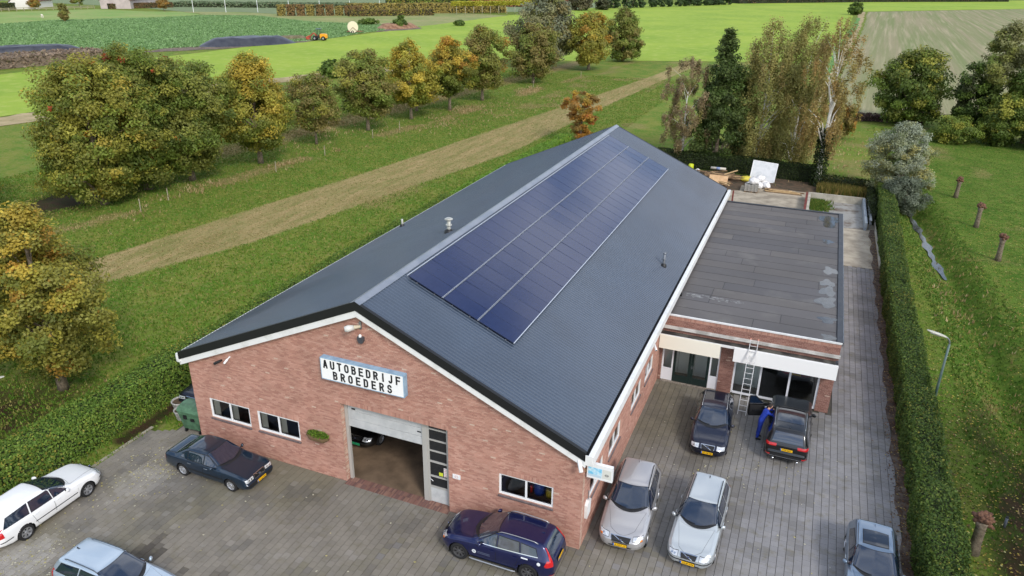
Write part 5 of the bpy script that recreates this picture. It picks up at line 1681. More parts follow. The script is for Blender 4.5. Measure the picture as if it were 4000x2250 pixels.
    def mirrors(s, x, z, mat=None, ln=0.17, h=0.075):
        for sd_ in (1, -1):
            p, nn = s.project('L' if sd_ > 0 else 'R', x, z - 0.05)
            mb = MB(); c = p + Vector((0, sd_ * 0.13, 0.06))
            n_ = 12
            rows = []
            for i in range(7):
                t = -1 + 2 * i / 6; r_ = math.sqrt(max(0.02, 1 - abs(t) ** 2.6))
                rows.append([(c.x + 0.055 * r_ * math.cos(a) + (0.02 if math.cos(a) > 0 else 0) - 0.03 * t, c.y + sd_ * t * ln * 0.5 * 1.0, c.z + h * r_ * math.sin(a)) for a in [2 * math.pi * k / n_ for k in range(n_)]])
            for r_ in rows: mb.v.extend(r_)
            for i in range(6):
                for k in range(n_):
                    mb.f.append((i * n_ + k, i * n_ + (k + 1) % n_, (i + 1) * n_ + (k + 1) % n_, (i + 1) * n_ + k)); mb.c.append(None)
            mb.f.append(tuple(range(n_))); mb.c.append(None); mb.f.append(tuple(range(6 * n_, 7 * n_))[::-1]); mb.c.append(None)
            m_ = mb.build('mirror', mat or s.pm, s.root, True)
            mb = MB(); mb.tube([p - nn * 0.02, c - Vector((0, sd_ * ln * 0.35, 0.02))], [0.035, 0.025], 6); mb.build('mirror_arm', DARKPL, m_)

    def rails(s, x0, x1, y0, y1, mat=BLACK, r_=0.016, lift=0.045):
        for sd_ in (1, -1):
            pts = []
            for i, t in enumerate(np.linspace(0, 1, 12)):
                x = x0 + (x1 - x0) * t; y = (y0 + (y1 - y0) * t) * sd_
                p, nn = s.project('T', x, y)
                l_ = lift if 0 < i < 11 else 0.005
                pts.append(p + Vector((0, 0, l_)))
            mb = MB(); mb.tube(pts, r_, 8); mb.build('roof_rail', mat, s.root, True)

    def plate(s, view, z, txt, yellow=PLATEY, y=0.0, tilt=0.0):
        p, nn = s.project(view, y, z)
        sx = 1 if view == 'F' else -1
        rt_ = bpy.data.objects.new('license_plate', None)
        mb = MB(); mb.box(-0.006, 0.006, -0.26, 0.26, -0.055, 0.055)
        o = mb.build('license_plate', yellow, s.root)
        bpy.data.objects.remove(rt_)
        o.location = (p.x + sx * 0.035, y, z); o.rotation_euler = (0, -tilt, 0 if sx > 0 else math.pi)
        mb = MB(); mb.box(0.0062, 0.0078, -0.26, -0.215, -0.054, 0.054); b = mb.build('plate_band', PLATEB, o)
        mb = MB(); mb.box(-0.03, -0.0065, -0.28, 0.28, -0.07, 0.07); mb.build('plate_holder', BLACK, o)
        cu = bpy.data.curves.new('t', 'FONT'); cu.body = txt; cu.size = 0.105; cu.align_x = 'CENTER'; cu.align_y = 'CENTER'; cu.offset = 0.0018; cu.resolution_u = 2
        to = bpy.data.objects.new('t', cu); COL.objects.link(to)
        dg = bpy.context.evaluated_depsgraph_get()
        me = bpy.data.meshes.new_from_object(to.evaluated_get(dg)); bpy.data.objects.remove(to)
        xs_ = [v.co.x for v in me.vertices]
        k = 0.41 / max(1e-6, max(xs_) - min(xs_))
        for v in me.vertices:
            cx, cy = v.co.x * k, v.co.y * 0.95
            v.co = (0.0075, cx + 0.022, cy)
        me.materials.clear(); me.materials.append(PTXT)
        t = bpy.data.objects.new('plate_text', me); COL.objects.link(t); t.parent = o
        return o

    def fin(s, x, mat=None):
        p, nn = s.project('T', x, 0)
        mb = MB(); v = [(p.x - 0.09, -0.02, p.z - 0.003), (p.x - 0.09, 0.02, p.z - 0.003), (p.x + 0.07, 0.012, p.z - 0.003), (p.x + 0.07, -0.012, p.z - 0.003), (p.x - 0.08, -0.006, p.z + 0.055), (p.x - 0.08, 0.006, p.z + 0.055), (p.x - 0.03, 0.004, p.z + 0.045), (p.x - 0.03, -0.004, p.z + 0.045)]
        mb.add(v, [(4, 5, 6, 7), (0, 1, 5, 4), (1, 2, 6, 5), (2, 3, 7, 6), (3, 0, 4, 7)]); mb.build('antenna_fin', mat or DARKPL, s.root)

    def front_lights(s, y0, y1, z0i, z1i, z0o, z1o, amber=False):
        for sg in (1, -1):
            lo = [(sg * y0, z0i), (sg * y1, z0o)]; upq = [(sg * y0, z1i), (sg * y1, z1o)]
            h = s.patch('headlight', lo, upq, 'F', LAMP, 0.008, 14, 6)
            s.patch('headlight_rim', [(sg * (y0 - 0.012), z0i - 0.012), (sg * (y1 + 0.008), z0o - 0.012)], [(sg * (y0 - 0.012), z1i + 0.012), (sg * (y1 + 0.008), z1o + 0.012)], 'F', BLACK, 0.005, 14, 6, parent=h)
            for fy_ in (0.3, 0.62):
                yy = y0 + (y1 - y0) * fy_; zz_ = (z0i + (z0o - z0i) * fy_ + z1i + (z1o - z1i) * fy_) / 2
                p, nn = s.project('F', sg * yy, zz_); mb = MB(); c = p + nn * 0.009
                mb.tube([c, c + nn * 0.004], 0.04, 12); mb.build('lamp_lens', CHROME, h)
            if amber:
                yy0 = y0 + (y1 - y0) * 0.72
                s.patch('indicator', [(sg * yy0, z0o + 0.004), (sg * y1 * 0.995, z0o + 0.004)], [(sg * yy0, z0o + 0.06), (sg * y1 * 0.995, z0o + 0.06)], 'F', AMBER, 0.012, 8, 4, parent=h)

    def grille(s, w0, z0, w1, z1, chrome=True, slash=True, emblem=True, nb=5):
        g = s.patch('grille', [(-w0, z0), (w0, z0)], [(-w1, z1), (w1, z1)], 'F', BLACK, 0.010, 14, 6)
        for k in range(nb):
            t = (k + 0.5) / nb; z = z0 + (z1 - z0) * t; w = w0 + (w1 - w0) * t
            s.patch('grille_bar', [(-w * 0.97, z - 0.006), (w * 0.97, z - 0.006)], [(-w * 0.97, z + 0.006), (w * 0.97, z + 0.006)], 'F', DARKPL, 0.016, 14, 2, parent=g)
        if chrome:
            for a, b, c, d in (((-w1, z1), (w1, z1), (-w1, z1 + 0.018), (w1, z1 + 0.018)), ((-w0, z0 - 0.018), (w0, z0 - 0.018), (-w0, z0), (w0, z0))):
                s.patch('grille_trim', [a, b], [c, d], 'F', CHROME, 0.018, 14, 2, parent=g)
            for sg in (1, -1):
                s.patch('grille_trim', [(sg * w0, z0 - 0.018), (sg * (w0 + 0.016), z0 - 0.018)], [(sg * w1, z1 + 0.018), (sg * (w1 + 0.016), z1 + 0.018)], 'F', CHROME, 0.018, 3, 6, parent=g)
        if slash:
            s.patch('grille_slash', [(w0 * 0.8, z0), (w0 * 0.8 - 0.05, z0)], [(-w1 * 0.8 + 0.05, z1), (-w1 * 0.8, z1)], 'F', CHROME, 0.022, 3, 8, parent=g)
        if emblem:
            p, nn = s.project('F', 0, (z0 + z1) / 2); mb = MB(); c = p + nn * 0.03
            mb.lathe([(0.055, 0.0), (0.055, 0.008), (0.035, 0.008), (0.035, 0.0)], 18, (c.x, c.y, c.z), 'x'); mb.build('emblem', CHROME, g)
            mb = MB(); mb.lathe([(0.034, 0.002), (0.001, 0.004)], 14, (c.x, c.y, c.z), 'x'); mb.build('emblem_disc', M('emblem_blue', rgb(40, 60, 120), 0.3), g)


Car.cache = {}
# ---- body types (x forward from mid-wheelbase, z up)
ESTATE = dict(xf=2.32, xr=-2.40, wb=2.755, hw=0.90, zb=0.20, R=0.325, roofw=0.70, rf=0.62, wef=0.52, rr=0.26, wer=0.80,
              prof=[(-2.40, 0.92), (-2.36, 0.95), (-2.28, 1.10), (-2.06, 1.40), (-1.90, 1.435), (-1.0, 1.455), (-0.35, 1.445), (-0.10, 1.40), (0.78, 0.985), (0.95, 0.95), (1.6, 0.88), (2.1, 0.78), (2.25, 0.72), (2.32, 0.66)],
              belt=[(-2.4, 0.90), (-1.0, 0.92), (0.6, 0.90), (1.2, 0.86), (2.0, 0.74), (2.32, 0.60)], nose=[(0.15, 0.10), (0.30, 0.02), (0.48, 0.0), (0.60, 0.02), (0.75, 0.16)], tail=[(0.2, 0.08), (0.35, 0.0), (0.6, 0.0), (0.95, 0.03), (1.4, 0.0)])
SEDAN = dict(xf=2.25, xr=-2.41, wb=2.665, hw=0.88, zb=0.20, R=0.31, roofw=0.70, rf=0.30, wef=0.84, rr=0.24, wer=0.86,
             prof=[(-2.41, 0.86), (-2.36, 0.95), (-1.80, 0.985), (-1.70, 1.00), (-1.20, 1.32), (-1.02, 1.375), (-0.4, 1.40), (-0.10, 1.385), (0.10, 1.33), (0.76, 0.965), (0.90, 0.93), (1.6, 0.88), (2.15, 0.80), (2.25, 0.72)],
             belt=[(-2.4, 0.88), (-1.0, 0.91), (0.6, 0.88), (1.2, 0.86), (2.0, 0.80), (2.25, 0.70)], nose=[(0.15, 0.06), (0.30, 0.0), (0.50, 0.0), (0.54, 0.06), (0.75, 0.10)], tail=[(0.2, 0.05), (0.35, 0.0), (0.5, 0.0), (0.56, 0.06), (0.95, 0.08)])
SUV = dict(xf=2.29, xr=-2.33, wb=2.774, hw=0.945, zb=0.26, R=0.37, roofw=0.70, rf=0.62, wef=0.52, rr=0.42, wer=0.70,
           prof=[(-2.33, 0.98), (-2.27, 1.05), (-2.15, 1.20), (-1.92, 1.52), (-1.78, 1.575), (-1.1, 1.62), (-0.40, 1.635), (-0.12, 1.60), (0.05, 1.53), (0.82, 1.11), (0.98, 1.07), (1.6, 1.00), (2.05, 0.88), (2.2, 0.80), (2.29, 0.72)],
           belt=[(-2.33, 1.04), (-1.4, 1.07), (0.0, 1.02), (0.8, 0.99), (1.4, 0.93), (2.0, 0.82), (2.29, 0.66)], nose=[(0.2, 0.12), (0.35, 0.02), (0.52, 0.0), (0.66, 0.02), (0.85, 0.16)], tail=[(0.25, 0.12), (0.45, 0.0), (0.7, 0.0), (1.0, 0.06), (1.5, 0.0)])
COMPACT = dict(ESTATE, xf=2.20, xr=-2.30, wb=2.64, hw=0.885, R=0.315,
               prof=[(-2.30, 0.92), (-2.24, 1.00), (-2.10, 1.16), (-1.88, 1.38), (-1.70, 1.415), (-0.9, 1.445), (-0.35, 1.44), (-0.08, 1.40), (0.76, 0.985), (0.92, 0.95), (1.5, 0.88), (1.98, 0.77), (2.12, 0.70), (2.20, 0.63)],
               belt=[(-2.3, 0.93), (-1.0, 0.93), (0.6, 0.90), (1.2, 0.86), (1.9, 0.72), (2.2, 0.58)])
JEEP = dict(xf=2.37, xr=-2.43, wb=2.915, hw=0.965, zb=0.28, R=0.385, roofw=0.74, rf=0.30, wef=0.80, rr=0.30, wer=0.80,
            prof=[(-2.43, 1.02), (-2.36, 1.10), (-2.26, 1.28), (-2.02, 1.63), (-1.86, 1.685), (-1.0, 1.72), (-0.3, 1.72), (-0.05, 1.68), (0.10, 1.60), (0.78, 1.20), (0.92, 1.165), (1.6, 1.11), (2.22, 1.04), (2.33, 0.98), (2.37, 0.90)],
            belt=[(-2.43, 1.08), (-1.4, 1.12), (0.6, 1.09), (1.2, 1.06), (2.1, 0.98), (2.37, 0.85)], nose=[(0.25, 0.10), (0.4, 0.0), (0.6, 0.0), (0.75, 0.06), (1.0, 0.10)], tail=[(0.25, 0.10), (0.45, 0.0), (0.68, 0.0), (0.75, 0.05), (1.05, 0.07), (1.6, 0.0)])
HATCH = dict(xf=2.10, xr=-2.05, wb=2.58, hw=0.90, zb=0.19, R=0.32, roofw=0.71, rf=0.55, wef=0.55, rr=0.36, wer=0.72,
             prof=[(-2.05, 0.92), (-1.98, 1.00), (-1.78, 1.22), (-1.60, 1.38), (-1.42, 1.415), (-0.8, 1.445), (-0.3, 1.44), (0.02, 1.38), (0.92, 0.98), (1.05, 0.95), (1.5, 0.88), (1.9, 0.76), (2.02, 0.69), (2.10, 0.62)],
             belt=[(-2.05, 0.95), (-1.0, 0.94), (0.6, 0.91), (1.2, 0.86), (1.8, 0.72), (2.1, 0.57)], nose=[(0.15, 0.10), (0.3, 0.0), (0.5, 0.0), (0.75, 0.14)], tail=[(0.2, 0.08), (0.35, 0), (0.6, 0.0), (0.95, 0.03), (1.4, 0)])


def estate(name, label, loc, hd, pm, txt=None, spec=ESTATE, rails=True, strip=False, rear_txt=None, lamps='estate', railmat=BLACK, fin=True, spokes=6, doors=True, group='cars parked round the garage'):
    c = Car(name, label, spec, loc, hd, pm, group=group)
    k = spec['wb'] / 2.755
    c.wheels(RIMM, spokes, 0.0, 0.055)
    c.windshield(0.80 * k, 0.52 * k, 0.72, -0.13 * k, -0.20 * k, 0.555)
    c.hood(0.97 * k, 0.80 * k, 0.68, spec['xf'] - 0.14, spec['xf'] - 0.34, 0.42)
    top = lambda x: float(np.interp(x, [-2.2, -1.8, -0.4, 0.0], [1.30, 1.335, 1.35, 1.29]))
    c.side_glass([([(-0.02, 0.975), (0.60 * k, 0.965)], [(-0.02, top(-0.1)), (-0.0 + 0.10, 1.265)]),
                  ([(-0.98, 0.985), (-0.10, 0.977)], [(-0.90, top(-0.9)), (-0.10, top(-0.2))]),
                  ([(spec['xr'] + 0.32, 1.0), (-1.08, 0.987)], [(spec['xr'] + 0.56, 1.29), (-1.00, top(-1.0))])])
    if doors:
        c.door(-0.06, 0.98 * k, 0.945, 0.30, cut=[(-0.06, 0.30), (0.86 * k, 0.30), (0.98 * k, 0.42)] if False else None)
        c.door(-1.02, -0.09, 0.955, 0.30, cut=[(-0.86, 0.42), (-0.72, 0.30), (-0.09, 0.30)])
    c.mirrors(0.50 * k, 0.98)
    c.front_lights(0.40, 0.74, 0.60, 0.72, 0.56, 0.70)
    c.grille(0.27, 0.58, 0.30, 0.70)
    c.patch('bumper_strip', [(-0.82, 0.475), (0.82, 0.475)], [(-0.82, 0.515), (0.82, 0.515)], 'F', DARKPL, 0.008, 30, 3)
    c.patch('air_intake', [(-0.42, 0.27), (0.42, 0.27)], [(-0.46, 0.36), (0.46, 0.36)], 'F', BLACK, 0.006, 16, 3)
    rw = c.patch('rear_window', [(-0.60, 1.02), (0.60, 1.02)], [(-0.52, 1.34), (0.52, 1.34)], 'B', CARGLASS, 0.008, 16, 7)
    for sg in (1, -1):
        c.patch('tail_light', [(sg * 0.655, 0.70), (sg * 0.80, 0.70)], [(sg * 0.66, 1.02), (sg * 0.76, 1.02)], 'B', RED, 0.010, 6, 12)
        v = 'L' if sg > 0 else 'R'
        c.patch('tail_light', [(spec['xr'] + 0.05, 0.70), (spec['xr'] + 0.24, 0.70)], [(spec['xr'] + 0.12, 0.93), (spec['xr'] + 0.22, 0.93)], v, RED, 0.010, 5, 6)
    if strip:
        for v in 'LR':
            c.patch('side_strip', [(-0.95, 0.52), (0.92, 0.52)], [(-0.95, 0.56), (0.92, 0.56)], v, DARKPL, 0.014, 20, 3)
            c.patch('bumper_strip', [(spec['xr'] + 0.06, 0.50), (-1.86, 0.50)], [(spec['xr'] + 0.06, 0.54), (-1.86, 0.54)], v, DARKPL, 0.012, 8, 3)
    if rails:
        c.rails(-1.78 * k, -0.22, 0.545, 0.575, railmat)
    if txt: c.plate('F', 0.42, txt)
    if rear_txt: c.plate('B', 0.80, rear_txt)
    if fin: c.fin(-1.75 * k)
    return c


def suv(name, label, loc, hd, pm, txt=None, rear_txt=None, railmat=BLACK, rim=RIMM, trim=True, group='cars parked round the garage'):
    spec = SUV
    c = Car(name, label, spec, loc, hd, pm, group=group)
    c.wheels(rim, 7, 0.35, 0.05)
    c.windshield(0.86, 0.58, 0.76, -0.02, -0.12, 0.59)
    c.hood(1.02, 0.86, 0.72, 2.08, 1.86, 0.46)
    c.side_glass([([(-0.10, 1.10), (0.60, 1.075)], [(-0.10, 1.495), (0.03, 1.46)]),
                  ([(-1.02, 1.135), (-0.18, 1.105)], [(-0.96, 1.47), (-0.18, 1.495)]),
                  ([(-1.72, 1.17), (-1.10, 1.14)], [(-1.60, 1.40), (-1.04, 1.465)])])
    if trim:
        for v in 'LR':
            c.patch('belt_trim', [(-1.74, 1.135), (-0.18, 1.07), (0.62, 1.035)], [(-1.74, 1.162), (-0.18, 1.097), (0.62, 1.062)], v, CHROME, 0.010, 22, 3)
    c.door(-0.12, 0.95, 1.03, 0.42); c.door(-1.04, -0.15, 1.06, 0.42, cut=[(-0.92, 0.62), (-0.74, 0.42), (-0.15, 0.42)])
    for v in 'LR':
        c.patch('side_sill', [(-0.88, 0.31), (0.90, 0.31)], [(-0.88, 0.40), (0.90, 0.40)], v, DARKPL, 0.008, 16, 3)
    c.mirrors(0.50, 1.09, ln=0.19, h=0.085)
    c.front_lights(0.46, 0.80, 0.72, 0.82, 0.70, 0.86, amber=True)
    c.grille(0.33, 0.62, 0.38, 0.78, nb=6)
    c.patch('air_intake', [(-0.36, 0.34), (0.36, 0.34)], [(-0.46, 0.46), (0.46, 0.46)], 'F', BLACK, 0.006, 16, 3)
    c.patch('rear_window', [(-0.62, 1.10), (0.62, 1.10)], [(-0.50, 1.48), (0.50, 1.48)], 'B', CARGLASS, 0.008, 16, 7)
    for sg in (1, -1):
        v = 'L' if sg > 0 else 'R'
        c.patch('tail_light', [(sg * 0.70, 0.84), (sg * 0.90, 0.84)], [(sg * 0.645, 1.06), (sg * 0.76, 1.06)], 'B', RED, 0.012, 7, 7)
        c.patch('tail_light', [(sg * 0.645, 1.06), (sg * 0.76, 1.06)], [(sg * 0.565, 1.46), (sg * 0.605, 1.46)], 'B', RED, 0.012, 6, 10)
        c.patch('tail_light', [(-2.22, 0.86), (-2.00, 0.88)], [(-2.20, 1.06), (-2.08, 1.08)], v, RED, 0.012, 6, 6)
        c.patch('rear_reflector', [(sg * 0.60, 0.42), (sg * 0.82, 0.42)], [(sg * 0.60, 0.48), (sg * 0.82, 0.48)], 'B', RED, 0.012, 6, 3)
    c.patch('skid_plate', [(-0.5, 0.32), (0.5, 0.32)], [(-0.55, 0.40), (0.55, 0.40)], 'B', ALU, 0.012, 12, 3)
    c.rails(-1.66, -0.10, 0.60, 0.625, railmat, 0.017, 0.05)
    c.fin(-1.62, pm)
    if txt: c.plate('F', 0.52, txt)
    if rear_txt: c.plate('B', 0.80, rear_txt)
    return c


def sedan(name, label, loc, hd, pm, txt=None, group='cars parked round the garage'):
    spec = SEDAN
    c = Car(name, label, spec, loc, hd, pm, group=group)
    c.wheels(M('alloy_bright', rgb(206, 208, 212), 0.22, 0.7), 6, 0.0, 0.065)
    c.windshield(0.78, 0.62, 0.70, 0.06, 0.0, 0.565)
    c.hood(0.92, 0.80, 0.70, 2.12, 2.05, 0.66)
    c.side_glass([([(-0.06, 0.945), (0.62, 0.935)], [(-0.06, 1.295), (0.14, 1.25)]), ([(-0.96, 0.955), (-0.12, 0.947)], [(-0.96, 1.27), (-0.12, 1.298)]), ([(-1.40, 0.97), (-1.02, 0.957)], [(-1.14, 1.20), (-1.02, 1.255)])])
    c.door(-0.10, 0.92, 0.92, 0.30, hmat=STEEL); c.door(-1.02, -0.13, 0.93, 0.30, cut=[(-0.84, 0.44), (-0.70, 0.30), (-0.13, 0.30)], hmat=STEEL)
    c.mirrors(0.46, 0.96)
    c.front_lights(0.36, 0.78, 0.60, 0.735, 0.59, 0.725)
    c.grille(0.29, 0.58, 0.30, 0.74, nb=8)
    for v in 'LR':
        c.patch('side_strip', [(-0.95, 0.50), (0.90, 0.50)], [(-0.95, 0.56), (0.90, 0.56)], v, DARKPL, 0.012, 20, 3)
    c.patch('bumper_strip', [(-0.80, 0.36), (0.80, 0.36)], [(-0.80, 0.50), (0.80, 0.50)], 'F', DARKPL, 0.010, 24, 3)
    c.patch('rear_window', [(-1.68, -0.66), (-1.74, -0.35), (-1.75, 0), (-1.74, 0.35), (-1.68, 0.66)], [(-1.17, -0.55), (-1.21, -0.3), (-1.22, 0), (-1.21, 0.3), (-1.17, 0.55)], 'T', CARGLASS, 0.008, 20, 9)
    t = c.patch('trunk_lid', [(-2.33, -0.66), (-2.35, 0), (-2.33, 0.66)], [(-1.80, -0.64), (-1.86, 0), (-1.80, 0.64)], 'T', pm, 0.006, 18, 8)
    c.patch('trunk_gap', [(-2.342, -0.674), (-2.362, 0), (-2.342, 0.674)], [(-1.788, -0.654), (-1.846, 0), (-1.788, 0.654)], 'T', SEAM, 0.0025, 18, 8, parent=t)
    for sg in (1, -1):
        v = 'L' if sg > 0 else 'R'
        c.patch('tail_light', [(sg * 0.45, 0.62), (sg * 0.80, 0.62)], [(sg * 0.45, 0.82), (sg * 0.80, 0.82)], 'B', RED, 0.008, 8, 6)
        c.patch('tail_light', [(-2.36, 0.62), (-2.24, 0.62)], [(-2.34, 0.82), (-2.24, 0.82)], v, RED, 0.008, 4, 5)
    c.patch('roof_hatch', [(-0.20, -0.40), (-0.20, 0.40)], [(-0.72, -0.40), (-0.72, 0.40)], 'T', pm, 0.006, 14, 8)
    c.patch('roof_hatch_gap', [(-0.188, -0.412), (-0.188, 0.412)], [(-0.732, -0.412), (-0.732, 0.412)], 'T', SEAM, 0.0025, 14, 8)
    if txt: c.plate('F', 0.43, txt)
    return c


P_WHITE = paint('white', rgb(232, 233, 233), 0.0, 0.35)
P_LIGHTBLUE = paint('ice_blue', rgb(176, 192, 206), 0.45)
P_GREEN = paint('dark_teal', rgb(18, 42, 62), 0.4)
P_BLUE = paint('deep_blue', rgb(14, 24, 76), 0.45)
P_SILVER = paint('silver', rgb(184, 182, 182), 0.5)
P_SILVER2 = paint('pale_silver', rgb(190, 196, 198), 0.45)
P_NAVY = paint('navy', rgb(20, 24, 46), 0.45)
P_BLACK = paint('black', rgb(16, 16, 18), 0.3)
P_STEELBLUE = paint('steel_blue', rgb(118, 136, 156), 0.6)
P_RED = paint('red', rgb(170, 24, 40), 0.3)

estate('parked_car', 'white estate car parked along the left hedge', (-11.35, -6.27), R(91), P_WHITE, None, rails=False, strip=True)
estate('parked_car', 'ice blue silver estate car with dark roof rails, cut by the bottom edge', (-4.85, -8.23), R(0), P_LIGHTBLUE, None, railmat=M('rail_grey', rgb(84, 92, 100), 0.4, 0.4), spokes=5)
sedan('parked_car', 'dark teal boxy sedan parked beside the left gable windows', (-6.56, -1.46), R(-0.8), P_GREEN, '15-LJ-ND')
suvb = suv('parked_car', 'dark blue sport utility car in front of the right gable window', (6.75, -1.14), R(180), P_BLUE, None, '1-TXS-87', railmat=ALU, rim=RIMD)
suv('parked_car', 'silver sport utility car nosing out beside the brick side wall', (10.76, 2.80), R(-86.6), P_SILVER, '6-XFT-15', None, railmat=BLACK)
estate('parked_car', 'pale silver estate car parked right of the silver sport utility car', (13.48, 2.99), R(-91.4), P_SILVER2, '16-JF-NV', strip=True)
v50 = estate('parked_car', 'navy estate car parked facing out before the showroom doors', (12.92, 10.08), R(-87.2), P_NAVY, '27-KB-NP', spec=COMPACT, railmat=ALU)
# dark blue car: stickers and step on its left side
c = suvb
mb = MB(); mb.tube([(-0.92, 0.98, 0.33), (-0.80, 1.0, 0.33), (0.80, 1.0, 0.33), (0.92, 0.98, 0.33)], [0.02, 0.03, 0.03, 0.02], 8); mb.build('side_step', ALU, c.root)
p_, n_ = c.project('L', 0.72, 0.66)
def disc_patch(car, x, z, r_, mat, name, off=0.011):
    lo = [(x + r_ * math.cos(a), z + r_ * math.sin(a)) for a in np.linspace(math.pi, 2 * math.pi, 9)]
    upq = [(x + r_ * math.cos(a), z + r_ * math.sin(a)) for a in np.linspace(math.pi, 0, 9)]
    return car.patch(name, lo, upq, 'L', mat, off, 10, 6)
STK = M('sticker_white', rgb(224, 228, 232), 0.5)
d_ = disc_patch(c, 0.74, 0.66, 0.085, STK, 'logo_sticker')
c.patch('logo_bar', [(0.69, 0.672), (0.79, 0.672)], [(0.69, 0.690), (0.79, 0.690)], 'L', P_BLUE, 0.013, 5, 2, parent=d_)
c.patch('logo_bar', [(0.69, 0.632), (0.79, 0.632)], [(0.69, 0.648), (0.79, 0.648)], 'L', P_BLUE, 0.013, 5, 2, parent=d_)
STKG = M('sticker_grey', rgb(96, 104, 128), 0.5)
for z in (0.69, 0.63):
    c.patch('sticker_line', [(0.10, z), (0.60, z)], [(0.10, z + 0.022), (0.60, z + 0.022)], 'L', STKG, 0.011, 8, 2)
c.patch('sticker_text', [(-1.38, 0.98), (-1.12, 0.98)], [(-1.38, 1.03), (-1.12, 1.03)], 'L', STK, 0.012, 6, 2)
disc_patch(c, -1.80, 0.93, 0.07, STK, 'round_sticker', 0.012)
# sport utility car with an open door and the mechanic beside it
spec = JEEP
jp = Car('parked_car', 'black sport utility car with its left front door open', spec, (16.34, 11.23), R(90), P_BLACK, group='cars parked round the garage')
jp.wheels(RIMD, 5, 0.2, 0.06)
jp.windshield(0.86, 0.66, 0.76, 0.04, -0.02, 0.64)
jp.hood(1.02, 0.92, 0.74, 2.22, 2.14, 0.66)
jp.side_glass([([(-0.08, 1.16), (0.60, 1.14)], [(-0.08, 1.575), (0.08, 1.54)]), ([(-1.08, 1.18), (-0.16, 1.16)], [(-1.04, 1.56), (-0.16, 1.58)]), ([(-1.98, 1.20), (-1.16, 1.185)], [(-1.82, 1.50), (-1.12, 1.555)])])
jp.door(-1.10, -0.14, 1.12, 0.44, cut=[(-0.98, 0.66), (-0.80, 0.44), (-0.14, 0.44)], hmat=P_BLACK)
jp.door(-0.10, 0.98, 1.11, 0.44, sides='R', hmat=P_BLACK)
jp.patch('door_opening', [(-0.10, 0.44), (0.98, 0.44)], [(-0.10, 1.58), (0.10, 1.58)], 'L', M('cabin_dark', rgb(20, 19, 19), 0.9), 0.011, 16, 10)
jp.mirrors(0.56, 1.16, ln=0.20, h=0.09)
jp.patch('rear_window', [(-0.66, 1.17), (0.66, 1.17)], [(-0.58, 1.56), (0.58, 1.56)], 'B', CARGLASS, 0.008, 16, 7)
for sg in (1, -1):
    jp.patch('tail_light', [(sg * 0.46, 0.96), (sg * 0.86, 0.96)], [(sg * 0.44, 1.08), (sg * 0.84, 1.08)], 'B', RED, 0.010, 10, 5)
    jp.patch('tail_light', [(-2.40, 0.97), (-2.16, 0.98)], [(-2.38, 1.08), (-2.16, 1.09)], 'L' if sg > 0 else 'R', RED, 0.010, 6, 5)
    jp.patch('rear_reflector', [(sg * 0.68, 0.52), (sg * 0.88, 0.52)], [(sg * 0.68, 0.58), (sg * 0.88, 0.58)], 'B', RED, 0.010, 6, 3)
    mb = MB(); mb.tube([(-2.30, sg * 0.52, 0.36), (-2.47, sg * 0.52, 0.35)], 0.045, 12); mb.build('exhaust_tip', CHROME, jp.root, True)
jp.patch('bumper_trim', [(-0.80, 0.48), (0.80, 0.48)], [(-0.80, 0.50), (0.80, 0.50)], 'B', CHROME, 0.012, 16, 2)
jp.patch('rear_bumper', [(-0.86, 0.36), (0.86, 0.36)], [(-0.90, 0.62), (0.90, 0.62)], 'B', DARKPL, 0.006, 18, 6)
pan = jp.patch('glass_roof', [(-0.10, -0.56), (-0.06, 0), (-0.10, 0.56)], [(-1.36, -0.56), (-1.40, 0), (-1.36, 0.56)], 'T', M('roof_glass', rgb(14, 20, 34), 0.05, coat=1.0, spec=0.8), 0.008, 16, 12)
jp.patch('wind_deflector', [(-0.02, -0.60), (0.02, 0), (-0.02, 0.60)], [(-0.16, -0.60), (-0.12, 0), (-0.16, 0.60)], 'T', DARKPL, 0.035, 16, 4)
jp.rails(-1.72, -0.12, 0.66, 0.68, STEEL, 0.016, 0.045)
jp.fin(-1.78)
jp.plate('B', 0.86, 'VGP-86-L')
# the open door: a swung panel with window frame, glass, inner lining and handle
hd_ = bpy.data.objects.new('open_door', None); bpy.data.objects.remove(hd_)
prof_ = [(0, 0.44), (-1.02, 0.44), (-1.08, 0.56), (-1.08, 1.12), (0, 1.11)]
mb = MB(); mb.prism([(p[0], p[1]) for p in prof_], 'y', -0.05, 0.05)
od_ = mb.build('front_door', P_BLACK, jp.root)
od_.location = (0.98, 0.955, 0); od_.rotation_euler = (0, 0, R(-70)); od_['label'] = 'left front door standing open'
mb = MB(); mb.tube([(-0.36, 0, 1.12), (-0.80, -0.03, 1.56), (-1.06, -0.03, 1.57), (-1.07, 0, 1.12)], 0.024, 6); mb.build('window_frame', BLACK, od_)
mb = MB(); mb.prism([(-0.38, 1.12), (-0.80, 1.55), (-1.04, 1.56), (-1.05, 1.12)], 'y', -0.02, -0.012); mb.build('side_window', CARGLASS, od_)
mb = MB(); mb.prism([(-0.05, 0.50), (-0.98, 0.50), (-1.02, 0.60), (-1.02, 1.06), (-0.05, 1.06)], 'y', -0.075, -0.051); mb.build('door_lining', M('lining_dark', rgb(34, 33, 34), 0.7), od_)
mb = MB(); mb.box(-0.85, -0.25, -0.13, -0.076, 0.74, 0.82); mb.build('armrest', DARKPL, od_)
mb = MB(); mb.tube([(-0.32, -0.10, 0.97), (-0.22, -0.10, 0.98)], 0.022, 8); mb.build('inner_handle', CHROME, od_)
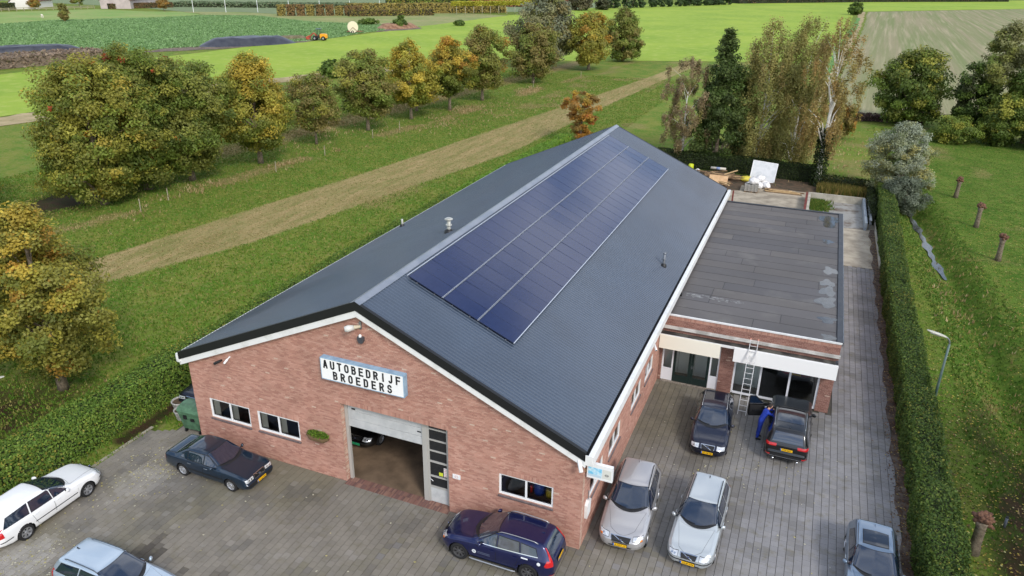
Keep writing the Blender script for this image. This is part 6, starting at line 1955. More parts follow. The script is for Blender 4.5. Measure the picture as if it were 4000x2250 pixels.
# steel-blue car with glass sunroof at the lower right
bw = Car('parked_car', 'steel blue car with glass sunroof beside the right hedge', HATCH, (19.70, 2.95), R(-91), P_STEELBLUE, group='cars parked round the garage')
bw.wheels(RIMM, 5, 0.0, 0.06)
bw.windshield(0.95, 0.66, 0.74, 0.03, -0.06, 0.57)
bw.hood(1.10, 0.90, 0.68, 1.98, 1.80, 0.40)
bw.side_glass([([(-0.02, 0.985), (0.70, 0.965)], [(-0.02, 1.325), (0.16, 1.27)]), ([(-1.30, 1.02), (-0.09, 0.99)], [(-1.08, 1.26), (-0.09, 1.33)])])
for v in 'LR':
    bw.patch('belt_trim', [(-1.36, 0.99), (0.0, 0.955), (0.74, 0.935)], [(-1.36, 1.012), (0.0, 0.977), (0.74, 0.957)], v, CHROME, 0.011, 20, 3)
bw.door(-0.06, 1.0, 0.95, 0.30, hmat=CHROME); bw.door(-0.92, -0.09, 0.955, 0.30, cut=[(-0.80, 0.46), (-0.62, 0.30), (-0.09, 0.30)], hmat=CHROME)
bw.mirrors(0.56, 0.98)
bw.patch('sunroof', [(-0.22, -0.42), (-0.19, 0), (-0.22, 0.42)], [(-0.95, -0.42), (-0.98, 0), (-0.95, 0.42)], 'T', M('roof_glass2', rgb(20, 26, 36), 0.05, coat=1.0, spec=0.8), 0.008, 16, 10)
bw.patch('sunroof_seal', [(-0.19, -0.44), (-0.16, 0), (-0.19, 0.44)], [(-0.98, -0.44), (-1.01, 0), (-0.98, 0.44)], 'T', BLACK, 0.005, 16, 10)
bw.rails(-1.30, -0.02, 0.575, 0.60, DARKPL, 0.010, 0.004)
bw.fin(-1.28, P_STEELBLUE)
bw.patch('rear_window', [(-0.58, 1.03), (0.58, 1.03)], [(-0.48, 1.34), (0.48, 1.34)], 'B', CARGLASS, 0.008, 14, 6)
bw.front_lights(0.42, 0.76, 0.60, 0.70, 0.58, 0.70)
bw.grille(0.24, 0.55, 0.28, 0.68, slash=False)
# cars half hidden: in the workshop, in the showroom, behind the left corner
g_car = estate('workshop_car', 'black car with green trade plate just inside the garage door', (-2.05, 4.42), R(-90), P_BLACK, None, spec=COMPACT, rails=False, fin=False, group='cars standing indoors')
g_car.plate('F', 0.42, 'ZK-83-VG', PLATEG)
r_car = estate('showroom_car', 'red car behind the showroom window', (16.40, 19.25), R(-90), P_RED, 'RN-GKF-5', spec=COMPACT, rails=False, fin=False, group='cars standing indoors')
sedan('parked_car', 'dark sedan half hidden between left hedge and garage wall', (-11.45, 4.0), R(-88), paint('dark_navy', rgb(18, 20, 34), 0.4), '46-FT-ZL')
# ------------------------------------------------------------------ trees and hedges
YG, GR, DG, OL = rgb(170, 164, 70), rgb(114, 136, 56), rgb(76, 98, 42), rgb(136, 138, 66)
YE, OR, RD, BR = rgb(200, 174, 72), rgb(192, 138, 60), rgb(172, 82, 48), rgb(142, 124, 76)
SG, PG = rgb(128, 136, 116), rgb(150, 148, 104)


def tree(name, label, x, y, h, bot, w, pal, leaf=0.16, nleaf=16000, trunk_r=0.2, shape='oval', bark=BARK, ncl=150, droop=0.0, seed=1, group='trees', density=1.0, cx=0.0, cy=0.0, sparse=0.0, limbs=14,
         lean=(0, 0), clump=None, ivy=False, depth=None):
    """tapered trunk with limbs and a crown of many leaf faces gathered in clumps
    pal: list of (colour, weight at the foot of the crown, weight at its top)"""
    rs = np.random.default_rng(seed)
    z0 = float(ground_z(np.array([x]), np.array([y]))[0])
    t = thing(name, label, 'tree', (x, y, z0), 0, group)
    H = h - bot; rx = w / 2; ry = (depth or w) / 2
    # clump centres
    n = ncl * 3
    tt = rs.uniform(0.02, 0.98, n)
    if shape == 'oval': prof = np.sqrt(np.clip(1 - np.abs(2 * tt - 0.92) ** 2.3 / 1.05, 0.02, 1))
    elif shape == 'round': prof = np.sqrt(np.clip(1 - np.abs(2 * tt - 1) ** 2.0, 0.02, 1))
    elif shape == 'egg': prof = np.clip(np.sin(np.pi * tt ** 0.72), 0.05, 1) ** 0.75
    elif shape == 'cone': prof = np.clip((1 - tt) ** 0.75 * (0.35 + 0.65 * np.clip(tt * 5, 0, 1)), 0.05, 1)
    elif shape == 'vase': prof = np.clip(0.35 + 0.75 * tt, 0, 1) * np.sqrt(np.clip(1 - np.clip(tt - 0.75, 0, 1) ** 2 * 12, 0.05, 1))
    else: prof = np.clip(0.55 + 0.45 * np.sin(np.pi * tt), 0, 1)
    an = rs.uniform(0, 2 * np.pi, n)
    lump = 0.78 + 0.34 * np.sin(an * 3 + tt * 9 + seed) * np.sin(an * 2 + seed * 1.7 + tt * 5) + 0.08 * rs.normal(0, 1, n)
    rr_ = np.sqrt(rs.uniform(0.12, 1, n)) ** 0.62 * lump
    keep = rs.uniform(0, 1, n) < (0.25 + 0.75 * prof)
    C = np.stack([cx + rx * prof * rr_ * np.cos(an), cy + ry * prof * rr_ * np.sin(an), bot + tt * H], -1)[keep][:ncl]
    tt = tt[keep][:ncl]
    C[:, 0] += lean[0] * tt; C[:, 1] += lean[1] * tt
    ncl = len(C)
    cs = (clump or (0.16 * w * (150 / max(ncl, 40)) ** 0.33)) * rs.uniform(0.7, 1.3, ncl)
    # colour per clump
    P = np.array([p[0] for p in pal]); wb_ = np.array([p[1] for p in pal], float); wt_ = np.array([p[2] for p in pal], float)
    W = wb_[None] * (1 - tt[:, None]) + wt_[None] * tt[:, None]; W /= W.sum(1, keepdims=True)
    acc = [i for i in range(len(P)) if max(wb_[i], wt_[i]) < 0.45]
    W[:, acc] = 0; W /= W.sum(1, keepdims=True)
    ci = np.array([rs.choice(len(P), p=W[i]) for i in range(ncl)])
    cc = (P[ci] * 0.62 + (W @ P) * 0.38) * rs.uniform(0.8, 1.2, (ncl, 1))
    k = rs.choice(ncl, nleaf, p=cs ** 2 / (cs ** 2).sum())
    D = rs.normal(0, 1, (nleaf, 3)); D /= np.linalg.norm(D, axis=1, keepdims=True)
    rad = (rs.uniform(0, 1, nleaf) ** 0.45)[:, None]
    off = D * rad * cs[k][:, None]
    off[:, 2] *= 0.72
    if droop:
        s_ = rs.uniform(0, 1, nleaf) ** 1.2
        off[:, :2] *= 0.55
        off[:, 2] -= s_ * droop * (0.5 + rs.uniform(0, 1, nleaf))
    L_ = C[k] + off
    L_[:, 2] = np.maximum(L_[:, 2], 0.25 if droop else bot * 0.6)
    mid = np.array([cx + lean[0] * 0.5, cy + lean[1] * 0.5, bot + H * 0.45])
    nrm = (L_ - mid); nrm /= np.linalg.norm(nrm, axis=1, keepdims=True) + 1e-9
    nrm = nrm * 0.7 + D * 0.5; nrm[:, 2] += 0.35
    V, F = leaf_quads(L_, leaf, nrm, 0.55, 0.62)
    mixc = rs.uniform(0, 1, nleaf) < 0.05
    cols = cc[k] * rs.uniform(0.78, 1.22, (nleaf, 1))
    alt = P[[i for i in range(len(P)) if i not in acc]]; alt = alt[rs.integers(0, len(alt), nleaf)]
    cols[mixc] = alt[mixc] * 0.6 + cols[mixc] * 0.4
    for i in acc:
        for q_ in range(int(40 * (wb_[i] + wt_[i]))):
            c_ = L_[rs.integers(0, nleaf)]; near = ((L_ - c_) ** 2).sum(1) < (0.45 * rs.uniform(0.5, 1.2)) ** 2
            cols[near] = P[i] * rs.uniform(0.8, 1.2, (int(near.sum()), 1))
    np_mesh('crown', V, F, LEAF, cols, parent=t)
    # trunk and limbs
    mb = MB()
    top = np.array([cx + lean[0] * 0.8, cy + lean[1] * 0.8, bot + H * (0.80 if shape in ('cone', 'egg') else 0.62)])
    pts = []
    for i in range(7):
        q = i / 6; wob = 0.12 * w * 0.12 * math.sin(q * 5 + seed)
        pts.append((top[0] * q + wob * q, top[1] * q - wob * q, top[2] * q))
    rads = [trunk_r * (1.25 if i == 0 else 1) * (1 - 0.78 * i / 6) for i in range(7)]
    mb.tube(pts, rads, 9)
    mb.build('trunk', bark, t, True)
    mb = MB()
    sel = rs.choice(ncl, min(limbs, ncl), replace=False)
    for i in sel:
        e = C[i]; zb = min(max(bot * 0.9, e[2] - 0.25 * H - 0.1 * rs.uniform()), top[2] * 0.95); q = zb / top[2]
        a = np.array([top[0] * q, top[1] * q, zb]); m_ = a * 0.5 + e * 0.5 + np.array([0, 0, 0.06 * H])
        r0 = trunk_r * (1 - 0.75 * q) * 0.55
        mb.tube([a, a * 0.75 + m_ * 0.25, m_, e], [r0, r0 * 0.8, r0 * 0.5, r0 * 0.15], 5, caps=False)
    mb.build('limbs', bark, t, True)
    if ivy:
        m_ = 2600; a = rs.uniform(0, 2 * np.pi, m_); zz_ = rs.uniform(0, 6.0, m_); r_ = trunk_r + 0.32 + 0.12 * rs.normal(0, 1, m_)
        Pv = np.stack([np.cos(a) * r_, np.sin(a) * r_, zz_], -1); nn_ = np.stack([np.cos(a), np.sin(a), np.full(m_, 0.3)], -1)
        V, F = leaf_quads(Pv, 0.11, nn_, 0.5)
        np_mesh('ivy', V, F, LEAF, pick(m_, [rgb(44, 60, 26), rgb(60, 78, 32), rgb(36, 48, 22)], [3, 3, 3]), parent=t)
    return t


ROWG = 'autumn trees in the row left of the meadow'
tree('maple_tree', 'tall golden maple nearest the left hedge', -19.14, 0.79, 10.2, 0.9, 6.6, [(YG, 3, 4), (YE, 0.8, 2.2), (OL, 4, 3), (OR, 0.3, 0.8), (DG, 3.2, 0.6)], 0.085, 46000, 0.24, 'egg', ncl=260, seed=3, group=ROWG, limbs=16, clump=0.62)
tree('oak_tree', 'olive tree at the left picture edge in the back row', -52.5, 16.5, 9.5, 0.6, 10.5, [(OL, 4, 4), (GR, 4, 3), (DG, 2, 1), (YG, 0.6, 1)], 0.125, 34000, 0.28, 'round', ncl=280, seed=35, group=ROWG, clump=0.9)
tree('maple_tree', 'dark golden tree at the left picture edge behind the hedge', -23.6, -1.5, 9.2, 0.8, 6.0, [(YG, 2, 2.5), (YE, 0.8, 2.5), (OL, 3, 2), (DG, 3.5, 1)], 0.085, 34000, 0.22, 'egg', ncl=200, seed=4, group=ROWG, clump=0.62)
tree('oak_tree', 'large golden green tree at the left end of the row', -44.8, 25.58, 13.2, 0.7, 11.4, [(YG, 4, 4), (OL, 5, 4), (YE, 0.8, 2.2), (OR, 0.12, 0.15), (GR, 5, 3), (DG, 1.5, 0.6), (RD, 0.1, 0.05)], 0.125, 50000, 0.34, 'oval', ncl=420, seed=5, group=ROWG, clump=0.9)
tree('oak_tree', 'tall green tree with scattered red leaves behind the golden one', -45.2, 31.0, 13.9, 0.6, 11.0, [(GR, 4, 4), (OL, 3, 4), (DG, 3, 1.2), (RD, 0.42, 0.4), (OR, 0.2, 0.2), (YG, 1, 2)], 0.125, 50000, 0.34, 'oval', ncl=420, seed=6, group=ROWG, clump=0.9)
tree('oak_tree', 'broad olive green tree left of the yellow maple', -43.7, 35.3, 12.0, 1.1, 11.8, [(GR, 4, 3), (OL, 4, 5), (DG, 3, 0.8), (YG, 1, 2)], 0.125, 50000, 0.30, 'round', ncl=400, seed=7, group=ROWG, clump=0.9)
tree('maple_tree', 'yellow maple with low golden crown in the middle of the row', -42.2, 44.05, 12.0, 1.8, 9.9, [(YG, 3, 3), (YE, 1.5, 4), (GR, 3, 1), (DG, 2.4, 0.3), (OR, 0.1, 0.3)], 0.125, 46000, 0.28, 'egg', ncl=360, seed=8, group=ROWG, clump=0.85)
tree('young_tree', 'thin small brownish olive tree right of the yellow maple', -42.42, 54.78, 8.5, 1.9, 7.8, [(OL, 3, 3), (BR, 3, 3), (GR, 2, 1), (YG, 0.6, 0.6)], 0.13, 15000, 0.16, 'round', ncl=170, seed=9, group=ROWG, clump=0.75)
tree('oak_tree', 'olive brown round tree left of the bright yellow tree', -41.27, 64.88, 10.4, 1.9, 9.4, [(OL, 4, 4), (BR, 2, 2), (GR, 3, 2.5), (YG, 0.6, 1)], 0.14, 28000, 0.24, 'round', ncl=260, seed=10, group=ROWG, clump=0.85)
tree('maple_tree', 'bright yellow green tree touching the olive brown one', -39.95, 74.4, 11.0, 2.0, 9.0, [(YG, 3, 3), (YE, 2, 5), (GR, 3.5, 1), (YG, 1, 2)], 0.15, 22000, 0.22, 'egg', ncl=200, seed=11, group=ROWG, clump=0.85)
tree('oak_tree', 'faded brown tree half hidden behind the bright yellow one', -42.6, 80.75, 8.0, 1.4, 7.0, [(OL, 3, 3), (BR, 3, 3), (PG, 1, 2)], 0.16, 13000, 0.2, 'round', ncl=130, seed=12, group=ROWG, clump=0.85)
tree('maple_tree', 'orange topped maple with dark green foot of crown', -38.25, 83.53, 11.0, 2.3, 8.6, [(OR, 0.1, 3), (YE, 0.4, 5), (YG, 1.2, 1.0), (DG, 5, 0.1), (GR, 3, 0.2)], 0.15, 22000, 0.24, 'egg', ncl=190, seed=13, group=ROWG, clump=0.8)
tree('oak_tree', 'rusty olive tree right of the orange topped maple', -37.63, 94.45, 11.7, 2.1, 9.8, [(OL, 5, 4), (BR, 2, 2), (OR, 0.1, 0.5), (GR, 3, 1.5), (YG, 1, 1.5)], 0.17, 20000, 0.26, 'oval', ncl=180, seed=14, group=ROWG, clump=0.95)
tree('oak_tree', 'olive brown tree in front of the tall grey poplar', -37.2, 117.5, 11.3, 1.0, 10.0, [(OL, 4, 3), (BR, 3, 4), (GR, 2, 1)], 0.2, 18000, 0.28, 'oval', ncl=170, seed=15, group=ROWG, clump=1.1)
tree('poplar_tree', 'tall grey green poplar cut by the top edge', -43.0, 140.5, 17.5, 1.9, 15.5, [(PG, 3, 4), (SG, 4, 4), (OL, 2, 1.5), (BR, 1, 1.2)], 0.26, 26000, 0.5, 'egg', ncl=260, seed=16, group=ROWG, clump=1.5)
tree('oak_tree', 'orange tinted tree second from the right end of the row', -33.6, 142.6, 12.2, 1.5, 11.0, [(YG, 3, 3), (YE, 1.5, 2), (OR, 0.3, 1.2), (OL, 3, 3), (DG, 1.5, 0.3)], 0.22, 18000, 0.32, 'oval', ncl=180, seed=17, group=ROWG, clump=1.15)
tree('oak_tree', 'olive green tree at the right end of the row', -31.2, 163.3, 12.0, 0.5, 10.0, [(OL, 4, 4), (GR, 3, 2), (BR, 1.4, 2), (DG, 1, 0.2)], 0.24, 17000, 0.32, 'oval', ncl=170, seed=18, group=ROWG, clump=1.15)
tree('maple_tree', 'small orange maple with forked crown behind the garage roof', -12.4, 69.5, 6.4, 0.6, 5.6, [(OR, 4, 4), (BR, 2, 2), (RD, 0.6, 1), (YE, 1.5, 0.6), (OL, 0.4, 1)], 0.12, 9000, 0.14, 'vase', ncl=110, seed=19, group='trees behind the garage', clump=0.5)
NB = 'trees behind the garage'
tree('birch_tree', 'thin reddish brown birch behind the right roof slope', 1.4, 64.5, 12.0, 1.9, 8.0, [(rgb(152, 134, 100), 4, 4), (OL, 3, 2), (rgb(152, 128, 104), 2, 3)], 0.09, 21000, 0.16, 'oval', BARK_BIRCH, ncl=170, seed=20, group=NB, droop=0.7, clump=0.62)
tree('alder_tree', 'dark green conical alder between the two birches', 5.2, 64.5, 15.0, 0.6, 9.0, [(DG, 4, 3), (rgb(102, 118, 62), 3, 4), (rgb(66, 80, 42), 3, 3)], 0.13, 30000, 0.26, 'cone', ncl=230, seed=21, group=NB, clump=0.75)
PB_ = [(rgb(160, 152, 90), 4, 3), (rgb(146, 146, 84), 4, 4), (rgb(172, 162, 96), 1.0, 1.5), (rgb(166, 144, 92), 1, 1)]
tree('birch_tree', 'wide drooping golden brown birch behind the yard', 9.6, 66.0, 16.2, 0.8, 8.6, PB_, 0.10, 36000, 0.24, 'oval', BARK_BIRCH, ncl=300, seed=22, group=NB, droop=1.6, clump=0.8)
tree('birch_tree', 'second drooping golden brown birch just left of the white trunk', 13.2, 67.0, 16.8, 0.8, 7.6, PB_, 0.10, 32000, 0.22, 'oval', BARK_BIRCH, ncl=260, seed=42, group=NB, droop=1.6, clump=0.8)
tree('birch_tree', 'white trunked birch with ivy clad foot and rusty leaves', 16.3, 60.6, 17.0, 4.2, 7.0, [(rgb(164, 140, 88), 4, 3), (rgb(168, 136, 82), 1.2, 1.2), (rgb(150, 140, 82), 3, 3), (rgb(170, 156, 92), 0.8, 1)], 0.10, 14000, 0.30, 'oval', BARK_BIRCH, ncl=130, seed=23, group=NB, droop=1.3, clump=0.62, ivy=True, limbs=26)
tree('cherry_tree', 'small bronze leaved tree on the lawn behind the ivy trunk', 18.4, 87.0, 5.2, 1.2, 4.6, [(BR, 4, 3), (OL, 3, 3), (OR, 1, 1)], 0.13, 5000, 0.14, 'round', ncl=70, seed=24, group=NB, droop=0.8, clump=0.6)
RB = 'trees on the right by the stubble field'
tree('lime_tree', 'round dark green tree before the stubble field', 27.6, 102.0, 10.6, 0.9, 11.2, [(DG, 5, 2.5), (GR, 4, 3), (YG, 0.5, 2), (OL, 1, 2)], 0.17, 28000, 0.36, 'oval', ncl=240, seed=25, group=RB, clump=1.05)
tree('willow_shrub', 'tall silvery willow shrub at the far end of the right hedge', 23.7, 60.2, 7.8, 0.4, 6.6, [(rgb(168, 176, 156), 1.5, 5), (rgb(154, 160, 124), 3, 3), (rgb(176, 164, 84), 2.5, 0.5), (OL, 2, 0.3)], 0.08, 46000, 0.16, 'oval', ncl=420, seed=26, group=RB, clump=0.5)
tree('willow_shrub', 'low grey green willow bush leaning over the stream', 24.2, 55.4, 3.6, 0.2, 3.9, [(rgb(104, 114, 92), 3, 4), (SG, 2, 3), (rgb(82, 94, 66), 3, 1)], 0.08, 12000, 0.10, 'round', ncl=110, seed=27, group=RB, clump=0.5)
tree('ash_tree', 'tall pale olive tree at the right picture edge', 37.5, 99.0, 14.9, 3.0, 7.8, [(PG, 3, 3), (OL, 3, 3), (GR, 2, 1)], 0.16, 18000, 0.28, 'egg', ncl=170, seed=28, group=RB, clump=0.85)
tree('elder_tree', 'dark broadleaf tree left of the pale olive one', 34.2, 97.5, 9.6, 1.0, 5.4, [(DG, 5, 3), (rgb(58, 56, 40), 3, 2), (GR, 2, 2)], 0.15, 15000, 0.22, 'oval', ncl=140, seed=29, group=RB, clump=0.75)
tree('oak_tree', 'deep green tree cut by the right picture edge', 41.0, 95.0, 13.0, 0.8, 8.0, [(DG, 5, 2), (GR, 4, 5), (YG, 0.4, 1.6)], 0.16, 22000, 0.3, 'oval', ncl=190, seed=30, group=RB, clump=0.9)
tree('hazel_bush', 'dark green bush below the right edge trees', 37.6, 92.0, 6.6, 0.2, 7.0, [(DG, 4, 2), (GR, 3, 3), (YG, 1, 2)], 0.14, 15000, 0.14, 'round', ncl=140, seed=31, group=RB, clump=0.8)
tree('holly_bush', 'low bright green bush before the right edge trees', 32.4, 91.0, 3.2, 0.1, 6.4, [(GR, 4, 4), (YG, 2, 2), (DG, 3, 1)], 0.12, 11000, 0.10, 'round', ncl=110, seed=32, group=RB, clump=0.7)
tree('hazel_bush', 'dark low bush at the foot of the right edge trees', 43.0, 90.5, 5.0, 0.1, 7.0, [(DG, 5, 3), (rgb(70, 64, 40), 2, 1), (GR, 1, 2)], 0.14, 12000, 0.12, 'round', ncl=120, seed=33, group=RB, clump=0.8)
tree('field_bush', 'lone round dark bush at the far field corner', 25.0, 431.6, 5.9, 0.1, 7.6, [(DG, 4, 3), (GR, 3, 3)], 0.42, 3200, 0.3, 'round', ncl=70, seed=34, group=RB, clump=1.2)
tree('walnut_tree', 'broad unseen walnut shading the leaf litter at the lower right', 35.5, 3.0, 13.5, 3.0, 12.5, [(GR, 3, 3), (SG, 2, 2), (OL, 2, 2)], 0.13, 30000, 0.35, 'round', ncl=260, seed=61, group=RB, clump=0.9)  # stands out of view, kept here for its shade on the lawn
# small bushes between row and pasture
for i, (x, y, h, w, lb) in enumerate([(-76, 106, 3.2, 4.6, 'round dark bush on the dry bank behind the maple row'), (-131, 196 + 30, 2.6, 6, 'dark bush beside the manure heap on the far track'), (-134, 233, 3.8, 4.4, 'tallest dark bush beyond the reel wagon'), (-150, 236, 2.0, 9, 'low dark bush strip at the edge of the crop field'), (-118, 250, 1.8, 5, 'low bush on the rough strip left of the yellow lime row')]):
    tree('field_bush', lb, x, y, h, 0.1, w, [(DG, 4, 3), (GR, 3, 3)], 0.3, 1800, 0.1, 'round', ncl=40, seed=50 + i, group='bushes along the field edges', clump=0.8)


def hedge(name, label, path, width, height, pal, leaf=0.045, per_m2=330, seed=1, core=rgb(40, 46, 24), rough=0.10):
    """clipped hedge: dark core and a skin of leaves on top, sides and ends"""
    t = thing(name, label, 'hedge', (path[0][0], path[0][1], 0))
    o0 = np.array([path[0][0], path[0][1], 0])
    rs = np.random.default_rng(seed)
    mb = MB()
    PP, NN = [], []
    for (a, b) in zip(path[:-1], path[1:]):
        a = np.array(a, float); b = np.array(b, float); L_ = np.linalg.norm(b - a); d = (b - a) / L_; nrm = np.array([d[1], -d[0]])
        hw = width / 2 - 0.2
        seg = max(1, int(L_ / 1.0))
        for i in range(seg):
            p = a + d * L_ * i / seg; q = a + d * L_ * (i + 1) / seg
            hz = height - 0.26 + 0.03 * math.sin((p[0] + p[1]) * 0.9)
            mb.add([(*(p - nrm * hw - o0[:2]), 0.03), (*(p + nrm * hw - o0[:2]), 0.03), (*(q + nrm * hw - o0[:2]), 0.03), (*(q - nrm * hw - o0[:2]), 0.03),
                    (*(p - nrm * hw * 0.95 - o0[:2]), hz), (*(p + nrm * hw * 0.95 - o0[:2]), hz), (*(q + nrm * hw * 0.95 - o0[:2]), hz), (*(q - nrm * hw * 0.95 - o0[:2]), hz)],
                   [(4, 5, 6, 7), (0, 1, 5, 4), (2, 3, 7, 6), (3, 0, 4, 7), (1, 2, 6, 5)])
        for kind in ('top', 's1', 's2'):
            area = L_ * (width if kind == 'top' else height)
            n = int(area * per_m2)
            u = rs.uniform(0, L_, n); v = rs.uniform(0, 1, n)
            base = a[None] + d[None] * u[:, None]
            wob = 0.10 * np.sin(u * 0.8 + seed) + 0.07 * np.sin(u * 2.3 + 2 * seed) + 0.22 * (fnoise(u, v * 0 + seed, 1.2, seed) - 0.5)
            dep = np.abs(rs.normal(0, rough, n))
            if kind == 'top':
                lat = (v - 0.5) * width
                ed = np.clip((np.abs(lat) - width / 2 + 0.2) / 0.2, 0, 1)
                z = height + wob * 0.6 - dep + 0.10 * (fnoise(base[:, 0] * 2, base[:, 1] * 2 + lat * 2, 0.9, 5) - 0.5) - 0.09 * ed
                P = np.stack([base[:, 0] + nrm[0] * lat, base[:, 1] + nrm[1] * lat, z], -1); N_ = np.tile([0, 0, 1.0], (n, 1))
            else:
                sg = 1 if kind == 's1' else -1
                z = v * height
                lat = sg * (width / 2 + wob * 0.7 - dep + 0.02 - 0.06 * (v > 0.9))
                P = np.stack([base[:, 0] + nrm[0] * lat, base[:, 1] + nrm[1] * lat, z], -1); N_ = np.tile([nrm[0] * sg, nrm[1] * sg, 0.45], (n, 1))
            PP.append(P); NN.append(N_)
    mb.build('core', M('hedge_core_%d' % seed, core, 0.95), t)
    P = np.concatenate(PP); N_ = np.concatenate(NN)
    k = in_view(P[:, 0], P[:, 1], P[:, 2], 400); P, N_ = P[k], N_[k]
    n1 = fnoise(P[:, 0], P[:, 1] + P[:, 2], 0.8, seed); n2 = fnoise(P[:, 0], P[:, 1], 0.28, seed + 3)
    wts = np.array([p[1] for p in pal], float); base = np.array([p[0] for p in pal])
    pr = wts[None] * np.ones((len(P), 1)); pr[:, -1] *= 0.15 + 4 * np.clip(n2 - 0.52, 0, 1) * 2.4; pr[:, 0] *= 0.5 + 1.0 * n1
    pr /= pr.sum(1, keepdims=True); cum = pr.cumsum(1); r_ = rs.uniform(0, 1, (len(P), 1)); ci = (r_ > cum).sum(1).clip(0, len(pal) - 1)
    V, F = leaf_quads(P - o0, leaf, N_, 0.55, 0.65)
    np_mesh('foliage', V, F, LEAF, base[ci] * rs.uniform(0.75, 1.25, (len(P), 1)), parent=t)
    return t


HG = [(rgb(116, 144, 58), 4), (rgb(94, 124, 48), 4), (rgb(138, 156, 68), 2), (rgb(160, 152, 66), 0.8)]
hedge('beech_hedge', 'bright green clipped hedge left of the garage', [(-13.9, -16), (-13.85, -4), (-13.9, 12), (-13.9, 36)], 1.75, 1.95, HG, 0.055, 360, 2, rough=0.10, core=rgb(48, 62, 26))
hedge('beech_hedge', 'lime green far end of the hedge showing above the left eave', [(-13.9, 36.2), (-13.3, 66)], 1.6, 1.85, [(rgb(124, 162, 58), 4), (rgb(104, 142, 50), 4), (rgb(140, 172, 72), 3), (rgb(160, 160, 70), 0.5)], 0.07, 220, 3, core=rgb(60, 84, 30))
hedge('privet_hedge', 'long narrow clipped hedge along the right side of the drive', [(22.05, -14), (22.02, 10), (22.02, 30), (22.45, 57.5)], 1.40, 1.8, [(rgb(92, 114, 48), 4), (rgb(74, 98, 42), 5), (rgb(114, 128, 56), 2), (rgb(150, 144, 64), 0.8)], 0.052, 400, 5, rough=0.08, core=rgb(44, 56, 26))
hedge('laurel_hedge', 'dark green hedge across the back of the yard', [(-3, 63.2), (8.5, 62.8), (16.2, 62.0)], 1.5, 1.75, [(rgb(40, 54, 24), 5), (rgb(56, 72, 30), 4), (rgb(70, 84, 36), 1), (rgb(90, 96, 44), 0.5)], 0.07, 170, 7)
hedge('bramble_hedge', 'dark leafy scrub behind the concrete bin', [(16.6, 60.9), (21.6, 60.2)], 1.6, 1.15, [(rgb(44, 58, 26), 4), (rgb(84, 84, 40), 3), (rgb(60, 76, 32), 3), (rgb(120, 108, 56), 1.5)], 0.08, 150, 9, rough=0.25)
hedge('bramble_hedge', 'dark scrub between concrete bin and long hedge', [(21.2, 48.5), (21.3, 58)], 0.7, 1.25, [(rgb(36, 48, 22), 5), (rgb(52, 66, 28), 4), (rgb(64, 76, 34), 1), (rgb(100, 100, 48), 0.4)], 0.07, 170, 10, rough=0.2)
hedge('brushwood_pile', 'long purple brown brushwood pile at the far lawn edge', [(17.5, 103), (30, 104.5)], 2.2, 1.0, [(rgb(96, 70, 66), 4), (rgb(124, 104, 90), 3), (rgb(80, 60, 56), 3), (rgb(150, 130, 110), 1)], 0.14, 60, 12, core=rgb(60, 46, 42), rough=0.3)
hedge('dry_scrub', 'band of grey brown dry reeds left of the black silage heap', [(-152, 62), (-147, 92), (-142, 108)], 9, 2.4, [(rgb(150, 130, 112), 4), (rgb(130, 114, 96), 3), (rgb(164, 144, 120), 2), (rgb(120, 112, 80), 1)], 0.35, 9, 14, core=rgb(112, 98, 84), rough=0.5)

# pollarded willow stubs on the lawn
POLL = M('pollard_bark', rgb(128, 116, 98), 0.9, c2=rgb(92, 80, 66), scale=8, coord='obj')
for i, (x, y, h, lb) in enumerate([(29.3, 61.7, 1.75, 'pollard willow stub farthest up the lawn'), (29.76, 51.8, 1.85, 'middle pollard willow stub of the three on the lawn'), (30.07, 43.05, 1.85, 'pollard willow stub nearest the camera of the three lawn stubs'), (23.5, 6.05, 1.55, 'squat pollard stub behind the hedge at the lower right')]):
    z0 = float(ground_z(np.array([x]), np.array([y]))[0])
    t = thing('pollard_willow', lb, 'tree stub', (x, y, z0), i * 1.3, 'pollard willows on the lawn')
    mb = MB(); mb.tube([(0, 0, -0.1), (0.01, 0, h * 0.3), (0.03, 0.01, h * 0.8), (0.04, 0.01, h)], [0.25, 0.19, 0.18, 0.26], 10); mb.build('trunk', POLL, t, True)
    mb = MB(); rs = random.Random(i)
    for k in range(26):
        a = rs.uniform(0, 6.28); e = rs.uniform(-0.3, 1.2); d = Vector((math.cos(a) * math.cos(e), math.sin(a) * math.cos(e), math.sin(e)))
        c0 = Vector((0.04, 0.01, h + 0.02)); mb.tube([c0, c0 + d * 0.25, c0 + d * rs.uniform(0.32, 0.46)], [0.12, 0.11, 0.05], 6)
    mb.build('pollard_head', M('pollard_head', rgb(124, 88, 66), 0.9, c2=rgb(84, 58, 46), scale=14, coord='obj'), t, True)
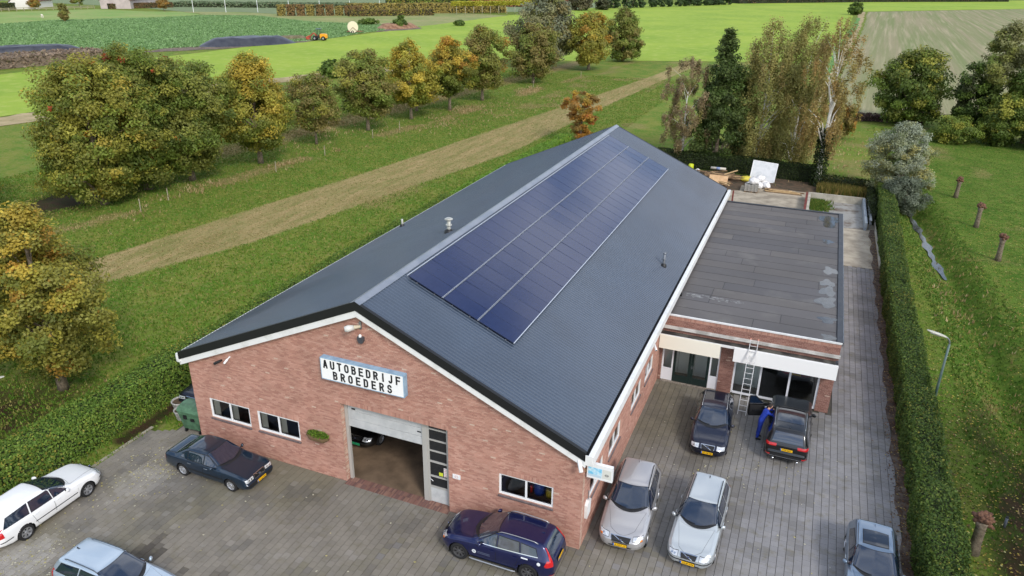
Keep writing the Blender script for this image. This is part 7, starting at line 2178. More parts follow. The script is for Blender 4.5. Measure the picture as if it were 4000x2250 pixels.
# ------------------------------------------------------------------ street lamps
def street_lamp(label, x, y, h, head_dir, ext, pole_col):
    t = thing('street_lamp', label, 'street lamp', (x, y, 0), 0, 'street lamps')
    hx, hy = head_dir
    mb = MB(); mb.tube([(0, 0, 0), (0, 0, h * 0.55), (0, 0, h)], [0.075, 0.06, 0.05], 12); mb.build('pole', pole_col, t, True)
    mb = MB(); pts = [(0, 0, h - 0.02)]
    for q in np.linspace(0, 1, 7):
        pts.append((hx * 0.35 * (1 - math.cos(q * math.pi / 2.4)), hy * 0.35 * (1 - math.cos(q * math.pi / 2.4)), h + 0.38 * math.sin(q * math.pi / 2.4)))
    mb.tube(pts, 0.035, 10); mb.build('arm', STEEL, t, True)
    e = Vector(pts[-1]); d = Vector((hx, hy, 0.28)).normalized(); sd_ = Vector((-hy, hx, 0)); upv = Vector((0, 0, 1))
    mb = MB(); n_ = 10; rows = []
    for q, wv, hv in ((0, 0.05, 0.04), (0.08, 0.09, 0.06), (0.35, 0.14, 0.075), (0.72, 0.13, 0.06), (0.93, 0.10, 0.04), (1.0, 0.03, 0.015)):
        c = e + d * (q * ext - 0.05)
        rows.append([tuple(c + sd_ * (wv * math.cos(a)) + upv * (hv * math.sin(a) * (1.0 if math.sin(a) > 0 else 0.5))) for a in [2 * math.pi * k / n_ for k in range(n_)]])
    for r_ in rows: mb.v.extend(r_)
    for i in range(5):
        for k in range(n_):
            mb.f.append((i * n_ + k, i * n_ + (k + 1) % n_, (i + 1) * n_ + (k + 1) % n_, (i + 1) * n_ + k)); mb.c.append(None)
    mb.f.append(tuple(range(n_))); mb.c.append(None); mb.f.append(tuple(range(5 * n_, 6 * n_))); mb.c.append(None)
    hd_ = mb.build('lamp_head', M('lamp_head_grey', rgb(196, 194, 180), 0.45, c2=rgb(166, 164, 150), scale=8), t, True)
    mb = MB(); c = e + d * (ext * 0.5); mb.tube([c - d * 0.22 - upv * 0.03, c + d * 0.22 - upv * 0.03], [0.07, 0.06], 8); mb.build('diffuser', M('lamp_diffuser', rgb(210, 212, 206), 0.2), hd_, True)


POLE = M('pole_green', rgb(84, 108, 104), 0.5, c2=rgb(104, 120, 114), scale=4)
street_lamp('grey green street lamp rising behind the right hedge', 22.92, 16.2, 4.05, (-0.97, -0.1), 0.95, POLE)
street_lamp('street lamp head reaching in from the left picture edge', -16.45, -4.75, 3.75, (0.97, 0.15), 1.75, POLE)

# ------------------------------------------------------------------ left corner: container, planters
ct = thing('waste_container', 'green wheeled metal waste container at the left garage corner', 'container', (-9.95, 0.75, 0), R(4))
GREENP = M('container_green', rgb(84, 122, 92), 0.5, c2=rgb(66, 98, 72), scale=4, coord='obj')
mb = MB(); v = [(-0.45, -0.42, 0.22), (0.45, -0.42, 0.22), (0.45, 0.42, 0.22), (-0.45, 0.42, 0.22), (-0.62, -0.52, 1.2), (0.62, -0.52, 1.2), (0.62, 0.52, 1.2), (-0.62, 0.52, 1.2)]
mb.add(v, [(0, 1, 5, 4), (1, 2, 6, 5), (2, 3, 7, 6), (3, 0, 4, 7), (3, 2, 1, 0)]); mb.build('body', GREENP, ct)
mb = MB()
for i in range(8):
    a0, a1 = math.pi * i / 8, math.pi * (i + 1) / 8
    p = lambda a: (-0.55 * math.cos(a), 1.2 + 0.22 * math.sin(a))
    (ya, za), (yb, zb) = p(a0), p(a1)
    mb.add([(-0.64, ya, za), (0.64, ya, za), (0.64, yb, zb), (-0.64, yb, zb)], [(0, 1, 2, 3)])
mb.face([(-0.64, -0.55 * math.cos(math.pi * i / 8), 1.2 + 0.22 * math.sin(math.pi * i / 8)) for i in range(9)]); mb.face([(0.64, -0.55 * math.cos(math.pi * i / 8), 1.2 + 0.22 * math.sin(math.pi * i / 8)) for i in range(9)][::-1])
mb.build('lid', GREENP, ct)
mb = MB(); mb.box(-0.3, -0.12, -0.545, -0.50, 0.82, 1.02); mb.box(0.1, 0.3, -0.54, -0.50, 0.75, 0.9); mb.build('mark', BLACK, ct)
for sx in (-0.4, 0.4):
    for sy in (-0.36, 0.36):
        mb = MB(); mb.lathe([(0.001, -0.03), (0.10, -0.03), (0.10, 0.03), (0.001, 0.03)], 14, (sx, sy, 0.10), 'x'); mb.box(sx - 0.05, sx + 0.05, sy - 0.03, sy + 0.03, 0.1, 0.23); mb.build('castor', BLACK, ct)
CONCP = M('planter_concrete', rgb(186, 182, 176), 0.85, c2=rgb(150, 148, 142), scale=8, coord='obj')
for x, y, r_, lb in ((-12.05, 1.75, 0.42, 'round grey concrete planter nearest the hedge'), (-11.35, 1.15, 0.38, 'round grey concrete planter in front of the green container'), (-11.15, 1.85, 0.30, 'small pale planter between the concrete planters and container')):
    t = thing('planter', lb, 'planter', (x, y, 0), 0, 'planters by the left corner')
    mb = MB(); mb.lathe([(r_ * 0.72, 0.0), (r_ * 0.95, 0.42), (r_, 0.46), (r_, 0.5), (r_ * 0.86, 0.5), (r_ * 0.84, 0.42)], 24); mb.build('pot', CONCP, t, True)
    mb = MB(); mb.lathe([(r_ * 0.85, 0.43), (0.001, 0.44)], 24); mb.build('filling', SOIL, t)

# drums and cans behind the right gable window
for x, y, r_, h, c_, lb in ((7.45, 0.95, 0.21, 0.5, rgb(40, 70, 150), 'blue drum behind the right gable window'), (7.92, 0.92, 0.17, 0.36, rgb(190, 160, 50), 'yellow can behind the right gable window'), (8.2, 0.8, 0.14, 0.36, rgb(170, 186, 196), 'pale can at the right end of the gable window'), (7.15, 0.85, 0.05, 0.34, rgb(200, 50, 40), 'small red bottle beside the blue drum')):
    t = thing('drum', lb, 'drum', (x, y, 1.54), 0, 'drums on the window bench')
    mb = MB(); mb.lathe([(0.001, 0), (r_, 0), (r_ * 1.03, h * 0.33), (r_, h * 0.36), (r_ * 1.03, h * 0.66), (r_, h * 0.7), (r_, h), (r_ * 0.9, h + 0.01), (0.001, h + 0.01)], 20); mb.build('shell', M('drum_%d' % int(x * 100), c_, 0.35), t, True)
    mb = MB(); mb.lathe([(r_ * 0.25, h + 0.01), (r_ * 0.25, h + 0.04), (0.001, h + 0.04)], 12); mb.build('cap', BLACK, t)

# ------------------------------------------------------------------ yard behind
WOOD = M('old_wood', rgb(150, 122, 92), 0.85, c2=rgb(112, 88, 64), scale=3, stretch=(1, 1, 1))
WOODL = M('fresh_wood', rgb(200, 172, 128), 0.75, c2=rgb(180, 150, 108), scale=4)
REDS = M('red_oxide', rgb(128, 62, 54), 0.7, c2=rgb(100, 50, 44), scale=6)
t = thing('steel_post', 'red oxide steel post at the back corner of the garage eave', 'post', (8.9, 50.6, 0))
mb = MB()
for a, b, c_, d_ in ((-0.07, 0.07, -0.07, -0.055), (-0.07, 0.07, 0.055, 0.07), (-0.008, 0.008, -0.055, 0.055)):
    mb.box(a, b, c_, d_, 0, 1.15)
mb.build('web', REDS, t)
mb = MB(); mb.box(-0.12, 0.12, -0.12, 0.12, 0, 0.02); mb.build('foot_plate', REDS, t)
lp = thing('timber_pile', 'heap of old timber beams lying criss-cross behind the garage', 'timber pile', (6.6, 58.0, 0))
rs = random.Random(77)
for i in range(46):
    L_ = rs.uniform(1.6, 3.8); ang = rs.gauss(-0.15, 0.5); cx, cy = rs.gauss(0, 0.9), rs.gauss(0.4, 0.9); z = 0.1 + 0.55 * rs.random() * max(0.1, 1 - abs(cx) / 2.4)
    mb = MB(); rot = (Matrix.Rotation(ang, 3, 'Z') @ Matrix.Rotation(rs.gauss(0, 0.12), 3, 'Y'))
    mb.obox((cx, cy, max(z, 0.06 + abs(L_ / 2 * 0.06))), (L_, rs.uniform(0.07, 0.16), rs.uniform(0.05, 0.1)), rot); mb.build('beam', rs.choice([WOOD, WOOD, WOODL]), lp)
ply = thing('plywood_sheet', 'tan plywood sheet leaning on the timber heap', 'plywood', (6.7, 56.6, 0))
mb = MB(); mb.obox((0, 0, 0.5), (1.9, 0.02, 1.05), Matrix.Rotation(R(-38), 3, 'X')); mb.build('sheet', M('plywood', rgb(206, 170, 128), 0.7, c2=rgb(190, 152, 110), scale=3), ply)
wr_ = thing('film_roll', 'wrapped insulation roll on top of the timber heap', 'roll', (6.2, 59.9, 0.9))
mb = MB(); mb.tube([(-0.8, 0, 0), (0.8, 0.05, 0)], 0.14, 12); mb.build('roll', M('wrap', rgb(196, 190, 176), 0.5), wr_, True)
mb = MB(); mb.tube([(-0.2, 0.0, 0.0), (0.2, 0.02, 0.0)], 0.146, 12); mb.build('band', M('wrap_blue', rgb(130, 146, 180), 0.5), wr_, True)
yb = thing('plastic_barrel', 'lime yellow plastic barrel standing by the back hedge', 'barrel', (3.2, 60.4, 0))
mb = MB(); mb.lathe([(0.001, 0), (0.26, 0), (0.29, 0.15), (0.29, 0.85), (0.25, 0.97), (0.12, 1.0), (0.001, 1.0)], 20); mb.build('shell', M('lime_plastic', rgb(196, 206, 40), 0.4), yb, True)
mb = MB(); mb.lathe([(0.295, 0.3), (0.305, 0.33), (0.295, 0.36)], 20); mb.lathe([(0.295, 0.64), (0.305, 0.67), (0.295, 0.70)], 20); mb.build('hoop', M('lime_plastic', rgb(196, 206, 40), 0.4), yb, True)
sk = thing('plastic_sack', 'small white sack beside the lime yellow barrel', 'sack', (4.0, 60.0, 0))
BAGM = M('bag_white', rgb(226, 224, 222), 0.55, c2=rgb(178, 178, 182), scale=4, lo=0.55, hi=0.75, bump=0.5, bscale=10, coord='obj')


def bag_mesh(rx, ry, rz, seed):
    bm = bmesh.new(); bmesh.ops.create_icosphere(bm, subdivisions=3, radius=1.0)
    for v in bm.verts:
        n_ = mnoise.noise(v.co * 2.2 + Vector((seed * 3.1, 0, 0))) * 0.28 + mnoise.noise(v.co * 5.0 + Vector((0, seed * 2.0, 0))) * 0.12
        v.co *= 1 + n_
        v.co = Vector((v.co.x * rx, v.co.y * ry, max(v.co.z, -0.85) * rz + rz * 0.85))
    me = bpy.data.meshes.new('bag'); bm.to_mesh(me); bm.free()
    me.polygons.foreach_set('use_smooth', [True] * len(me.polygons)); me.materials.append(BAGM)
    return me


o = bpy.data.objects.new('sack', bag_mesh(0.28, 0.26, 0.34, 9)); COL.objects.link(o); o.parent = sk
mb = MB(); mb.lathe([(0.05, 0.0), (0.09, 0.1), (0.04, 0.12)], 8, (0, 0, 0.52)); mb.build('neck', BAGM, sk)
pk = thing('block_pallet', 'pallet with grey concrete blocks and white bags on top', 'pallet', (10.2, 55.3, 0))
mb = MB()
for k in range(5): mb.box(-0.68, 0.68, -0.5 + k * 0.22, -0.38 + k * 0.22, 0.10, 0.12)
for xx in (-0.6, 0, 0.52): mb.box(xx, xx + 0.1, -0.5, 0.5, 0.0, 0.10)
mb.build('pallet_boards', WOOD, pk)
BLK = M('block_grey', rgb(160, 156, 148), 0.9, c2=rgb(130, 128, 122), scale=9, coord='obj')
bme = None
for zi in range(4):
    for xi in range(4):
        for yi in range(2):
            if bme is None:
                mb = MB(); mb.box(-0.155, 0.155, -0.23, 0.23, -0.075, 0.075); bme = mb.mesh('block'); bme.materials.append(BLK)
            o = bpy.data.objects.new('block', bme); COL.objects.link(o); o.parent = pk
            o.location = (-0.49 + xi * 0.325, -0.24 + yi * 0.48, 0.2 + zi * 0.16); o.rotation_euler = (0, 0, rs.uniform(-0.02, 0.02))
for i, (x, y, z, sx, lb) in enumerate([(10.35, 55.3, 0.78, 0.5, 'large white bag lying on the concrete blocks'), (9.9, 56.6, 0.0, 0.55, 'white bag on the ground left of the heap'), (10.7, 56.9, 0.0, 0.6, 'white bag in the middle of the bag heap'), (11.2, 57.8, 0.0, 0.6, 'white bag leaning on the white panel'), (10.1, 57.7, 0.3, 0.5, 'white bag topping the heap at the left'), (11.5, 57.0, 0.0, 0.45, 'small white bag at the right of the heap'), (10.8, 57.6, 0.55, 0.5, 'topmost white bag of the heap')]):
    t = thing('rubble_bag', lb, 'bag', (x, y, z), i * 1.1, 'white rubble bags')
    o = bpy.data.objects.new('bag', bag_mesh(sx, sx * 0.8, 0.36, i)); COL.objects.link(o); o.parent = t
    mb = MB(); mb.tube([(0, 0, 0.60), (0.03, 0.02, 0.72), (0.1, 0.05, 0.74)], [0.06, 0.04, 0.02], 6); mb.build('tied_neck', BAGM, t)
t = thing('rubble_bag', 'yellow bag behind the white bag heap', 'bag', (9.3, 59.2, 0), 0.4)
o = bpy.data.objects.new('bag', bag_mesh(0.6, 0.45, 0.3, 20)); COL.objects.link(o); o.parent = t; o.data.materials[0] = M('bag_yellow', rgb(212, 196, 70), 0.6)
mb = MB(); mb.tube([(0, 0, 0.5), (0.03, 0.02, 0.62)], [0.06, 0.03], 6); mb.build('tied_neck', MATS['bag_yellow'], t)
wb = thing('white_panel', 'large white framed panel leaning against the back hedge', 'panel', (10.9, 59.9, 0))
rot = Matrix.Rotation(R(-14), 3, 'X') @ Matrix.Rotation(R(4), 3, 'Y')
mb = MB(); mb.obox((0, 0, 1.05), (2.45, 0.05, 2.0), rot); mb.build('sheet', M('panel_white', rgb(222, 224, 226), 0.4, c2=rgb(206, 210, 212), scale=2), wb)
mb = MB()
for dx, dz, sx, sz in ((0, 1.0, 2.56, 0.09), (0, -1.0, 2.56, 0.09), (-1.24, 0, 0.09, 1.9), (1.24, 0, 0.09, 1.9)):
    mb.obox(Vector((0, 0, 1.05)) + rot @ Vector((dx, 0, dz)), (sx, 0.09, sz), rot)
mb.build('frame', WHITE_CLEAN, wb)
pk2 = thing('plank_stack', 'stack of pale planks lying along the yard edge', 'planks', (13.5, 56.3, 0))
for i in range(14):
    L_ = 3.4 if i < 5 else rs.uniform(1.8, 2.6); zz_ = 0.06 + (i // 4) * 0.075; yy = -0.45 + (i % 4) * 0.24
    mb = MB(); mb.obox((-0.1 + rs.uniform(-0.4, 0.4) - (0.5 if i > 8 else 0), yy, zz_), (L_, 0.17, 0.06), Matrix.Rotation(rs.uniform(-0.03, 0.03), 3, 'Z')); mb.build('plank', rs.choice([WOODL, WOODL, WOOD]), pk2)
# concrete bin with steel beam
bn = thing('concrete_bin', 'low open concrete storage bin behind the annex', 'storage bin', (18.1, 51, 0))
bn.location = (0, 0, 0)
BINC = M('bin_concrete', rgb(184, 178, 162), 0.9, c2=rgb(156, 150, 136), scale=1.2, var=0.08)
mb = MB(); mb.box(15.62, 20.72, 54.7, 54.88, 0, 0.72); mb.build('back_wall', BINC, bn)
mb = MB(); mb.box(15.62, 15.85, 47.6, 54.69, 0, 0.70); mb.build('left_wall', BINC, bn)
mb = MB(); mb.box(20.50, 20.72, 46.6, 54.69, 0, 0.70); mb.build('right_wall', M('bin_blue_steel', rgb(150, 160, 168), 0.5, c2=rgb(128, 138, 146), scale=3), bn)
mb = MB(); mb.box(15.86, 20.49, 46.7, 54.69, 0.006, 0.03); mb.build('bin_floor', M('bin_floor', rgb(150, 148, 142), 0.8, c2=rgb(96, 80, 64), scale=0.7, lo=0.48, hi=0.66), bn)
REDB = thing('steel_beam', 'red oxide steel beam lying along the left bin wall', 'beam', (15.50, 51, 0))
mb = MB(); mb.box(-0.10, 0.10, -3.5, 3.6, 0.70, 0.73); mb.box(-0.012, 0.012, -3.5, 3.6, 0.52, 0.70); mb.box(-0.10, 0.10, -3.5, 3.6, 0.49, 0.52)
mb.build('flange', REDS, REDB)
mb = MB()
for k in range(24): mb.box(0.02, 0.09, -3.4 + k * 0.29, -3.38 + k * 0.29, 0.521, 0.699)
mb.build('stiffener', REDS, REDB)
mb = MB()
for yy in (-3.2, -1, 1.2, 3.3): mb.box(-0.06, 0.06, yy - 0.06, yy + 0.06, 0, 0.49)
mb.build('support', REDS, REDB)
sb = thing('steel_beam', 'grey castellated steel beam on the right bin wall', 'beam', (20.95, 50.8, 0))
mb = MB(); mb.box(-0.09, 0.09, -4.1, 3.9, 0.90, 0.93); mb.box(-0.09, 0.09, -4.1, 3.9, 0.55, 0.58)
for k in range(16): mb.box(-0.02, 0.02, -4.05 + k * 0.5, -3.83 + k * 0.5, 0.58, 0.90)
mb.build('web', STEEL, sb)
mb = MB()
for yy in (-3.8, 0, 3.6): mb.box(-0.05, 0.05, yy - 0.05, yy + 0.05, 0, 0.55)
mb.build('support', STEEL, sb)
x = RNG.normal(16.6, 0.45, 900); y = RNG.normal(53.0, 1.1, 900); k = (x > 15.9) & (x < 20.4) & (y < 54.6); x, y = x[k], y[k]
o = tufts('bin_grass', x, y, np.full(len(x), 0.02), 0.3, 0.12, pick(len(x), [rgb(80, 110, 36), rgb(110, 120, 50)], [3, 2]), blades=3); tag(o, 'green weeds growing in the concrete bin', 'grass')
x = RNG.uniform(16.4, 21.2, 1600); y = RNG.uniform(57.6, 60.0, 1600)
o = tufts('reeds', x, y, np.full(len(x), 0.0), 0.7, 0.08, pick(len(x), [rgb(120, 110, 52), rgb(88, 96, 40), rgb(146, 126, 74)], [3, 3, 2]), blades=3, lean=0.2); tag(o, 'brown green reeds behind the concrete bin', 'reeds')
bl = thing('wooden_rail', 'weathered wooden rail across the reeds behind the bin', 'rail', (17.0, 60.6, 0))
mb = MB(); mb.obox((2.0, -0.35, 0.55), (4.6, 0.06, 0.10), Matrix.Rotation(R(-6), 3, 'Z')); mb.build('rail', WOOD, bl)
for xx in (0, 2, 4):
    mb = MB(); mb.box(xx - 0.04, xx + 0.04, -0.05 - 0.21 * xx / 2 * 0.5 - 0.1, 0.0 - 0.21 * xx / 2 * 0.5 - 0.03, 0, 0.7); mb.build('post', WOOD, bl)
ws = thing('boundary_slab', 'upright concrete slab edge beside the right hedge', 'concrete edge', (21.42, 46, 0))
mb = MB(); mb.box(-0.05, 0.05, -8.8, 2.9, 0, 0.28); mb.build('slab', BINC, ws)
mb = MB(); mb.box(-0.06, 0.06, 2.75, 2.95, 0, 0.42); mb.build('end_post', BINC, ws)
pst = thing('marker_post', 'small grey marker post in the leaf litter at the lower right', 'post', (24.9, 8.2, float(ground_z(np.array([24.9]), np.array([8.2]))[0])))
mb = MB(); mb.tube([(0, 0, 0), (0, 0, 0.5)], 0.055, 10); mb.build('shaft', M('post_grey', rgb(104, 108, 118), 0.6), pst, True)
mb = MB(); mb.lathe([(0.06, 0.5), (0.05, 0.54), (0.001, 0.55)], 10); mb.build('cap', DARKPL, pst)

# fence posts along the tree row
for i, (x, y, lb) in enumerate([(-40.0, 25.2, 'slim fence post left of the leftmost row trunk'), (-40.5, 28.9, 'slim fence post beside the left trunk'), (-38.2, 41.7, 'slim fence post between green and yellow trees'), (-37.9, 50.2, 'slim fence post right of the yellow maple'), (-38.0, 60.8, 'fence post before the olive brown tree'), (-35.3, 112.5, 'white tipped fence post before the poplar'), (-31.4, 130, 'far fence post before the orange tinted tree'), (-37.6, 67, 'fence post right of the olive brown trunk')]):
    t = thing('fence_post', lb, 'post', (x, y, float(ground_z(np.array([x]), np.array([y]))[0])), 0, 'fence posts along the tree row')
    mb = MB(); mb.tube([(0, 0, -0.1), (0.01, 0.02, 1.15)], [0.05, 0.045], 7); mb.build('post', M('post_wood', rgb(176, 164, 142), 0.85, c2=rgb(130, 118, 98), scale=5), t)
    mb = MB(); mb.tube([(0.01, 0.02, 1.15), (0.01, 0.02, 1.19)], [0.045, 0.03], 7); mb.build('post_top', MATS['post_wood'], t)

# ------------------------------------------------------------------ the mechanic
def person():
    t = thing('person', 'person in blue overalls leaning over the black car roof beside its open door', 'person', (15.02, 10.62, 0))
    SKIN = M('skin', rgb(206, 156, 130), 0.55); OVER = M('overall_blue', rgb(28, 62, 168), 0.8, c2=rgb(22, 48, 140), scale=7, bump=0.4, bscale=14, bdist=0.02, coord='obj'); HAIR = M('hair_dark', rgb(44, 34, 28), 0.7, bump=0.5, bscale=60, coord='obj'); SHOE = M('shoe_black', rgb(24, 24, 26), 0.6)

    def skin(name, verts, edges, rad, mat, parent, root=0, sub=2):
        me = bpy.data.meshes.new(name); me.from_pydata(verts, edges, []); me.update()
        o = link(name, me, mat, parent)
        m1 = o.modifiers.new('s', 'SKIN'); m1.use_smooth_shade = True
        m2 = o.modifiers.new('u', 'SUBSURF'); m2.levels = sub; m2.render_levels = sub
        if not me.skin_vertices: pass
        for i, r_ in enumerate(rad):
            sv = me.skin_vertices[0].data[i]; sv.radius = (r_, r_) if not isinstance(r_, tuple) else r_; sv.use_root = (i == root)
        return o
    # faces +x and a little +y, leaning forward over the car
    J = [(0.05, 0.05, 0.95), (0.09, 0.10, 1.12), (0.17, 0.18, 1.30), (0.25, 0.27, 1.46), (0.29, 0.32, 1.53),        # 0 pelvis 1 waist 2 chest 3 shoulders 4 neck base
         (0.02, 0.17, 0.88), (0.01, 0.20, 0.50), (-0.03, 0.20, 0.10), (0.08, 0.22, 0.06),                            # 5 hip L 6 knee 7 ankle 8 hem (left = +y)
         (0.06, -0.06, 0.88), (0.05, -0.08, 0.50), (-0.02, -0.10, 0.10), (0.09, -0.10, 0.06),                         # 9.. right leg
         (0.19, 0.44, 1.43), (0.34, 0.60, 1.30), (0.50, 0.56, 1.42),                                               # 13 shoulder L, elbow, wrist
         (0.32, 0.11, 1.43), (0.50, 0.10, 1.37), (0.62, 0.30, 1.50)]                                               # 16 shoulder R, elbow, wrist
    E = [(0, 1), (1, 2), (2, 3), (3, 4), (0, 5), (5, 6), (6, 7), (0, 9), (9, 10), (10, 11), (3, 13), (13, 14), (14, 15), (3, 16), (16, 17), (17, 18)]
    J2 = [j for i, j in enumerate(J) if i not in (8, 12)]
    remap = {}; c_ = 0
    for i in range(len(J)):
        if i not in (8, 12): remap[i] = c_; c_ += 1
    E2 = [(remap[a], remap[b]) for a, b in E]
    rad = {0: (0.155, 0.135), 1: (0.145, 0.12), 2: (0.17, 0.125), 3: (0.14, 0.10), 4: 0.07, 5: 0.115, 6: 0.082, 7: 0.075, 9: 0.115, 10: 0.082, 11: 0.075, 13: 0.075, 14: 0.058, 15: 0.045, 16: 0.075, 17: 0.058, 18: 0.045}
    b = skin('overalls', J2, E2, [rad[i] for i in range(len(J)) if i in remap], OVER, t)
    # head with face, hair, ears
    hc = Vector((0.36, 0.39, 1.66)); look = Vector((0.80, 0.45, -0.38)).normalized(); sidev = Vector((-look.y, look.x, 0)).normalized(); upv = sidev.cross(look) * -1
    if upv.z < 0: upv = -upv
    Mh = Matrix((look, sidev, upv)).transposed()
    bm = bmesh.new(); bmesh.ops.create_icosphere(bm, subdivisions=4, radius=1)
    for v in bm.verts:
        p = v.co.copy(); q = Vector((p.x * 0.097, p.y * 0.077, p.z * 0.118))
        if p.z < -0.2: q.x += 0.012 * (-p.z) * (1 if p.x > 0 else -0.6); q.y *= 1 - 0.22 * (-p.z - 0.2)
        if p.x > 0.7:
            q.x += 0.020 * math.exp(-((p.y) / 0.13) ** 2 - ((p.z + 0.12) / 0.20) ** 2)                         # nose
            q.x -= 0.009 * math.exp(-((abs(p.y) - 0.36) / 0.13) ** 2 - ((p.z - 0.08) / 0.10) ** 2)              # eye sockets
            q.x -= 0.004 * math.exp(-((p.y) / 0.3) ** 2 - ((p.z + 0.52) / 0.05) ** 2)                           # mouth
        v.co = hc + Mh @ q
    me = bpy.data.meshes.new('head'); bm.to_mesh(me); bm.free(); me.polygons.foreach_set('use_smooth', [True] * len(me.polygons))
    hd_ = link('head', me, SKIN, t)
    bm = bmesh.new(); bmesh.ops.create_icosphere(bm, subdivisions=4, radius=1)
    dele = []
    for v in bm.verts:
        p = v.co.copy()
        if (p.x > 0.25 and p.z < 0.52) or p.z < -0.45 or (p.x > 0.55 and p.z < 0.72): dele.append(v)
        w = 1.10 + 0.03 * mnoise.noise(p * 6)
        v.co = hc + Mh @ Vector((p.x * 0.097 * w - 0.004, p.y * 0.078 * w, p.z * 0.118 * w + 0.004))
    bmesh.ops.delete(bm, geom=dele, context='VERTS')
    me = bpy.data.meshes.new('hair'); bm.to_mesh(me); bm.free(); me.polygons.foreach_set('use_smooth', [True] * len(me.polygons)); link('hair', me, HAIR, t)
    for sg in (1, -1):
        mb = MB(); c = hc + Mh @ Vector((-0.005, sg * 0.078, -0.01)); mb.tube([c - upv * 0.03, c, c + upv * 0.03], [0.008, 0.016, 0.008], 6); mb.build('ear', SKIN, t, True)
        mb = MB(); c = hc + Mh @ Vector((0.083, sg * 0.028, 0.010)); mb.tube([c, c + look * 0.004], 0.010, 8); mb.build('eye', M('eye', rgb(60, 46, 36), 0.2), t, True)
    mb = MB(); mb.tube([(0.28, 0.31, 1.50), (0.33, 0.365, 1.60)], [0.062, 0.055], 12); mb.build('neck', SKIN, t, True)
    # hands: palm, four fingers and a thumb each, resting on the roof edge
    for (wr0, dirv, palm_n) in (((0.50, 0.56, 1.42), Vector((0.75, -0.1, 0.62)), 1), ((0.62, 0.30, 1.50), Vector((0.72, 0.45, 0.45)), -1)):
        w = Vector(wr0); d = dirv.normalized(); s_ = Vector((-d.y, d.x, 0)).normalized(); n_ = d.cross(s_)
        verts = [tuple(w - d * 0.02), tuple(w + d * 0.03), tuple(w + d * 0.085)]; edges = [(0, 1), (1, 2)]; rads = [0.030, (0.036, 0.020), (0.040, 0.018)]
        for f, (o_, ln) in enumerate(((-0.033, 0.070), (-0.011, 0.082), (0.011, 0.078), (0.033, 0.060))):
            k = len(verts); b0 = w + d * 0.092 + s_ * o_
            verts += [tuple(b0), tuple(b0 + d * ln * 0.55 - n_ * 0.006), tuple(b0 + d * ln * 0.85 - n_ * 0.030 * 1)]; edges += [(2, k), (k, k + 1), (k + 1, k + 2)]; rads += [0.0095, 0.009, 0.008]
        k = len(verts); b0 = w + d * 0.035 + s_ * 0.040 * palm_n
        verts += [tuple(b0), tuple(b0 + d * 0.035 + s_ * 0.022 * palm_n), tuple(b0 + d * 0.065 + s_ * 0.026 * palm_n - n_ * 0.01)]; edges += [(1, k), (k, k + 1), (k + 1, k + 2)]; rads += [0.012, 0.0105, 0.009]
        skin('hand', verts, edges, rads, SKIN, t, 0, 1)
    for x0, y0 in ((-0.03, 0.20), (-0.02, -0.10)):
        skin('shoe', [(x0 - 0.06, y0, 0.045), (x0 + 0.03, y0, 0.055), (x0 + 0.13, y0 + 0.01, 0.045), (x0 + 0.20, y0 + 0.015, 0.04)], [(0, 1), (1, 2), (2, 3)], [0.042, 0.048, 0.043, 0.036], SHOE, t, 1)
    return t


person()
# ------------------------------------------------------------------ far background
PALEW = M('barn_render', rgb(190, 176, 172), 0.9, c2=rgb(172, 160, 156), scale=0.3)
WHITEW = M('house_white', rgb(226, 222, 214), 0.85)
ROOFT = M('roof_tiles_far', rgb(120, 84, 70), 0.8, c2=rgb(98, 72, 62), scale=0.5)
DK = M('dark_opening', rgb(26, 28, 34), 0.5)
bar = thing('barn', 'long pale rendered barn with dark doorway at the top left', 'barn', (-336, 287, 0), R(-58))
L_, W_, Hh = 62, 14, 4.2
mb = MB(); mb.box(-L_ / 2, L_ / 2, 0, W_, 0, Hh); mb.prism([(0, Hh), (W_, Hh), (W_ / 2, Hh + 4.4)], 'x', -L_ / 2, L_ / 2); mb.build('wall', PALEW, bar)
mb = MB()
for y0, z0, y1, z1 in ((-0.5, Hh - 0.2, W_ / 2, Hh + 4.75), (W_ + 0.5, Hh - 0.2, W_ / 2, Hh + 4.75)):
    mb.add([(-L_ / 2 - 0.4, y0, z0), (L_ / 2 + 0.4, y0, z0), (L_ / 2 + 0.4, y1, z1), (-L_ / 2 - 0.4, y1, z1), (-L_ / 2 - 0.4, y0, z0 - 0.2), (L_ / 2 + 0.4, y0, z0 - 0.2), (L_ / 2 + 0.4, y1, z1 - 0.2), (-L_ / 2 - 0.4, y1, z1 - 0.2)], [(0, 1, 2, 3), (7, 6, 5, 4), (0, 4, 5, 1), (1, 5, 6, 2), (3, 2, 6, 7), (0, 3, 7, 4)])
mb.build('roof', ROOFT, bar)
mb = MB(); mb.box(-2.2, 2.2, -0.15, -0.02, 0, 2.6); dd_ = mb.build('door', DK, bar)
mb = MB(); mb.box(-2.5, 2.5, -0.22, -0.16, 2.6, 3.7); mb.build('door_leaf', WHITE_CLEAN, dd_)
for xx in (-14, -8, 8, 13, 18, 23, 27):
    mb = MB(); mb.box(xx - 0.6, xx + 0.6, -0.12, -0.02, 1.5, 2.8); w = mb.build('window', DK, bar); m2 = MB(); m2.box(xx - 0.7, xx + 0.7, -0.2, -0.02, 1.35, 1.49); m2.build('sill', WHITEW, w)
fh = thing('farmhouse', 'white low farmhouse with verandah posts at the top left corner', 'house', (-356, 247, 0), R(-58))
mb = MB(); mb.box(-13, 13, 0, 9, 0, 3.6); mb.prism([(0, 3.6), (9, 3.6), (4.5, 8)], 'x', -13, 13); mb.build('wall', WHITEW, fh)
mb = MB(); mb.prism([(-0.6, 3.4), (4.5, 8.3), (9.6, 3.4), (9.6, 3.2), (4.5, 8.05), (-0.6, 3.2)], 'x', -13.5, 13.5); mb.build('roof', ROOFT, fh)
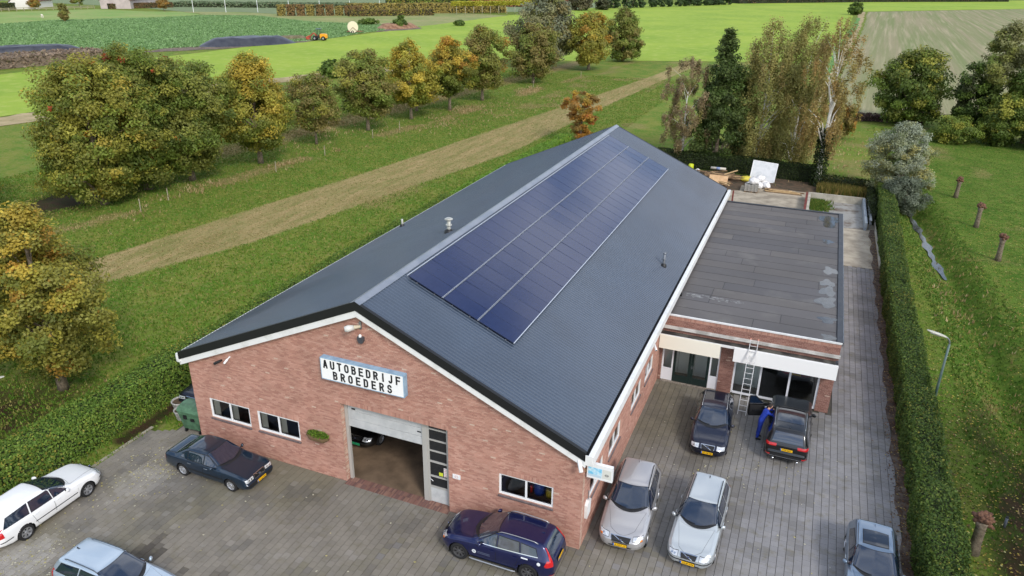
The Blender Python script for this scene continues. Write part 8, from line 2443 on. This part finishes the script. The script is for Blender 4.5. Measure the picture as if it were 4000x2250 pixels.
mb = MB(); mb.box(-13.2, 9, -2.4, 0, 2.9, 3.15); pr = mb.build('porch_roof', WHITE_CLEAN, fh)
for xx in (-13, -6, 2, 8.7):
    mb = MB(); mb.box(xx, xx + 0.3, -2.3, -2.0, 0, 2.9); mb.build('porch_post', WHITE_CLEAN, pr)
for xx in (-10, -8, -3, -1, 5, 11):
    mb = MB(); mb.box(xx - 0.6, xx + 0.6, -0.1, -0.02, 0.9, 2.5); w = mb.build('window', DK, fh); m2 = MB(); m2.box(xx - 0.05, xx + 0.05, -0.16, -0.1, 0.9, 2.5); m2.build('mullion', WHITE_CLEAN, w)
mb = MB(); mb.box(0.6, 1.7, -0.1, -0.02, 0, 2.3); mb.build('door', DK, fh)
# paddock fence: two rails on posts
FW = M('fence_wood_far', rgb(152, 146, 116), 0.9)
fn = thing('paddock_fence', 'wooden two rail paddock fence before the farm', 'fence', (0, 0, 0))
A, B = Vector((-338, 205, 0)), Vector((-322, 259, 0)); n_ = 18
for k in range(n_ + 1):
    p = A.lerp(B, k / n_); mb = MB(); mb.box(p.x - 0.12, p.x + 0.12, p.y - 0.12, p.y + 0.12, 0, 1.5); mb.build('post', FW, fn)
d = (B - A).normalized(); rot = d.to_track_quat('X', 'Z').to_matrix()
for z in (0.75, 1.35):
    mb = MB(); mb.obox((A + B) / 2 + Vector((0, 0, z)), ((B - A).length, 0.1, 0.22), rot); mb.build('rail', FW, fn)
hedge('garden_hedge', 'brown clipped hedge before the barn gable', [(-316, 262), (-303, 290)], 2.5, 2.4, [(rgb(120, 96, 66), 4), (rgb(96, 92, 56), 3), (rgb(140, 110, 76), 2), (rgb(100, 104, 60), 1)], 0.35, 14, 21)
hedge('garden_hedge', 'dark green garden shrubs before the farmhouse', [(-349, 215), (-341, 232)], 4, 3.2, [(rgb(66, 80, 40), 4), (rgb(96, 96, 56), 3), (rgb(52, 64, 34), 3), (rgb(130, 116, 66), 1)], 0.4, 10, 22, rough=0.4)
for i, (x, y, h, w, pal, lb) in enumerate([(-352, 222, 8, 9, [(DG, 3, 3), (OL, 3, 3), (BR, 1, 1)], 'dark garden tree at the top left corner'), (-343, 268, 8.5, 9, [(OL, 3, 3), (BR, 2, 2), (GR, 2, 2)], 'olive garden tree before the barn'), (-338, 240, 4.5, 5, [(OR, 2, 2), (BR, 3, 3), (OL, 2, 2)], 'rust coloured shrub by the farmhouse porch'), (-255.5, 190, 6.2, 3.4, [(BR, 3, 3), (OL, 3, 3)], 'spindly tree beside the white horse'), (-280, 262, 6.0, 5.2, [(OR, 3, 3), (BR, 3, 3)], 'small rusty tree left of the nursery posts')]):
    tree('garden_tree', lb, x, y, h, 1.0, w, pal, 0.38, 1600, 0.16, 'round', ncl=45, seed=70 + i, group='trees by the far farm', clump=1.0)
# white horse grazing
hs = thing('horse', 'white horse grazing on the far paddock', 'horse', (-279, 198.4, 0.05), R(155))
def skin_mesh(name, verts, edges, rad, mat, parent, root=0, sub=2):
    me = bpy.data.meshes.new(name); me.from_pydata(verts, edges, []); me.update()
    o = link(name, me, mat, parent)
    o.modifiers.new('s', 'SKIN').use_smooth_shade = True
    m2 = o.modifiers.new('u', 'SUBSURF'); m2.levels = sub; m2.render_levels = sub
    for i, r_ in enumerate(rad):
        sv = me.skin_vertices[0].data[i]; sv.radius = (r_, r_) if not isinstance(r_, tuple) else r_; sv.use_root = (i == root)
    return o
HW = M('horse_white', rgb(224, 216, 200), 0.8)
hv = [(0, 0, 1.25), (0.55, 0, 1.28), (-0.6, 0, 1.32), (-0.85, 0, 1.2), (0.85, 0, 1.30), (1.25, 0, 0.95), (1.50, 0, 0.50), (1.72, 0, 0.22),
      (0.62, 0.2, 1.0), (0.66, 0.2, 0.55), (0.64, 0.2, 0.06), (0.58, -0.2, 1.0), (0.50, -0.2, 0.55), (0.52, -0.2, 0.06),
      (-0.70, 0.2, 1.0), (-0.60, 0.2, 0.72), (-0.85, 0.2, 0.50), (-0.80, 0.2, 0.06), (-0.75, -0.2, 1.0), (-0.68, -0.2, 0.72), (-0.95, -0.2, 0.50), (-0.90, -0.2, 0.06)]
he = [(0, 1), (0, 2), (2, 3), (1, 4), (4, 5), (5, 6), (6, 7), (1, 8), (8, 9), (9, 10), (1, 11), (11, 12), (12, 13), (2, 14), (14, 15), (15, 16), (16, 17), (2, 18), (18, 19), (19, 20), (20, 21)]
skin_mesh('body', hv, he, [0.30, 0.32, 0.30, 0.18, 0.22, 0.16, 0.14, 0.08, 0.13, 0.07, 0.06, 0.13, 0.07, 0.06, 0.17, 0.12, 0.08, 0.06, 0.17, 0.12, 0.08, 0.06], HW, hs)
mb = MB(); mb.tube([(-0.95, 0, 1.25), (-1.08, 0, 0.95), (-1.08, 0, 0.55)], [0.06, 0.08, 0.03], 7); mb.build('tail', M('horse_hair', rgb(190, 182, 166), 0.9), hs, True)
mb = MB(); mb.tube([(0.75, 0, 1.55), (1.1, 0, 1.25), (1.38, 0, 0.85)], [0.05, 0.07, 0.04], 6); mb.build('mane', MATS['horse_hair'], hs, True)
# black silage heap with tyres, low earth heaps
def heap(name, label, c, rx, ry, h, mat, rz=0, seed=0, cat='heap'):
    bm = bmesh.new(); bmesh.ops.create_grid(bm, x_segments=36, y_segments=24, size=1)
    for v in bm.verts:
        r_ = math.hypot(v.co.x, v.co.y); k = max(0, 1 - r_ ** 2.2); n_ = 0.14 * mnoise.noise(Vector((v.co.x * 4 + seed, v.co.y * 4, 0)))
        v.co = Vector((v.co.x * rx, v.co.y * ry, h * (min(1, k * 1.6)) * (1 + n_) - (0.05 if k <= 0 else 0)))
    me = bpy.data.meshes.new(name); bm.to_mesh(me); bm.free(); me.polygons.foreach_set('use_smooth', [True] * len(me.polygons))
    o = link(name, me, mat); o.location = (c[0], c[1], 0.05); o.rotation_euler = (0, 0, rz)
    tag(o, label, cat)
    return o
heap('silage_heap', 'long heap under black sheeting on the far dirt track', (-136.5, 152.5), 13.5, 5.2, 2.0, M('black_film', rgb(44, 46, 56), 0.4, c2=rgb(60, 62, 70), scale=0.6), R(57), 1)
heap('silage_heap', 'flat dark heap at the left picture edge beyond the reeds', (-161, 104), 14, 4.0, 2.4, MATS['black_film'], R(60), 2)
heap('earth_heap', 'low reddish heap of soil and stalks on the far field corner', (-132, 227), 8.5, 4.5, 1.6, M('heap_soil', rgb(150, 118, 92), 0.95, c2=rgb(118, 84, 64), scale=0.8), R(60), 3)
heap('earth_heap', 'brown scrub heap beside the track before the reel', (-137.5, 172), 6, 2.2, 0.9, M('heap_brown', rgb(120, 108, 84), 0.95, c2=rgb(92, 88, 60), scale=0.8), R(60), 4)
TY = M('tyre_far', rgb(50, 48, 48), 0.9)
for i in range(9):
    a = thing('old_tyre', 'old tyre lying on the black sheeted heap', 'tyre', (-139 + i * 0.9 + (i % 2) * 0.6, 146.0 + i * 1.5, 1.05 + 0.25 * math.sin(i)), 0, 'tyres on the silage heap')
    mb = MB(); mb.lathe([(0.18, 0), (0.2, 0.1), (0.33, 0.12), (0.36, 0), (0.33, -0.12), (0.2, -0.1), (0.18, 0)], 14); mb.build('tread', TY, a, True)
# orange and yellow wheel loader
lo_ = thing('wheel_loader', 'small yellow orange wheel loader on the far dirt track', 'loader', (-126.6, 172.2, 0.05), R(200))
YL = M('loader_yellow', rgb(236, 160, 30), 0.4); RDP = M('loader_red', rgb(176, 78, 54), 0.5)
mb = MB(); mb.prism([(-2.3, 0.7), (-2.3, 1.6), (-1.9, 1.9), (-0.4, 1.9), (-0.2, 1.3), (-0.2, 0.7)], 'y', -0.7, 0.7); mb.build('engine_cover', YL, lo_)
mb = MB(); mb.box(-0.3, 1.2, -0.75, 0.75, 0.7, 1.3); mb.box(1.2, 1.9, -0.55, 0.55, 0.8, 1.2); mb.build('chassis', DARKPL, lo_)
mb = MB()
for xx in (-0.4, 0.7):
    for yy in (-0.6, 0.6): mb.tube([(xx, yy, 1.3), (xx, yy, 3.2)], 0.06, 6)
cb = mb.build('cab_frame', DARKPL, lo_); mb = MB(); mb.box(-0.6, 0.9, -0.75, 0.75, 3.2, 3.34); mb.build('cab_roof', M('loader_roof', rgb(70, 80, 100), 0.5), cb)
mb = MB(); mb.box(-0.3, 0.3, -0.3, 0.3, 1.3, 1.5); mb.box(-0.35, -0.2, -0.3, 0.3, 1.5, 2.1); mb.build('seat', BLACK, lo_)
mb = MB(); mb.tube([(0.8, -0.45, 1.3), (1.7, -0.45, 2.1), (3.0, -0.45, 1.0)], 0.13, 6); mb.tube([(0.8, 0.45, 1.3), (1.7, 0.45, 2.1), (3.0, 0.45, 1.0)], 0.13, 6); mb.build('lift_arm', RDP, lo_)
mb = MB(); mb.prism([(2.9, 0.3), (3.1, 1.4), (3.9, 1.0), (3.7, 0.3)], 'y', -1.1, 1.1); mb.build('bucket', RDP, lo_)
for xx in (-1.3, 1.3):
    for yy in (-0.85, 0.85):
        mb = MB(); mb.lathe([(0.25, -0.2), (0.55, -0.22), (0.62, -0.1), (0.62, 0.1), (0.55, 0.22), (0.25, 0.2)], 18, (xx, yy, 0.62), 'y'); w = mb.build('wheel', TYRE, lo_, True)
        m2 = MB(); m2.lathe([(0.001, -0.21), (0.28, -0.21), (0.28, 0.21), (0.001, 0.21)], 14, (xx, yy, 0.62), 'y'); m2.build('rim', ALU, w)
# irrigation reel wagon
re_ = thing('hose_reel', 'cream hose reel wagon standing beyond the loader', 'reel', (-132.6, 199, 0.05), R(35))
mb = MB()
for yy in (-1.1, 0.95): mb.lathe([(0.001, yy), (1.75, yy), (1.75, yy + 0.15), (0.001, yy + 0.15)], 24, (0, 0, 2.0), 'y')
mb.build('drum_flange', M('reel_cream', rgb(224, 214, 184), 0.5), re_)
mb = MB(); mb.lathe([(1.45, -0.95), (1.5, 0), (1.45, 0.95)], 24, (0, 0, 2.0), 'y'); mb.build('hose', BLACK, re_, True)
mb = MB(); mb.box(-2.0, 2.6, -0.9, -0.75, 0.55, 0.75); mb.box(-2.0, 2.6, 0.75, 0.9, 0.55, 0.75); mb.tube([(-1.4, -1.2, 0.6), (0, -1.3, 2.0), (1.4, -1.2, 0.6)], 0.07, 6); mb.tube([(2.6, -0.8, 0.6), (3.4, 0, 0.7), (2.6, 0.8, 0.6)], 0.07, 6); mb.build('frame', M('reel_rust', rgb(140, 90, 70), 0.7), re_)
for yy in (-1.0, 1.0):
    mb = MB(); mb.lathe([(0.2, -0.12), (0.45, -0.12), (0.5, 0), (0.45, 0.12), (0.2, 0.12)], 16, (-0.2, yy, 0.5), 'y'); mb.build('wheel', TYRE, re_, True)
# nursery: clipped blocks, espalier lime rows, tall posts
BROWNH = [(rgb(146, 118, 76), 4), (rgb(128, 100, 68), 3), (rgb(156, 134, 80), 2), (rgb(116, 110, 70), 1)]
GOLDH = [(rgb(162, 148, 80), 4), (rgb(146, 130, 74), 3), (rgb(176, 158, 88), 2), (rgb(122, 120, 72), 1)]
prev = Vector((-214, 262, 0)); dirn = Vector((47, 36, 0)).normalized()
for i in range(9):
    a = prev + dirn * (i * 4.2); b = a + dirn * 3.6
    hedge('clipped_hedge_block', 'clipped brown beech block, number %s from the left of the nursery row' % ['one', 'two', 'three', 'four', 'five', 'six', 'seven', 'eight', 'nine'][i], [(a.x, a.y), (b.x, b.y)], 2.4, 4.6 if i < 6 else 4.0, BROWNH if i % 3 else GOLDH, 0.4, 9, 80 + i)['group'] = 'clipped blocks in the nursery'
hedge('nursery_hedge', 'long golden brown hornbeam row behind the clipped blocks', [(-196, 290), (-140, 346)], 4, 4.5, GOLDH, 0.55, 5, 95)
hedge('nursery_hedge', 'long brown beech row on thin stems before the lime row', [(-186, 276), (-158, 304)], 2.2, 2.6, [(rgb(126, 104, 66), 4), (rgb(150, 140, 70), 2), (rgb(100, 92, 60), 3), (rgb(170, 160, 70), 2)], 0.4, 8, 96)
hedge('nursery_hedge', 'dull green nursery plants at the top left', [(-310, 300), (-215, 345)], 16, 2.2, [(rgb(110, 128, 92), 4), (rgb(128, 138, 104), 3), (rgb(90, 108, 74), 3), (rgb(150, 150, 110), 1)], 0.6, 3, 97, rough=0.5)
hedge('nursery_hedge', 'row of yellow green saplings at the top middle', [(-225, 372), (-185, 402)], 6, 4, [(rgb(130, 146, 60), 4), (rgb(104, 124, 56), 3), (rgb(150, 150, 70), 2), (rgb(160, 140, 60), 1)], 0.6, 4, 98, rough=0.5)
hedge('nursery_hedge', 'broad russet red nursery block at the top middle', [(-184, 395), (-128, 430)], 14, 4.2, [(rgb(168, 96, 72), 4), (rgb(150, 84, 62), 3), (rgb(182, 112, 84), 2), (rgb(140, 110, 70), 0.6)], 0.6, 5, 99, rough=0.4)
LIMEH = [(rgb(196, 190, 70), 4), (rgb(176, 176, 66), 3), (rgb(206, 196, 90), 2), (rgb(150, 156, 60), 1)]
for i in range(12):
    q = i / 11; x = -151 + 31 * q; y = 314 + 39 * q
    t = thing('espalier_lime', 'flat topped yellow espalier lime tree in the far row', 'tree', (x, y, 0), R(40), 'espalier limes in the nursery row')
    mb = MB(); mb.tube([(0, 0, 0), (0, 0, 4.2)], [0.13, 0.10], 7); mb.build('trunk', M('lime_stem', rgb(186, 178, 156), 0.85), t, True)
    m_ = 420; P = np.stack([RNG.uniform(-2.6, 2.6, m_), RNG.uniform(-1.2, 1.2, m_), RNG.uniform(4.0, 6.0, m_)], -1)
    V, F = leaf_quads(P, 0.42, None, 0.8); np_mesh('crown', V, F, LEAF, pick(m_, [c_[0] for c_ in LIMEH], [4, 3, 2, 1]), parent=t)
for i in range(7):
    q = i / 6; x = -262 + 70 * q; y = 262 + 50 * q
    t = thing('nursery_post', 'tall white nursery wire post', 'post', (x, y, 0), 0, 'tall white posts in the nursery')
    mb = MB(); mb.tube([(0, 0, 0), (0, 0, 5.2)], 0.12, 6); mb.build('post', WHITE_CLEAN, t); mb = MB(); mb.tube([(0, 0, 5.2), (0, 0, 5.4)], [0.14, 0.04], 6); mb.build('cap', STEEL, t)
# conifer rows and wood edge along the far top
for i in range(24):
    q = i / 23; x = -108 + 56 * q + random.uniform(-2, 2); y = 412 + 106 * q
    tree('fir_tree', ['small dark fir in the row at the far pasture edge'][0], x, y, random.uniform(6.5, 9), 0.2, random.uniform(6, 8), [(rgb(60, 80, 46), 4, 4), (rgb(78, 98, 58), 3, 3)], 0.6, 600, 0.15, 'cone', ncl=26, seed=120 + i, group='firs along the far pasture edge', clump=1.0, limbs=3)
tree('walnut_tree', 'grey brown spreading tree at the far pasture edge', -112.5, 388, 9.5, 0.5, 16, [(rgb(118, 112, 84), 4, 3), (rgb(96, 92, 66), 3, 3)], 0.6, 3000, 0.4, 'round', ncl=60, seed=140, group='far edge trees', clump=2.0)
tree('walnut_tree', 'dark grey bush tree right of the spreading far tree', -104, 402, 5.5, 0.2, 9, [(rgb(92, 92, 64), 4, 3), (rgb(76, 82, 52), 3, 3)], 0.6, 1500, 0.3, 'round', ncl=40, seed=141, group='far edge trees', clump=1.6)
WE = [(rgb(44, 54, 36), 4), (rgb(60, 66, 42), 3), (rgb(84, 76, 52), 2), (rgb(120, 96, 66), 1)]
o = hedge('far_wood', 'dark wood edge closing the far pasture at the top right', [(-52, 545), (30, 640), (140, 735)], 14, 7, WE, 0.9, 2.2, 150, rough=0.8)
